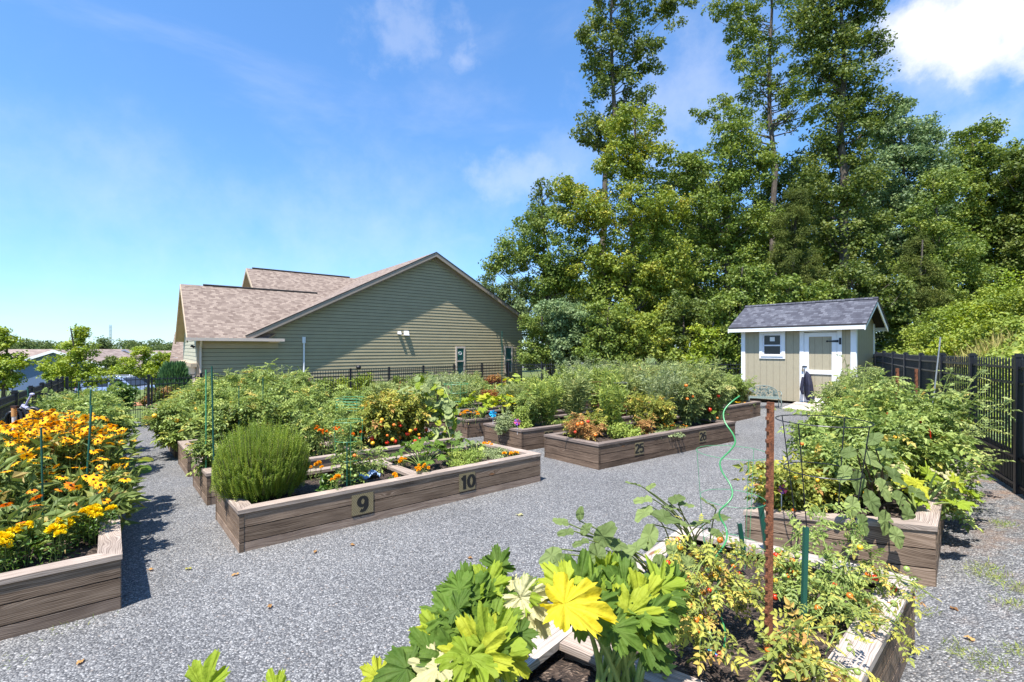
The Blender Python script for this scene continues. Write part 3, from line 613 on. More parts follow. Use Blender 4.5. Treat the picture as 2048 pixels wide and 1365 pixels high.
def gate():
    root = empty('garden_gate', (G0[0], G0[1], float(gz(*G0))), 'black picket gate closing the gravel aisle at its far end', 'gate'); off = np.array(root.location)
    g = G(); a = G0+BV*0.06; b = G1-BV*0.06; z = float(gz(*G0)); X = (BV[0], BV[1], 0); c = (a+b)/2; W = np.linalg.norm(b-a)
    for s, q in ((1, a), (-1, b)):
        q2 = q+BV*0.025*s; box(g, (q2[0], q2[1], z+0.76), (0.05, 0.045, 1.36), X)
    for f in (1.38, 1.21, 0.42, 0.12): box(g, (c[0], c[1], z+f), (W-0.1, 0.035, 0.03), X)
    g.build('gate_frame', M['black'], root, off=off)
    g = G()
    for i in range(23):
        q = a+(b-a)*(i+1)/24; box(g, (q[0], q[1], z+(0.76 if i % 2 else 0.29)), (0.017, 0.017, 1.36 if i % 2 else 0.42), X)
    g.build('gate_pickets', M['black'], root, off=off)
    g = G(); q = b-BV*0.05-AV*0.05; box(g, (q[0], q[1], z+1.05), (0.05, 0.06, 0.14), X); g.build('latch', M['black'], root, off=off)
gate()

# ---------------------------------------------------------------- the olive gabled house
HC = np.array([-13.4, 20.0]); HW = np.array([0.781, 0.6245]); HP = np.array([-0.6245, 0.781])
HZ = float(gz(HC[0], HC[1]))-0.1
def hp(t, q, z): return np.array([HC[0]+HW[0]*t+HP[0]*q, HC[1]+HW[1]*t+HP[1]*q, z])
EZ = 2.38; PT, PZ = 11.3, 7.43; S1 = 0.515           # eave height, peak position and height, slope
def house():
    root = empty('gabled_house', hp(9, 0, HZ), 'large olive green house with lap siding and brown shingle roofs behind the far fence', 'house'); off = np.array(root.location)
    g = G(); c = 0.172; z = HZ
    def gtop(t): return PZ-0.18-S1*abs(t-PT)
    TL, TR = 0.0, 18.0
    lowl = EZ-0.05
    while z < PZ-0.2:
        z1 = z+c
        def ext(zz):
            if zz <= lowl: return TL, TR
            tl = PT-(PZ-0.18-zz)/S1; tr = PT+(PZ-0.18-zz)/S1
            return (max(TL, min(tl, PT)), min(TR, max(tr, PT)))
        a0, b0 = ext(z); a1, b1 = ext(z1)
        if b1-a1 > 0.02:
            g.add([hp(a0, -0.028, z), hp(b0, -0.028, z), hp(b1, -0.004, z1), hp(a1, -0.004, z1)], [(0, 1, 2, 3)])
            g.add([hp(a0, -0.006, z-0.013), hp(b0, -0.006, z-0.013), hp(b0, -0.028, z), hp(a0, -0.028, z)], [(0, 1, 2, 3)], 1)  # underside coloured dark to paint the shadow line below each lap
        z = z1
    pent = [hp(TL, 0.02, HZ-0.6), hp(TR, 0.02, HZ-0.6), hp(TR, 0.02, gtop(TR)), hp(PT, 0.02, gtop(PT)), hp(2.0, 0.02, gtop(2.0)-0.02), hp(TL, 0.02, EZ-0.1)]
    prism(g, pent, (HP[0], HP[1], 0), 0.25)
    g.build('gable_wall', [M['siding'], M['seam_lap_shade']], root, off=off)
    # right side wall and back
    g = G(); prism(g, [hp(TR, 0.28, HZ-0.6), hp(TR, 15, HZ-0.6), hp(TR, 15, gtop(TR)-0.1), hp(TR, 0.28, gtop(TR)-0.1)], (-HW[0], -HW[1], 0), 0.2); g.build('side_wall', M['siding'], root, off=off)
    # street side wall, with pale siding above and piers below
    g = G(); z = HZ+1.9; i = 0
    while z < EZ+2.3:
        w = 7.4 if z < EZ else max(0.0, 7.4*(1-(z-EZ)/2.55)); q0 = (7.4-w)/2
        g.add([hp(-0.016, q0+w, z), hp(-0.016, q0, z), hp(-0.002, q0, z+c), hp(-0.002, q0+w, z+c)], [(0, 1, 2, 3)]); z += c
    prism(g, [hp(0.0, 0.28, HZ+1.85), hp(0.0, 7.4, HZ+1.85), hp(0.0, 7.4, EZ), hp(0.0, 3.7, EZ+2.4), hp(0, 0.28, EZ)], (HW[0], HW[1], 0), 0.2)
    g.build('street_wall', M['siding_tan'], root, off=off)
    g = G()
    for q0, q1 in ((0.3, 1.1), (6.4, 7.3)): prism(g, [hp(-0.02, q0, HZ-0.6), hp(-0.02, q1, HZ-0.6), hp(-0.02, q1, HZ+1.84), hp(-0.02, q0, HZ+1.84)], (HW[0], HW[1], 0), 0.22)
    prism(g, [hp(0.05, 1.1, HZ-0.6), hp(0.05, 6.4, HZ-0.6), hp(0.05, 6.4, HZ+1.8), hp(0.05, 1.1, HZ+1.8)], (HW[0], HW[1], 0), 0.1)
    g.build('garage_front', M['brickpale'], root, off=off)
    g = G(); box(g, hp(-0.12, 3.7, HZ+1.87), (0.22, 7.6, 0.16), (HW[0], HW[1], 0)); g.build('garage_ledge', M['soffit'], root, off=off)
    for q in (0.65, 6.8):
        g = G(); c0 = hp(-0.2, q, HZ+1.25); box(g, c0, (0.12, 0.12, 0.26), (HW[0], HW[1], 0)); g.build('wall_lantern', M['lamp_clear'], root, off=off)
        lo = COL.objects[-1] if False else None
        g = G()
        for a_, b_ in ((-1, -1), (1, -1), (1, 1), (-1, 1)): box(g, c0+np.array([*(HW*0.065*a_+HP*0.065*b_), 0]), (0.014, 0.014, 0.28), (HW[0], HW[1], 0))
        box(g, c0+[0, 0, 0.15], (0.16, 0.16, 0.03), (HW[0], HW[1], 0)); box(g, c0-[0, 0, 0.145], (0.15, 0.15, 0.02), (HW[0], HW[1], 0)); box(g, c0+np.array([*(HW*0.09), 0.2]), (0.2, 0.03, 0.03), (HW[0], HW[1], 0))
        g.build('lantern_frame', M['black'], root, off=off)
    g = G(); box(g, hp(-0.12, 0.45, EZ-0.35), (0.16, 0.1, 0.1), unit(np.array([HW[0], HW[1], -0.5]))); g.build('wall_camera', M['black'], root, off=off)
    # corner boards
    g = G(); box(g, hp(0.05, -0.03, (HZ-0.4+EZ-0.1)/2), (0.15, 0.03, EZ-0.1-HZ+0.4), (HW[0], HW[1], 0)); g.build('corner_board', M['soffit'], root, off=off)
    # ---- roofs
    def slab(name, pts, mat, th=0.10, org=None, ax=None, fm=None):
        """roof plane: pts in order along eave first; uv in metres, v up the slope"""
        pts = np.asarray(pts, float); e = unit(pts[1]-pts[0]); n = unit(np.cross(pts[1]-pts[0], pts[-1]-pts[0])); 
        if n[2] < 0: n = -n
        v = np.cross(n, e); v = v if v[2] > 0 else -v
        g = G(); k = len(pts); uv = [(np.dot(p-pts[0], e), np.dot(p-pts[0], v)) for p in pts]
        g.add(pts, [list(range(k))], 0, 0.5, uv)
        V = np.vstack([pts-n*0.001, pts-n*th]); g.add(V, [(i, (i+1) % k, (i+1) % k+k, i+k) for i in range(k)], 1); g.add(V, [list(range(k, 2*k))[::-1]], 1)
        return g.build(name, [mat, fm or M['soffit']], root, off=off)
    GO = 0.42
    # main gable: ridge runs away from the garden
    rz = lambda t: PZ-S1*abs(t-PT)
    TE0, TE1 = 1.75, 18.45
    slab('main_roof_left', [hp(TE0, 16, rz(TE0)), hp(TE0, -GO, rz(TE0)), hp(PT, -GO, PZ), hp(PT, 16, PZ)], M['shingle'])
    slab('main_roof_right', [hp(TE1, -GO, rz(TE1)), hp(TE1, 16, rz(TE1)), hp(PT, 16, PZ), hp(PT, -GO, PZ)], M['shingle'])
    g = G()
    for ta, tb in ((TE0, PT), (TE1, PT)):
        A = hp(ta, -GO-0.03, rz(ta)); B = hp(tb, -GO-0.03, rz(tb)); dn = np.array([0, 0, -1.0])
        n = np.array([HP[0], HP[1], 0])*0.03
        g.add([A+dn*0.26, B+dn*0.26, B+dn*0.03, A+dn*0.03, A+dn*0.26+n, B+dn*0.26+n, B+dn*0.03+n, A+dn*0.03+n], [(0, 1, 2, 3), (7, 6, 5, 4), (0, 4, 5, 1), (3, 2, 6, 7), (0, 3, 7, 4), (1, 5, 6, 2)])
    g.build('rake_board', M['trim'], root, off=off)
    g = G()
    for ta, tb in ((TE0+0.3, PT), (TE1-0.3, PT)):      # frieze board against the siding
        A = hp(ta, -0.045, rz(ta)-0.13); B = hp(tb, -0.045, rz(tb)-0.13); dn = np.array([0, 0, -1.0]); n = np.array([HP[0], HP[1], 0])*0.03
        g.add([A+dn*0.24, B+dn*0.24, B, A, A+dn*0.24+n, B+dn*0.24+n, B+n, A+n], [(0, 1, 2, 3), (7, 6, 5, 4), (0, 4, 5, 1), (3, 2, 6, 7)])
    g.build('frieze_board', M['trim'], root, off=off)
    g = G()
    for ta, tb in ((TE0, PT), (TE1, PT)):              # dark shingle edge over the rake
        A = hp(ta, -GO-0.05, rz(ta)+0.01); B = hp(tb, -GO-0.05, rz(tb)+0.01); n = np.array([HP[0], HP[1], 0])*0.1; dn = np.array([0, 0, -0.035])
        hexa(g, [A+dn, B+dn, B+dn+n, A+dn+n], [A, B, B+n, A+n])
    g.build('drip_edge', M['ridge'], root, off=off)
    # street wing: low gable with its ridge parallel to the garden wall
    QE, QR, ZR = -0.42, 3.4, 5.02; S2 = (ZR-EZ)/(QR-QE); TG = -0.37
    slab('wing_roof_front', [hp(TG, QE, EZ), hp(2.6, QE, EZ), hp(7.2, QR, ZR), hp(TG, QR, ZR)], M['shingle'])
    slab('wing_roof_back', [hp(7.2, 2*QR-QE, EZ), hp(TG, 2*QR-QE, EZ), hp(TG, QR, ZR), hp(7.2, QR, ZR)], M['shingle'])
    Q2, Z2, T2 = 7.0, 6.62, 2.98
    slab('upper_roof_front', [hp(T2, 3.3, Z2-S2*3.7), hp(8.0, 3.3, Z2-S2*3.7), hp(9.9, Q2, Z2), hp(T2, Q2, Z2)], M['shingle'])
    slab('upper_roof_back', [hp(9.9, 11.5, Z2-S2*4.5), hp(T2, 11.5, Z2-S2*4.5), hp(T2, Q2, Z2), hp(9.9, Q2, Z2)], M['shingle'])
    prism_pts = [hp(T2+0.4, Q2-3.6, Z2-S2*3.75), hp(T2+0.4, Q2+4.2, Z2-S2*4.35), hp(T2+0.4, Q2, Z2-0.15)]
    g = G(); prism(g, prism_pts, (HW[0], HW[1], 0), 0.1); g.build('upper_gable_end', M['siding_tan'], root, off=off)
    g = G()
    for t0, q0, zc, qe0, qe1 in ((TG, QR, ZR, QE, 2*QR-QE), (T2, Q2, Z2, 3.3, 11.5)):
        for qe in (qe0, qe1):
            A = hp(t0-0.03, qe, zc-S2*abs(qe-q0)); B = hp(t0-0.03, q0, zc); dn = np.array([0, 0, -0.05]); n = np.array([HW[0], HW[1], 0])*0.05
            hexa(g, [A+dn*4, B+dn*4, B+dn*4+n, A+dn*4+n], [A+dn*0.2, B+dn*0.2, B+dn*0.2+n, A+dn*0.2+n])
    g.build('wing_rake_board', M['soffit'], root, off=off)
    g = G()
    for t0, t1, q0, zc in ((TG+0.9, 5.9, QR, ZR), (T2+0.3, 9.0, Q2, Z2)):
        A = hp(t0, q0, zc+0.035); B = hp(t1, q0, zc+0.035); tube(g, [A, B], 0.05, 6)
    g.build('ridge_vent', M['ridge'], root, off=off)
    # gutter with its end piece
    g = G(); box(g, hp(1.45, QE-0.06, EZ-0.05), (3.75, 0.12, 0.13), (HW[0], HW[1], 0)); g.build('gutter', M['gutter'], root, off=off)
    g = G(); box(g, hp(1.55, -0.05, EZ-0.28), (3.2, 0.05, 0.26), (HW[0], HW[1], 0)); box(g, hp(1.55, -0.2, EZ-0.14), (3.2, 0.36, 0.03), (HW[0], HW[1], 0)); g.build('frieze_board', M['soffit'], root, off=off)
    g = G(); tube(g, [hp(0.12, QE-0.05, EZ-0.1), hp(0.12, -0.15, EZ-0.38), hp(0.12, -0.10, EZ-0.55), hp(0.12, -0.10, HZ)], 0.045, 8); g.build('downspout', M['gutter'], root, off=off)
    # utility pipe, vents, lamp
    g = G(); tube(g, [hp(4.28, -0.08, HZ), hp(4.28, -0.08, 2.28)], 0.045, 8); tube(g, [hp(4.28, -0.08, 2.2), hp(4.28, -0.08, 2.5)], 0.085, 8); g.build('service_pipe', M['whitep'], root, off=off)
    for t0, s, z in ((9.2, 0.15, 2.80), (9.62, 0.24, 2.79)):
        g = G(); b0 = [hp(t0-s/2, -0.22, z-s/2), hp(t0+s/2, -0.22, z-s/2), hp(t0+s/2, -0.01, z-s/2), hp(t0-s/2, -0.01, z-s/2)]; t_ = [hp(t0-s/2, -0.12, z+s/2), hp(t0+s/2, -0.12, z+s/2), hp(t0+s/2, -0.01, z+s/2), hp(t0-s/2, -0.01, z+s/2)]
        hexa(g, b0, t_); g.build('wall_vent', M['whitep'], root, off=off)
    g = G(); ellipsoid(g, hp(6.86, -0.32, 0.98), (0.13, 0.13, 0.12)); tube(g, [hp(6.86, -0.02, 0.9), hp(6.86, -0.3, 0.9)], 0.03, 6); g.build('round_lamp', M['black'], root, off=off)
    # two narrow sash windows
    for k, (ta, tb) in enumerate(((12.83, 13.48), (16.5, 17.15))):
        zt, zb = CZ+0.13+0.02*k, CZ-1.58; tm = (ta+tb)/2; W = tb-ta
        g = G(); X = (HW[0], HW[1], 0)
        for t0 in (ta+0.04, tb-0.04): box(g, hp(t0, -0.05, (zt+zb)/2), (0.085, 0.06, zt-zb), X)
        for z0, h0 in ((zt-0.05, 0.1), (zb+0.04, 0.08), (zt-0.87, 0.07)): box(g, hp(tm, -0.052, z0), (W-0.17, 0.055, h0), X)
        fr = g.build('window', M['gutter'], root, off=off)
        g = G(); box(g, hp(tm, -0.025, (zt+zb)/2), (W-0.17, 0.02, zt-zb-0.1), X)
        for i in range(22): box(g, hp(tm, -0.038, zt-0.14-i*0.07), (W-0.19, 0.004, 0.012), X)
        g.build('pane', M['glass_green'], fr, off=off)
        if k == 0:
            g = G(); box(g, hp(tm-0.03, -0.045, zt-0.40), (0.34, 0.008, 0.36), X); dc = g.build('window_sticker', M['decal'], fr, off=off)
            g = G(); a_ = np.linspace(0, 2*math.pi, 25); tube(g, [hp(tm-0.03+0.12*math.cos(t), -0.056, zt-0.40+0.085*math.sin(t)) for t in a_], 0.012, 5, cap=False)
            for x0 in (-0.06, 0.0, 0.055): box(g, hp(tm-0.03+x0, -0.054, zt-0.40), (0.03, 0.006, 0.05), X)
            g.build('oval_emblem', M['whitep'], fr, off=off)
    return root
house()
# the next unit beyond, seen past the street wall
def porch_wing():
    o_ = hp(-0.6, 13.0, HZ-0.3); root = empty('porch_wing', o_, 'low shingled porch roof on pale posts beyond the olive house', 'porch'); off = np.array(root.location)
    def q(t, qq, z): return hp(t-1.2, qq+11.0, z-0.4)
    g = G(); A, B, C, D_ = q(0.7, -1.2, EZ-0.75), q(5.5, -1.2, EZ-0.75), q(5.5, 1.9, EZ+1.0), q(1.1, 1.9, EZ+1.0)
    g.add([A, B, C, D_], [(0, 1, 2, 3)], 0, 0.5, [(0, 0), (5, 0), (5, 4), (0.6, 4)]); V = np.array([A, B, C, D_]); V = np.vstack([V-[0, 0, 0.001], V-[0, 0, 0.14]]); g.add(V, [(i, (i+1) % 4, (i+1) % 4+4, i+4) for i in range(4)]+[(7, 6, 5, 4)], 1)
    g.build('roof', [M['shingle'], M['soffit']], root, off=off)
    g = G()
    for t in (1.0,): box(g, q(t, -0.8, HZ+1.2), (0.22, 0.22, 2.5), (HW[0], HW[1], 0))
    g.build('post', M['whitep'], root, off=off)
    g = G(); prism(g, [q(1.3, 0.8, HZ-0.6), q(5, 0.8, HZ-0.6), q(5, 0.8, EZ-.1), q(1.3, 0.8, EZ-.1)], (HP[0], HP[1], 0), 0.2); g.build('wall', M['brickpale'], root, off=off)
porch_wing()

# ---------------------------------------------------------------- houses down the street
def gable_box(name, label, u, D, wpx, ve, vr, wall, fl_yaw, vent=None, depth=10.0, mat_roof='shingle_far', gend=True, win=()):
    """simple house with gable roof: ridge along local x; front faces the camera"""
    c = at(u, CV, D); w = wpx/F*D; zb = float(gz(c[0], D))-0.6; ze = CZ+(CV-ve)/F*D; zr = CZ+(CV-vr)/F*D
    root = empty(name, (c[0], D, zb), label, 'house', None); root.rotation_euler = (0, 0, fl_yaw)
    g = G(); he = ze-zb; hr = zr-zb
    hexa(g, [(-w/2, 0, 0), (w/2, 0, 0), (w/2, depth, 0), (-w/2, depth, 0)], [(-w/2, 0, he), (w/2, 0, he), (w/2, depth, he), (-w/2, depth, he)])
    ax = 0 if gend == 'side' else 1
    o = 0.5
    if gend == 'side':     # ridge parallel to the front
        for x in (-w/2, w/2): g.add([(x, 0, he), (x, depth, he), (x, depth/2, hr-0.1)], [(0, 1, 2)])
        R = [[(-w/2-o, -o, he-0.12), (w/2+o, -o, he-0.12), (w/2+o, depth/2, hr), (-w/2-o, depth/2, hr)], [(w/2+o, depth+o, he-0.12), (-w/2-o, depth+o, he-0.12), (-w/2-o, depth/2, hr), (w/2+o, depth/2, hr)]]
    else:
        for y in (0, depth): g.add([(-w/2, y, he), (w/2, y, he), (0, y, hr-0.1)], [(0, 1, 2)])
        R = [[(-w/2-o, depth+o, he-0.12), (-w/2-o, -o, he-0.12), (0, -o, hr), (0, depth+o, hr)], [(w/2+o, -o, he-0.12), (w/2+o, depth+o, he-0.12), (0, depth+o, hr), (0, -o, hr)]]
    g.build('wall', M[wall], root)
    g = G()
    for r_ in R:
        V = np.array(r_, float); L1 = np.linalg.norm(V[1]-V[0]); L2 = np.linalg.norm(V[2]-V[1]); V2 = np.vstack([V-[0, 0, .001], V-[0, 0, 0.2]])
        g.add(V, [(0, 1, 2, 3)], 0, 0.5, [(0, 0), (L1, 0), (L1, L2), (0, L2)]); g.add(V2, [(i, (i+1) % 4, (i+1) % 4+4, i+4) for i in range(4)]+[(7, 6, 5, 4)], 1)
    g.build('roof', [M[mat_roof], M['white']], root)
    if gend != 'side':
        g = G()
        for x in (-w/2-o, w/2+o): A = np.array([x, -o-0.03, he-0.12]); B = np.array([0, -o-0.03, hr]); hexa(g, [A-[0, 0, .3], B-[0, 0, .3], B-[0, -.06, .3], A-[0, -.06, .3]], [A, B, B+[0, .06, 0], A+[0, .06, 0]])
        g.build('rake_board', M['white'], root)
    for (x, z, ww, hh) in win:
        g = G(); 
        for dx, dz, a, b in ((-ww/2, 0, .14, hh+.14), (ww/2, 0, .14, hh+.14), (0, hh/2, ww-.14, .14), (0, -hh/2, ww-.14, .14)): box(g, (x+dx, -0.04, z+dz), (a, 0.08, b))
        f = g.build('window', M['white'], root); g = G(); box(g, (x, -0.01, z), (ww-0.1, 0.04, hh-0.1)); g.build('pane', M['glass'], f)
    return root
gable_box('town_house', 'slate blue gabled house with brown roof beyond the left fence', 112, 52, 190, 738, 700, 'blue_siding', math.radians(18), win=((-4.2, 2.6, 1.3, 1.3), (0.8, 2.6, 1.3, 1.3)), depth=13)
gable_box('town_house', 'low cream house with long brown roof at the far left edge', 10, 60, 300, 728, 699, 'cream', math.radians(10), gend='side', depth=12)
gable_box('town_house', 'cream house with brown roof behind the tallest young tree', 185, 78, 200, 728, 702, 'cream', math.radians(-8), gend='side', depth=14, win=((2.6, 3.8, 1.4, 1.4), (5.2, 3.8, 1.4, 1.4)))
gable_box('town_house', 'brown roofed house behind the silver car', 270, 66, 190, 740, 706, 'cream', math.radians(12), gend='side', depth=12, win=((-4.5, 2.2, 1.2, 1.4),))
gable_box('town_house', 'brown roofed house with white gable trim behind the small pointed evergreen', 225, 92, 120, 722, 699, 'blue_siding', math.radians(30), depth=14)
gable_box('town_house', 'tan roofed house just left of the olive house', 318, 62, 120, 742, 704, 'cream', math.radians(-14), depth=14)
def mast():
    p = at(221, CV, 230); zb = float(gz(p[0], p[1])); zt = CZ+(CV-650)/F*230
    root = empty('radio_mast', (p[0], p[1], zb), 'thin lattice radio mast standing far off on the skyline', 'mast'); g = G()
    for k in range(3):
        a = 2*math.pi*k/3; x, y = 0.45*math.cos(a), 0.45*math.sin(a); tube(g, [(x, y, 0), (x, y, zt-zb)], 0.09, 4)
    for i in range(26):
        z = (zt-zb)*i/26; box(g, (0, 0, z), (0.9, 0.5, 0.15))
    g.build('lattice', M['wire_grey'], root)
mast()
# ---------------------------------------------------------------- raised beds
BH = 0.46
def inset(poly, d):
    """move every edge of a CCW polygon inwards by d"""
    poly = np.asarray(poly, float); n = len(poly); out = []
    for i in range(n):
        p0, p1, p2 = poly[i-1], poly[i], poly[(i+1) % n]
        e1 = unit(p1-p0); e2 = unit(p2-p1); n1 = np.array([-e1[1], e1[0]]); n2 = np.array([-e2[1], e2[0]])
        A = np.array([e1, -e2]).T; b = (p1+n2*d)-(p1+n1*d)
        s = np.linalg.solve(A, b); out.append(p1+n1*d+e1*s[0])
    return np.array(out)
class Bed: pass
def arc(cx, cy, rx, ry, a0, a1, n=12): return [(cx+rx*math.cos(math.radians(a0+(a1-a0)*i/n)), cy+ry*math.sin(math.radians(a0+(a1-a0)*i/n))) for i in range(n+1)]
DIG = {'0': [arc(0, 0, .23, .37, 90, 450, 28)], '1': [[(-.2, .2), (-.02, .32), (0.04, .40)], [(0.03, .46), (0.03, -.46)]],
       '2': [arc(0, .17, .22, .22, 160, -30, 12)+[(-.22, -.36)], [(-.28, -.37), (.28, -.37)]],
       '5': [[(.26, .38), (-.19, .38)], [(-.17, .42), (-.21, .02)], [(-.19, .05)]+arc(.0, -.13, .24, .24, 110, -150, 14)],
       '6': [arc(0, -.14, .22, .24, 90, 450, 22), [(-.20, -.12)]+arc(0.02, .0, .24, .38, 175, 60, 10)],
       '7': [[(-.26, .38), (.27, .38)], [(.22, .34), (.02, -.02), (-.08, -.45)]],
       '9': [arc(0, .14, .22, .24, 90, 450, 22), [(.20, .12)]+arc(-0.02, .0, .24, .38, -5, -120, 10)]}
def text_mesh(txt, size, mat, parent, loc, ux, uz, name='number'):
    """bold digits built from flat strokes standing in the plane ux/uz"""
    ux = np.asarray(ux, float); uz = np.asarray(uz, float); un = np.cross(ux, uz); g = G(); adv = 0.62; W = 0.098
    for k, ch in enumerate(txt):
        x0 = (k-(len(txt)-1)/2)*adv+(0.06 if ch == '1' and k == 0 else 0)
        for si, st in enumerate(DIG[ch]):
            p = np.array(st, float)+[x0, 0]; closed = np.linalg.norm(p[0]-p[-1]) < 1e-6
            t = np.gradient(p, axis=0)
            if closed: t[0] = t[-1] = p[1]-p[-2]
            t = unit(t); n = np.stack([-t[:, 1], t[:, 0]], 1); w = W*(0.75+0.5*np.abs(t[:, 1:2]))
            if closed: p[-1] = p[0]
            a_ = p+n*w; b_ = p-n*w; m = len(p); z = 0.0003*si
            V = [ux*(q[0]*size)+uz*(q[1]*size)+un*(0.0012+z) for q in np.vstack([a_, b_])]
            g.add(V, [(i, i+m, i+m+1, i+1) for i in range(m-1)])
    return g.build(name, mat, parent, loc=loc)
def make_bed(label, quad, divider=None, plates=(), zoff=0.0, h=BH, dark=False):
    """quad: 4 ground points; 0-1 is the long side that faces us, then round counter-clockwise"""
    quad = np.asarray(quad, float)[:, :2]
    b = Bed(); b.quad = quad; b.label = label
    ar = sum(quad[i][0]*quad[(i+1) % 4][1]-quad[(i+1) % 4][0]*quad[i][1] for i in range(4)); assert ar > 0, label
    zg = [float(gz(*q))+zoff for q in quad]
    A = np.column_stack([quad, np.ones(4)]); co, *_ = np.linalg.lstsq(A, np.array(zg), rcond=None)
    zf = lambda p: co[0]*p[0]+co[1]*p[1]+co[2]
    b.z = zf; c = quad.mean(0)
    root = empty('raised_bed', (c[0], c[1], zf(c)), label, 'garden bed', 'raised wooden vegetable beds on the gravel'); off = np.array(root.location); b.root = root
    inner = inset(quad, 0.04); seam = inset(quad, 0.012)
    P3 = lambda p, z: np.array([p[0], p[1], zf(p)+z])
    for i in range(4):
        j = (i+1) % 4; g = G()
        nb = 3
        for k in range(nb):
            z0 = -0.05 if k == 0 else k*0.145; z1 = (k+1)*0.145-0.010 if k < nb-1 else h-0.034
            r = random.uniform(0.05, 0.9); mat = 2 if k == 0 and random.random() < 0.55 else 0
            o0, o1, i0, i1 = quad[i], quad[j], inner[i], inner[j]
            hexa(g, [P3(o0, z0), P3(o1, z0), P3(i1, z0), P3(i0, z0)], [P3(o0, z1), P3(o1, z1), P3(i1, z1), P3(i0, z1)], mat, r)
        o0, o1, i0, i1 = seam[i], seam[j], inset(quad, 0.038)[i], inset(quad, 0.038)[j]
        hexa(g, [P3(o0, -0.04), P3(o1, -0.04), P3(i1, -0.04), P3(i0, -0.04)], [P3(o0, h-0.04), P3(o1, h-0.04), P3(i1, h-0.04), P3(i0, h-0.04)], 1)
        # end grain strip at the corner
        e = unit(np.array([*(quad[j]-quad[i]), 0])); nn = np.array([e[1], -e[0], 0]); q = np.array([*quad[i], 0])
        for zz0, zz1 in ((0.0, 0.135), (0.145, 0.28), (0.29, h-0.036)):
            cc = q+e*0.021+nn*0.0025; zc = zf(quad[i])
            box(g, (cc[0], cc[1], zc+(zz0+zz1)/2), (0.04, 0.005, zz1-zz0), e, r=0.05)
        g.build('side_wall', [M['wood_b' if dark else 'wood'], M['seam_lap_shade'], M['wood_b' if dark else 'wood_warm']], root, off=off)
    oc = inset(quad, -0.012); ic = inset(quad, 0.135)
    for i in range(4):
        j = (i+1) % 4; g = G()
        hexa(g, [P3(oc[i], h-0.033), P3(oc[j], h-0.033), P3(ic[j], h-0.033), P3(ic[i], h-0.033)], [P3(oc[i], h+0.005), P3(oc[j], h+0.005), P3(ic[j], h+0.005), P3(ic[i], h+0.005)], 0, random.uniform(0.35, 0.75))
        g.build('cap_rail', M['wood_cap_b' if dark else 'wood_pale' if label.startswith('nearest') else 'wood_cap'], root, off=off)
    if divider is not None:
        p = quad[0]+(quad[1]-quad[0])*divider; q = quad[3]+(quad[2]-quad[3])*divider; d = unit(q-p); p = p+d*0.137; q = q-d*0.137; n = np.array([d[1], -d[0]])*0.07
        g = G(); hexa(g, [P3(p-n, h-0.033), P3(q-n, h-0.033), P3(q+n, h-0.033), P3(p+n, h-0.033)], [P3(p-n, h+0.002), P3(q-n, h+0.002), P3(q+n, h+0.002), P3(p+n, h+0.002)], 0, 0.6)
        g.build('divider', M['wood_cap'], root, off=off); g = G(); n = n*0.3; hexa(g, [P3(p-n, 0.1), P3(q-n, 0.1), P3(q+n, 0.1), P3(p+n, 0.1)], [P3(p-n, h-0.034), P3(q-n, h-0.034), P3(q+n, h-0.034), P3(p+n, h-0.034)], 0, 0.4); g.build('divider_board', M['wood'], root, off=off)
    s = inset(quad, 0.039); g = G(); n_ = 24; V = []; Fc = []
    for i in range(n_+1):
        for j in range(n_+1):
            p = s[0]*(1-i/n_)*(1-j/n_)+s[1]*(i/n_)*(1-j/n_)+s[2]*(i/n_)*(j/n_)+s[3]*(1-i/n_)*(j/n_); V.append(P3(p, h-0.10+0.02*math.sin(i*1.3+j*2.1)*math.sin(j*0.9)+0.01*random.random()))
    for i in range(n_):
        for j in range(n_): a = i*(n_+1)+j; Fc.append((a, a+n_+1, a+n_+2, a+1))
    g.add(V, Fc); g.build('soil', M['soil'], root, smooth=True, off=off)
    e = unit(np.array([*(quad[1]-quad[0]), zf(quad[1])-zf(quad[0])])); out = np.array([e[1], -e[0], 0]); up = np.array([0, 0, 1.0])
    for f, txt in plates:
        p = quad[0]+(quad[1]-quad[0])*f; c3 = P3(p, h-0.185)+out*0.006; g = G()
        w2, h2 = (0.125, 0.115) if len(plates) > 0 and txt in ('9', '10', '12') else (0.112, 0.105); V = [c3-e*w2-up*h2, c3+e*w2-up*h2, c3+e*w2+up*h2, c3-e*w2+up*h2]
        V = np.array(V); V = np.vstack([V-out*0.004, V+out*0.003]); uv = [(0, 0), (0, .18), (.29, .18), (.29, 0), (0, 0), (.29, 0), (.29, .18), (0, .18)]+[(0, 0)]*16
        g.add(V, BOXF, 0, 0.5, uv); pl = g.build('number_plate', M['brass'], root, off=off)
        text_mesh(txt, 0.20 if txt in ('9', '10', '12') else 0.185, M['ink'], pl, c3-off+out*0.0035, e, up)
    def pt(sv, t):
        p = quad[0]*(1-sv)*(1-t)+quad[1]*sv*(1-t)+quad[2]*sv*t+quad[3]*(1-sv)*t; return np.array([p[0], p[1], zf(p)+h-0.10])
    b.pt = pt
    def at_u(u, t):
        lo, hi = 0.0, 1.0
        for _ in range(40):
            m = (lo+hi)/2; 
            if (pix(pt(m, t))[0] < u) == (pix(pt(1, t))[0] > pix(pt(0, t))[0]): lo = m
            else: hi = m
        return pt((lo+hi)/2, t)
    b.at_u = at_u
    return b
def wall_f(u, p0, p1):
    """fraction along the wall p0-p1 that photo column u shows"""
    x = (u-CX)/F; d = np.asarray(p1)-np.asarray(p0); return float((x*p0[1]-p0[0])/(d[0]-x*d[1]))
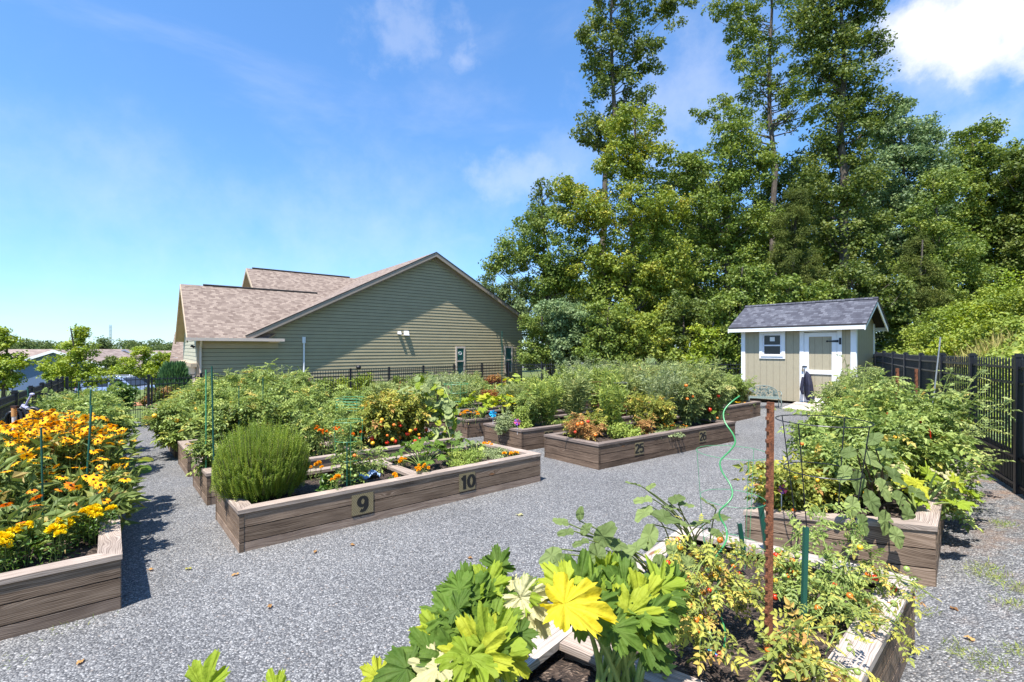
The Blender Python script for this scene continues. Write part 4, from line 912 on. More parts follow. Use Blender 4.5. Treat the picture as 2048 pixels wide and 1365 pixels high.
# bed layout (metres, read off the photograph's corners)
BE = {}
def nv(p, l, s, L_, W_):
    p = np.asarray(p, float); l = unit(np.asarray(l, float)); s = unit(np.asarray(s, float)); return [p, p+l*L_, p+l*L_+s*W_, p+s*W_]
lA = (0.785, 0.62); sA = (-0.65, 0.76); lB = (0.822, 0.569); sB = (-0.608, 0.794)
A0 = np.array([-2.675, 4.606]); B0 = np.array([1.415, 7.69])
bedphr = {
 'A0': 'the front bed marked 9 and 10', 'A1': 'the bed marked 12 behind the needle-leaved bush', 'A2': 'the third bed of the left row',
 'A3': 'the fourth bed of the left row', 'A4': 'the fifth bed of the left row', 'A5': 'the sixth bed of the left row', 'A6': 'the last but one bed of the left row', 'A7': 'the last bed of the left row by the gate',
 'B0': 'the bed marked 25 and 26', 'B1': 'the bed marked 27', 'B2': 'the bed behind number 27', 'B3': 'the fourth bed of the middle row', 'B4': 'the fifth bed of the middle row', 'B5': 'the last bed of the middle row',
 'C0': 'the bed in front of the iron bench', 'C1': 'the bed behind the one with the bench', 'C2': 'the hindmost bed by the tall trees',
 'L0': 'the coneflower bed on the left', 'L1': 'the bed by the hydrant on the left', 'L2': 'the far left bed near the gate',
 'D0': 'the crowded bed on the right', 'E0': 'the bed between shed and right fence', 'F0': 'the nearest bed'}
for k in range(8):
    q = nv(A0+unit(sA)*2.02*k, lA, sA, 3.95, 1.32); pl = []
    if k == 0: pl = [(wall_f(725, q[0], q[1]), '9'), (wall_f(934, q[0], q[1]), '10')]
    if k == 1: pl = [(wall_f(777, q[0], q[1]), '12')]
    lab = ['weathered grey wooden bed with brass plates 9 and 10', 'weathered wooden bed marked 12, just behind bed 9 and 10', 'weathered wooden bed, third from the front along the left aisle', 'wooden bed, fourth from the front along the left aisle, under tomato vines', 'wooden bed, fifth along the left aisle, buried in tomato plants', 'wooden bed, sixth along the left aisle, buried in plants', 'small looking wooden bed end, last but one before the gate', 'wooden bed end nearest to the walk gate'][k]
    BE['A%d' % k] = make_bed(lab, q, 0.5 if k < 3 else None, pl)
for k in range(6):
    q = nv(B0+unit(sB)*2.02*k, lB, sB, 4.05, 1.33); pl = []
    if k == 0: pl = [(wall_f(1278, q[0], q[1]), '25'), (wall_f(1405, q[0], q[1]), '26')]
    if k == 1: pl = [(wall_f(1097, q[0], q[1]), '27')]
    lab = ['dark weathered wooden bed with plates 25 and 26', 'dark wooden bed marked 27, half behind bed 25', 'wooden bed behind number 27 with orange marigolds at its corner', 'wooden bed, fourth of the middle row, under tall plants', 'wooden bed, fifth of the middle row, under tall plants', 'wooden bed, last of the middle row before the far fence'][k]
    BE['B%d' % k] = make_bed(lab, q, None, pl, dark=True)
for k in range(3):
    p = np.array([7.12, 13.47])+unit(sB)*2.02*k-unit(lB)*3.1
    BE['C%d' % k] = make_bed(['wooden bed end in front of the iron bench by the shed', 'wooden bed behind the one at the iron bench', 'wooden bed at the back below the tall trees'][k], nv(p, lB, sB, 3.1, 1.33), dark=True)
for k in range(3):
    p = np.array([-3.0, 3.6])+unit(sA)*4.75*k
    BE['L%d' % k] = make_bed(['knotty weathered wooden bed of yellow coneflowers at the left edge', 'wooden bed of tomatoes beside the hydrant on the left', 'wooden bed in the far left corner near the gate'][k], [p-unit(lA)*1.32, p, p+unit(sA)*3.95, p-unit(lA)*1.32+unit(sA)*3.95])
dD = unit(np.array([0.70, 0.714]))
BE['D0'] = make_bed('weathered wooden bed on the right overflowing with tomatoes and eggplant leaves', [(2.21, 4.46), (3.19, 3.54), np.array([3.19, 3.54])+dD*3.35, np.array([2.21, 4.46])+dD*3.35])
BE['E0'] = make_bed('wooden bed between the shed and the right fence', [(5.75, 8.85), (6.75, 8.25), np.array([6.75, 8.25])+RFD*3.0, np.array([5.75, 8.85])+RFD*3.0])
BE['F0'] = make_bed('nearest wooden bed with pale cap boards, squash and a rusty post', [(0.0, 0.72), (2.52, 2.94), (1.46, 3.97), (-0.91, 1.32)], 0.46)

# ---------------------------------------------------------------- garden shed
SA = unit(np.array([-0.6534, 0.757])); SB = unit(np.array([0.757, 0.6534]))
SR = np.array([10.2, 13.95])
def shed():
    L_, W_ = 3.3, 2.15; z0 = float(gz(*(SR+SA*1.6)))+0.12; p3 = lambda s, w, z: np.array([SR[0]+SA[0]*s+SB[0]*w, SR[1]+SA[1]*s+SB[1]*w, z0+z])
    root = empty('garden_shed', p3(L_/2, W_/2, 0), 'tan garden shed with white trim and charcoal shingle roof', 'shed'); off = np.array(root.location); X = (SA[0], SA[1], 0); Y = (SB[0], SB[1], 0); HWL = 2.52
    ds, de = 0.40, 1.42       # door opening along the front
    ws, we = 1.96, 2.66
    def panel(s0, s1, za, zb, name='wall', w0=0.0):
        g = G(); V = [p3(s1, w0, za), p3(s0, w0, za), p3(s0, w0, zb), p3(s1, w0, zb)]; V2 = [np.array(v)+np.array([*(SB*0.04), 0]) for v in V]
        g.add(np.vstack([V, V2]), [(0, 1, 2, 3)], 0, 0.5, [(L_-s1, za), (L_-s0, za), (L_-s0, zb), (L_-s1, zb)]); g.add(np.vstack([V, V2]), [(7, 6, 5, 4), (0, 4, 5, 1), (1, 5, 6, 2), (2, 6, 7, 3), (3, 7, 4, 0)]); return g
    g = G(); 
    for a in ((0, ds, 0, HWL), (ds, de, 2.28, HWL), (de, ws, 0, HWL), (ws, we, 0, 1.46), (ws, we, 2.18, HWL), (we, L_, 0, HWL)):
        q = panel(*a); g.V += q.V; g.Q += q.Q; g.FS += [(f[0]+g.n, f[1], f[2], f[3]) for f in q.FS]; g.n += q.n
    g.build('front_wall', M['shed'], root, off=off)
    RH = 1.0
    for s, nm in ((0.0, 'side_wall'), (L_-0.04, 'side_wall')):
        g = G(); V = [p3(s, 0.042, 0), p3(s, W_, 0), p3(s, W_, HWL), p3(s, W_/2, HWL+0.62), p3(s, 0.042, HWL)]; d = np.array([*(SA*0.04), 0]); V2 = [v+d for v in V]
        g.add(np.vstack([V, V2]), [(0, 1, 2, 3, 4)], 0, 0.5, [(0.04, 0), (W_, 0), (W_, HWL), (W_/2, HWL+.62), (0.04, HWL)]); g.add(np.vstack([V, V2]), [(9, 8, 7, 6, 5)]); g.add(np.vstack([V, V2]), [(i, i+5, (i+1) % 5+5, (i+1) % 5) for i in range(5)]); g.build(nm, M['shed'], root, off=off)
    g = panel(0.04, L_-0.04, 0, HWL, w0=W_-0.045); g.build('back_wall', M['shed'], root, off=off)
    for s in (0.055, L_-0.055): g = G(); box(g, p3(s, -0.014, HWL/2-0.02), (0.13, 0.025, HWL), X); g.build('corner_trim', M['white'], root, off=off)
    for w in (0.04, W_-0.06): g = G(); box(g, p3(-0.014, w, HWL/2-0.02), (0.025, 0.11, HWL), X); g.build('corner_trim', M['white'], root, off=off)
    # roof
    ov, oe = 0.32, 0.33; pitch = 0.62/(W_/2)
    zr = HWL+0.62+0.10; ze = zr-pitch*(W_/2+ov)
    for sg in (0, 1):
        wE = -ov if sg == 0 else W_+ov
        V = np.array([p3(L_+oe, wE, ze), p3(-oe, wE, ze), p3(-oe, W_/2, zr), p3(L_+oe, W_/2, zr)]) if sg == 0 else np.array([p3(-oe, wE, ze), p3(L_+oe, wE, ze), p3(L_+oe, W_/2, zr), p3(-oe, W_/2, zr)])
        g = G(); LL = L_+2*oe; SL = math.hypot(W_/2+ov, zr-ze); g.add(V, [(0, 1, 2, 3)], 0, 0.5, [(0, 0), (LL, 0), (LL, SL), (0, SL)]); V2 = np.vstack([V-[0, 0, .001], V-[0, 0, .045]]); g.add(V2, [(i, (i+1) % 4, (i+1) % 4+4, i+4) for i in range(4)]+[(7, 6, 5, 4)], 1)
        g.build('roof', [M['shingle_dark'], M['ridge']], root, off=off)
    g = G(); tube(g, [p3(L_+oe, W_/2, zr+0.0), p3(-oe, W_/2, zr+0.0)], 0.06, 6); g.build('ridge_cap', M['shingle_dark'], root, off=off)
    g = G()
    for wE in (-ov+0.02, W_+ov-0.02): box(g, p3(L_/2, wE, ze-0.105), (L_+2*oe-0.04, 0.03, 0.12), X)
    g.build('fascia', M['white'], root, off=off)
    for s in (-oe+0.02, L_+oe-0.02):
        for wE in (-ov, W_+ov):
            g = G(); A = p3(s, wE, ze-0.05); B = p3(s, W_/2, zr-0.05); d = np.array([*(SA*0.03), 0]); dn = np.array([0, 0, -0.14]); hexa(g, [A+dn, B+dn, B+dn+d, A+dn+d], [A, B, B+d, A+d]); g.build('rake_trim', M['white'], root, off=off)
    g = G(); box(g, p3(L_/2, -ov/2, ze-0.10), (L_+0.3, ov-0.04, 0.015), X); g.build('soffit', M['shed'], root, off=off)
    g = G()
    for w in (0.35, W_/2, W_-0.35): box(g, p3(L_/2, w, -0.07), (L_, 0.09, 0.13), X)
    g.build('skid', M['wood'], root, off=off)
    # window
    g = G(); wc = (ws+we)/2; zc = 1.83
    for s, a, b in ((ws, 0.10, 0.92), (we, 0.10, 0.92)): box(g, p3(s, -0.017, zc), (a, 0.03, b), X)
    for z, b in ((zc+0.41, 0.10), (zc-0.41, 0.10)): box(g, p3(wc, -0.017, z), (we-ws-0.1, 0.03, b), X)
    box(g, p3(wc, -0.03, zc-0.37), (we-ws-0.02, 0.05, 0.03), X)
    fr = g.build('window', M['white'], root, off=off)
    g = G()
    for s in (ws+0.075, we-0.075): box(g, p3(s, 0.0, zc), (0.05, 0.03, 0.71), X)
    for z in (zc+0.335, zc-0.02, zc-0.335): box(g, p3(wc, -0.001, z), (we-ws-0.2, 0.03, 0.045), X)
    g.build('sash', M['whitep'], fr, off=off)
    g = G(); box(g, p3(wc, 0.02, zc), (we-ws-0.1, 0.01, 0.7), X); g.build('pane', M['glass'], fr, off=off)
    g = G(); box(g, p3(wc+0.0, 0.011, zc+0.19), (0.15, 0.004, 0.14), X); g.build('window_notice', M['white'], fr, off=off)
    # door
    g = G()
    for s in (ds-0.0, de+0.0): box(g, p3(s, -0.017, 1.16), (0.12, 0.03, 2.34), X)
    box(g, p3((ds+de)/2, -0.017, 2.275), (de-ds-0.11, 0.03, 0.10), X); g.build('door_trim', M['white'], root, off=off)
    dl, dr = ds+0.065, de-0.065; g = G(); q = panel(dl, dr, 0.02, 2.21, w0=0.0); dd = q.build('door', M['shed'], root, off=off)
    g = G()
    for s in (dl+0.07, dr-0.07): box(g, p3(s, -0.016, 1.11), (0.13, 0.025, 2.18), X)
    for z in (2.14, 0.97, 0.09): box(g, p3((dl+dr)/2, -0.016, z), (dr-dl-0.27, 0.024, 0.13), X)
    g.build('door_stile', M['white'], dd, off=off)
    for z in (1.93, 0.35):
        g = G(); box(g, p3(ds-0.02, -0.036, z), (0.06, 0.012, 0.20), X); V = [p3(ds+0.02, -0.042, z+0.04), p3(ds+0.32, -0.042, z+0.012), p3(ds+0.32, -0.042, z-0.012), p3(ds+0.02, -0.042, z-0.04)]; prism(g, V, (SB[0], SB[1], 0), 0.01); ellipsoid(g, p3(ds+0.32, -0.038, z), (0.03, 0.012, 0.03)); g.build('strap_hinge', M['black'], dd, off=off)
    g = G(); box(g, p3(dr-0.02, -0.04, 1.14), (0.13, 0.02, 0.03), X); tube(g, [p3(dr+0.03, -0.05, 1.13), p3(dr+0.03, -0.06, 1.06)], 0.012, 6); g.build('hasp', M['black'], dd, off=off)
    g = G(); box(g, p3(dr+0.03, -0.06, 1.02), (0.05, 0.025, 0.07), X); g.build('padlock', M['brass'], dd, off=off)
    return p3, z0, dr
sp3, shz, sdr = shed()
def jacket():
    s0 = sdr-0.03; z1 = 0.90+0.0
    root = empty('hanging_jacket', sp3(s0, -0.1, 0.1), 'dark navy jacket hanging from the shed door handle', 'jacket'); off = np.array(root.location)
    g = G(); rows = [(0.99, 0.02, 0.02), (0.94, 0.04, 0.03), (0.86, 0.08, 0.05), (0.66, 0.11, 0.07), (0.42, 0.12, 0.075), (0.22, 0.12, 0.07), (0.08, 0.10, 0.06)]; n = 18; V = []
    for i, (z, a, b) in enumerate(rows):
        for j in range(n):
            th = 2*math.pi*j/n; k = 1+0.16*math.sin(5*th+i*0.7)+0.08*math.sin(9*th+i); V.append(sp3(s0-0.06+a*k*math.cos(th)-0.02*i, -0.11+b*k*math.sin(th), z))
    g.add(V, [(i*n+j, i*n+(j+1) % n, (i+1)*n+(j+1) % n, (i+1)*n+j) for i in range(len(rows)-1) for j in range(n)]); g.add(np.array(V), [list(range(n))[::-1]]); g.build('jacket_body', M['cloth_black'], root, smooth=True, off=off)
    for sg, zz in ((-1, 0.2), (1, 0.26)):
        g = G(); tube(g, [sp3(s0-0.05+0.07*sg, -0.14, 0.80), sp3(s0-0.07+0.10*sg, -0.19, 0.6), sp3(s0-0.06+0.11*sg, -0.2, 0.42), sp3(s0-0.07+0.08*sg, -0.19, zz)], [0.04, 0.05, 0.048, 0.038], 9); g.build('sleeve', M['cloth_black'], root, smooth=True, off=off)
    g = G(); tube(g, [sp3(s0, -0.05, 1.07), sp3(s0, -0.09, 0.98), sp3(s0-0.01, -0.11, 0.92)], 0.012, 5); g.build('hanging_loop', M['cloth_black'], root, off=off)
jacket()
def ramp_():
    c = sp3(0.91, -0.7, 0); root = empty('wooden_ramp', (c[0], c[1], float(gz(c[0], c[1]))), 'pale wooden ramp of planks leading up to the shed door', 'ramp'); off = np.array(root.location)
    g = G(); n = 9; w0, w1 = -0.06, -1.25; a, b = 0.25, 1.57
    zA = shz+0.0; cc = sp3(0.91, w1, 0); zB = float(gz(cc[0], cc[1]))+0.06
    for i in range(n):
        f0 = i/n+0.004; f1 = (i+1)/n-0.004; V = []
        for f in (f0, f1):
            w = w0+(w1-w0)*f; z = zA+(zB-zA)*f-shz; V.append((w, z))
        bot = [sp3(a, V[1][0], V[1][1]-0.04), sp3(b, V[1][0], V[1][1]-0.04), sp3(b, V[0][0], V[0][1]-0.04), sp3(a, V[0][0], V[0][1]-0.04)]
        hexa(g, bot, [p+np.array([0, 0, 0.04]) for p in bot], 0, random.random())
    g.build('decking', M['ramp'], root, off=off)
    g = G()
    for s in (a+0.05, b-0.05):
        hexa(g, [sp3(s-0.03, w1, zB-shz-0.12), sp3(s+0.03, w1, zB-shz-0.12), sp3(s+0.03, w0, zA-shz-0.26), sp3(s-0.03, w0, zA-shz-0.26)], [sp3(s-0.03, w1, zB-shz-0.045), sp3(s+0.03, w1, zB-shz-0.045), sp3(s+0.03, w0, zA-shz-0.045), sp3(s-0.03, w0, zA-shz-0.045)])
    g.build('stringer', M['wood'], root, off=off)
ramp_()
def bench():
    c = at(1528, CV, 14.6); root = empty('garden_bench', (c[0], c[1], float(gz(c[0], c[1]))), 'small round-backed cast iron bench with leaf pattern beside the shed wall', 'bench'); root.rotation_euler = (0, 0, math.atan2(SA[1], SA[0])+math.pi); root.rotation_euler[2] += 0.5; root.scale = (0.88, 0.88, 0.88)
    W = 0.98; g = G()
    rim = [(x, 0.26+0.03*abs(x), 0.42+0.0+0.40*math.sqrt(max(0, 1-(x/(W/2))**2))**0.75+0.02) for x in np.linspace(-W/2, W/2, 17)]
    tube(g, rim, 0.016, 6); tube(g, [(-W/2, 0.26, 0.44), (W/2, 0.26, 0.44)], 0.014, 6)
    rs = np.random.default_rng(3)
    for i in range(95):
        x = rs.uniform(-W/2+0.03, W/2-0.03); zt = 0.44+0.40*math.sqrt(max(0, 1-(x/(W/2))**2))**0.75; z = rs.uniform(0.45, max(0.46, zt)); a = rs.uniform(0, math.pi); l = 0.055; w = 0.024
        d = np.array([math.cos(a), 0, math.sin(a)]); n = np.array([-math.sin(a), 0, math.cos(a)]); p = np.array([x, 0.262, z]); prism(g, [p-d*l, p-n*w, p+d*l, p+n*w], (0, 1, 0), 0.008)
    for i in range(9):
        x = (i-4)*0.1; tube(g, [(x*0.4, 0.27, 0.44), (x*1.05, 0.27, 0.44+0.36*math.sqrt(max(0, 1-(x/(W/2))**2)))], 0.008, 5)
    g.build('backrest', M['iron'], root)
    g = G(); 
    for i in range(10): box(g, (0, -0.20+i*0.048, 0.42), (W-0.04, 0.028, 0.014))
    for x in (-W/2+0.02, W/2-0.02): box(g, (x, 0.02, 0.42), (0.03, 0.5, 0.022))
    g.build('seat', M['iron'], root)
    for x in (-W/2, W/2):
        for y, y2 in ((-0.24, -0.22), (0.26, 0.22)):
            g = G(); tube(g, [(x, y2, 0.43), (x*1.03, y*1.08, 0.28), (x, y*0.92, 0.14), (x*1.05, y*1.15, 0.0)], [0.02, 0.017, 0.016, 0.02], 6); g.build('leg', M['iron'], root)
        g = G(); tube(g, [(x, 0.26, 0.64), (x*1.04, 0.05, 0.66), (x*1.04, -0.2, 0.63), (x*1.02, -0.25, 0.57), (x, -0.2, 0.52), (x, -0.23, 0.43)], 0.015, 6); g.build('armrest', M['iron'], root)
bench()
def barrow():
    c = at(1783, CV, 15.6); z = float(gz(c[0], c[1])); root = empty('wheelbarrow', (c[0], c[1], z), 'dark wheelbarrow with red handle leaning beside the shed', 'wheelbarrow'); root.rotation_euler = (0, 0, 0.4)
    g = G(); hexa(g, [(-0.35, -0.22, 0.45), (0.25, -0.22, 0.45), (0.25, 0.22, 0.45), (-0.35, 0.22, 0.45)], [(-0.5, -0.34, 0.8), (0.42, -0.34, 0.75), (0.42, 0.34, 0.75), (-0.5, 0.34, 0.8)]); g.build('tray', M['cover_black'], root)
    g = G()
    for y in (-0.26, 0.26): tube(g, [(0.6, y*0.3, 0.3), (0, y, 0.42), (-0.9, y*1.2, 0.95)], 0.02, 6)
    g.build('handle', M['red'], root)
    g = G(); tube(g, [(0.62+0.19*math.cos(a), 0.0, 0.2+0.19*math.sin(a)) for a in np.linspace(0, 2*math.pi, 17)], 0.045, 7, cap=False); g.build('wheel', M['tyre'], root)
    g = G()
    for y in (-0.22, 0.22): tube(g, [(-0.2, y, 0.45), (-0.35, y, 0.0)], 0.018, 6)
    g.build('leg', M['cover_black'], root)
barrow()

# ---------------------------------------------------------------- parked car
def car():
    D = 33.0; c = at(245, CV, D); z = float(gz(c[0], c[1]))+0.06
    z = CZ+(CV-753)/F*D-1.68
    root = empty('parked_car', (c[0], c[1], z), 'silver blue estate car parked on the street beyond the fence', 'car'); root.rotation_euler = (0, 0, math.radians(6))
    # side profile (x forward to the right, z up); lower body and glasshouse
    Wd = 0.93
    prof = [(-2.38, 0.35), (-2.42, 0.75), (-2.33, 1.0), (-2.05, 1.06), (0.95, 1.02), (1.6, 0.98), (2.2, 0.84), (2.4, 0.66), (2.4, 0.38), (1.92, 0.28), (1.78, 0.60), (1.48, 0.74), (1.16, 0.60), (1.02, 0.26), (-1.0, 0.26), (-1.14, 0.60), (-1.46, 0.74), (-1.78, 0.60), (-1.92, 0.30)]
    g = G(); n = len(prof); V = [(x, -Wd*(1-0.05*(z_ > 0.9)), z_) for x, z_ in prof]+[(x, Wd*(1-0.05*(z_ > 0.9)), z_) for x, z_ in prof]
    top = [i for i in range(n)]; g.add(V, [list(range(n))]); g.add(V, [list(range(n, 2*n))[::-1]]); g.add(V, [(i, i+n, (i+1) % n+n, (i+1) % n) for i in range(n)])
    g.build('body', M['carpaint'], root)
    gh = [(-2.28, 1.04), (-1.75, 1.55), (-1.2, 1.66), (0.0, 1.68), (0.45, 1.6), (1.2, 1.03)]; n = len(gh)
    def hh(z): return Wd*(0.95-0.22*(z-1.03)/0.65)
    g = G(); V = [(x, -hh(z_), z_) for x, z_ in gh]+[(x, hh(z_), z_) for x, z_ in gh]; g.add(V, [(i, i+n, i+1+n, i+1) for i in range(1, n-2)]); g.add(V, [list(range(n))[::-1]]); g.add(V, [list(range(n, 2*n))])
    g.build('roof', M['carpaint'], root)
    g = G(); g.add([(0.46, -hh(1.6)*0.96, 1.585), (1.19, -hh(1.04)*0.96, 1.045), (1.19, hh(1.04)*0.96, 1.045), (0.46, hh(1.6)*0.96, 1.585)], [(0, 1, 2, 3)]); g.build('windscreen', M['carglass'], root)
    g = G(); g.add([(-2.27, -hh(1.04)*.96, 1.045), (-1.76, -hh(1.55)*.96, 1.54), (-1.76, hh(1.55)*.96, 1.54), (-2.27, hh(1.04)*.96, 1.045)], [(0, 1, 2, 3)]); g.build('rear_window', M['carglass'], root)
    for s in (-1, 1):
        for q in ([(-2.0, 1.08), (-1.68, 1.46), (-1.35, 1.52), (-1.35, 1.08)], [(-1.28, 1.08), (-1.28, 1.54), (-0.36, 1.57), (-0.36, 1.08)], [(-0.28, 1.08), (-0.28, 1.57), (0.3, 1.53), (0.95, 1.08)]):
            g = G(); prism(g, [(x, s*(hh(z_)+0.004), z_) for x, z_ in q], (0, s, 0), 0.008); g.build('side_window', M['carglass'], root)
        for x in (-1.46, 1.47):
            g = G(); tube(g, [(x+0.29*math.cos(a), s*0.83, 0.32+0.29*math.sin(a)) for a in np.linspace(0, 2*math.pi, 25)], 0.085, 8, cap=False); w = g.build('wheel', M['tyre'], root, smooth=True)
            g = G(); tube(g, [(x, s*0.78, 0.32), (x, s*0.90, 0.32)], 0.21, 20)
            g.build('rim', M['alloy'], w)
        g = G(); box(g, (2.22, s*0.72, 0.74), (0.3, 0.3, 0.12)); g.build('headlight', M['lamp_clear'], root)
        g = G(); box(g, (-2.34, s*0.74, 0.90), (0.16, 0.28, 0.14)); g.build('tail_light', M['lamp_red'], root)
        g = G(); box(g, (0.78, s*1.0, 1.08), (0.12, 0.2, 0.13)); g.build('side_mirror', M['carpaint'], root)
        g = G(); tube(g, [(-1.6, s*0.6, 1.70), (-1.0, s*0.62, 1.73), (0.1, s*0.62, 1.73), (0.3, s*0.6, 1.68)], 0.02, 6); g.build('roof_rail', M['alloy'], root)
car()

# ---------------------------------------------------------------- hydrant, hose and pipe by the left fence
def hydrant():
    D = 6.0; c = at(47, CV, D); z = float(gz(c[0], c[1])); Z = lambda v: CZ+(CV-v)/F*D-z
    root = empty('yard_hydrant', (c[0], c[1], z), 'yard hydrant with pale raised lever at the left fence', 'hydrant')
    g = G(); tube(g, [(0, 0, 0), (0, 0, Z(820))], 0.022, 8); g.build('riser', M['wire_grey'], root)
    g = G(); tube(g, [(-0.03, 0, Z(822)), (0, 0, Z(812)), (0.05, 0, Z(818))], 0.026, 8); tube(g, [(0, 0, Z(815)), (-0.09, -0.03, Z(821))], 0.018, 7); g.build('hydrant_head', M['lever'], root)
    g = G(); tube(g, [(0.01, 0, Z(816)), (0.10, 0, Z(790))], 0.011, 6); ellipsoid(g, (0.11, 0, Z(789)), (0.03, 0.02, 0.018)); g.build('lever', M['lever'], root)
    h = empty('garden_hose', (c[0]+0.02, c[1]-0.06, z), 'thick black hose coiled and hanging from the hydrant', 'hose')
    g = G()
    for i in range(7):
        w = 0.05+0.012*i; x0 = -0.02+0.03*i-0.02; zt = Z(822)+0.02*(i % 3); zb = Z(865)-0.05*(i % 4); a = np.linspace(0, 2*math.pi, 21)
        tube(g, [(x0+w*math.cos(t)*1.0, 0.02*i-0.06+0.02*math.sin(t*2), (zt+zb)/2+(zt-zb)/2*math.sin(t)) for t in a], 0.021, 7, cap=False)
    g.build('hose_coil', M['cover_black'], h, smooth=True)
    D2 = 5.6; c2 = at(28, CV, D2); z2 = float(gz(c2[0], c2[1])); zt = CZ+(CV-818)/F*D2-z2
    p = empty('standpipe', (c2[0], c2[1], z2), 'white pipe with an orange collar standing among the coneflowers', 'pipe')
    g = G(); tube(g, [(0, 0, 0), (0, 0, zt)], 0.02, 10); g.build('pipe', M['pipe_white'], p, smooth=True)
    g = G(); tube(g, [(0, 0, zt-0.09), (0, 0, zt+0.01)], 0.024, 10); g.build('collar', M['pipe_orange'], p, smooth=True)
    g = G(); box(g, (0.01, 0, zt+0.02), (0.07, 0.04, 0.03)); g.build('valve', M['cone'], p)
hydrant()
# ---------------------------------------------------------------- trees and shrubs
LEAF_V = np.array([[0, 0, 0], [0.42, 0.33, 0.07], [1.0, 0, -0.06], [0.42, -0.33, 0.07]])
LEAF_F = np.array([[0, 3, 2, 1]])
MAPLE_V = np.array([[0, 0, 0], [0.30, 0.52, 0.05], [0.62, 0.20, 0.02], [1.0, 0.0, -0.08], [0.62, -0.20, 0.02], [0.30, -0.52, 0.05]])
MAPLE_F = np.array([[0, 5, 4, 3], [0, 3, 2, 1]])
def leafcloud(g, cen, rad, n, size, rng, mat=0, hollow=0.35, up=0.5, out=0.7, tmpl=(LEAF_V, LEAF_F), jit=0.35, rbase=None, flat=None):
    """n leaves round each centre (ellipsoid radii rad); leaves face outwards and up"""
    cen = np.asarray(cen, float); m = len(cen); rad = np.broadcast_to(np.asarray(rad, float), (m, 3))
    d = unit(rng.normal(size=(m, n, 3))); rr = (hollow+(1-hollow)*rng.random((m, n, 1)))**0.6
    off = d*rr*rad[:, None, :]; pos = (cen[:, None, :]+off).reshape(-1, 3)
    nrm = unit(off.reshape(-1, 3)*out/np.maximum(rad.mean(), 1e-3)+np.array([0, 0, up])+rng.normal(size=(m*n, 3))*0.55)
    tan = unit(np.cross(nrm, rng.normal(size=(m*n, 3)))); y = np.cross(nrm, tan)
    fr = np.stack([tan, y, nrm], 1)
    r0 = rng.random((m, 1)) if rbase is None else np.asarray(rbase, float).reshape(m, 1)
    r = np.clip(0.55*r0+0.45*rng.random((m, n)), 0, 1).ravel()
    inst(g, tmpl[0], tmpl[1], pos, fr, size*(1-jit+2*jit*rng.random(m*n)), mat, r)
DM, PM, SM = 2.4, 1.5, 0.80
TREES = 'tall woodland trees behind the shed and beds'
def wood_tree(label, u, D, lobes, mat, seed, size=0.17, dens=1.0, name='woodland_tree', cat='tree', trunk_r=0.16, trunk_u=None, group=TREES, per=62, fork=1, zbase=None, crad=0.62, tmpl=None, cover=0.85):
    """lobes: (u, v, ru, rv) ellipses of the crown in photograph pixels at distance D, built as solid clusters"""
    crad = crad*0.86; rng = np.random.default_rng(seed); s = D/F; tu = u if trunk_u is None else trunk_u
    bx = (tu-CX)*s; zb = float(gz(bx, D)) if zbase is None else zbase
    root = empty(name, (bx, D, zb), label, cat, group); off = np.array(root.location)
    cs, rs = [], []; ztop = zb
    for (lu, lv, ru, rv) in lobes:
        cx, cz, rx, rz = (lu-CX)*s, CZ+(CV-lv)*s, ru*s, rv*s; ry = min(rx, 3.2)*0.9
        vol = rx*rz*4; n = max(4, int(dens*DM*(1.15*rx*rz+0.9*(rx+rz))/crad**1.5))
        d = unit(rng.normal(size=(n, 3))); rr = (0.22+0.78*rng.random((n, 1)))**0.55
        p = d*rr*np.array([rx, ry, rz])*0.93+np.array([cx, D, cz])
        p = p[p[:, 2] > zb+0.15]
        cs.append(p); rs.append(np.full(len(p), 1.0)); ztop = max(ztop, cz+rz*0.8)
    C = np.concatenate(cs); k = rng.random(len(C))
    R = np.stack([crad*(0.65+0.7*k), crad*(0.65+0.7*k), crad*(0.45+0.5*k)], 1)
    g = G(); T = tmpl or (MAPLE_V, MAPLE_F)
    leafcloud(g, C-off, R, int(per*PM), size*SM, rng, tmpl=T, hollow=0.15, up=0.55, out=0.6)
    g.build('crown', M[mat], root)
    g = G(); H = ztop-zb; lean = rng.normal(size=2)*0.25
    tx = np.array([(lobes[0][0]-CX)*s-bx, 0, 0]); ts = np.linspace(0, 1, 9)
    wob = rng.normal(size=(9, 2))*0.10*H/12
    tp = np.stack([tx[0]*ts**1.3+wob[:, 0]*ts, lean[1]*ts+wob[:, 1]*ts, H*ts*0.97-0.4*(ts == 0)], 1)
    tube(g, tp, trunk_r*(1-0.85*ts)+0.02, 9)
    sel = rng.choice(len(C), size=min(len(C), int(14+H*1.6)), replace=False)
    for i in sel:
        c = C[i]-off; hz = c[2]-abs(c[0])*0.35-0.6; t = np.clip(hz/(H*0.97), 0.06, 0.95)
        a = np.array([np.interp(t, ts, tp[:, j]) for j in range(3)]); mid = (a+c)/2+np.array([0, 0, -0.12*np.linalg.norm(c-a)])+rng.normal(size=3)*0.12
        r0 = max(0.02, trunk_r*(1-0.85*t)*0.42); tube(g, [a, mid, c], [r0, r0*0.6, 0.012], 5, cap=False)
    g.build('trunk', M['bark'], root, smooth=True)
    return root
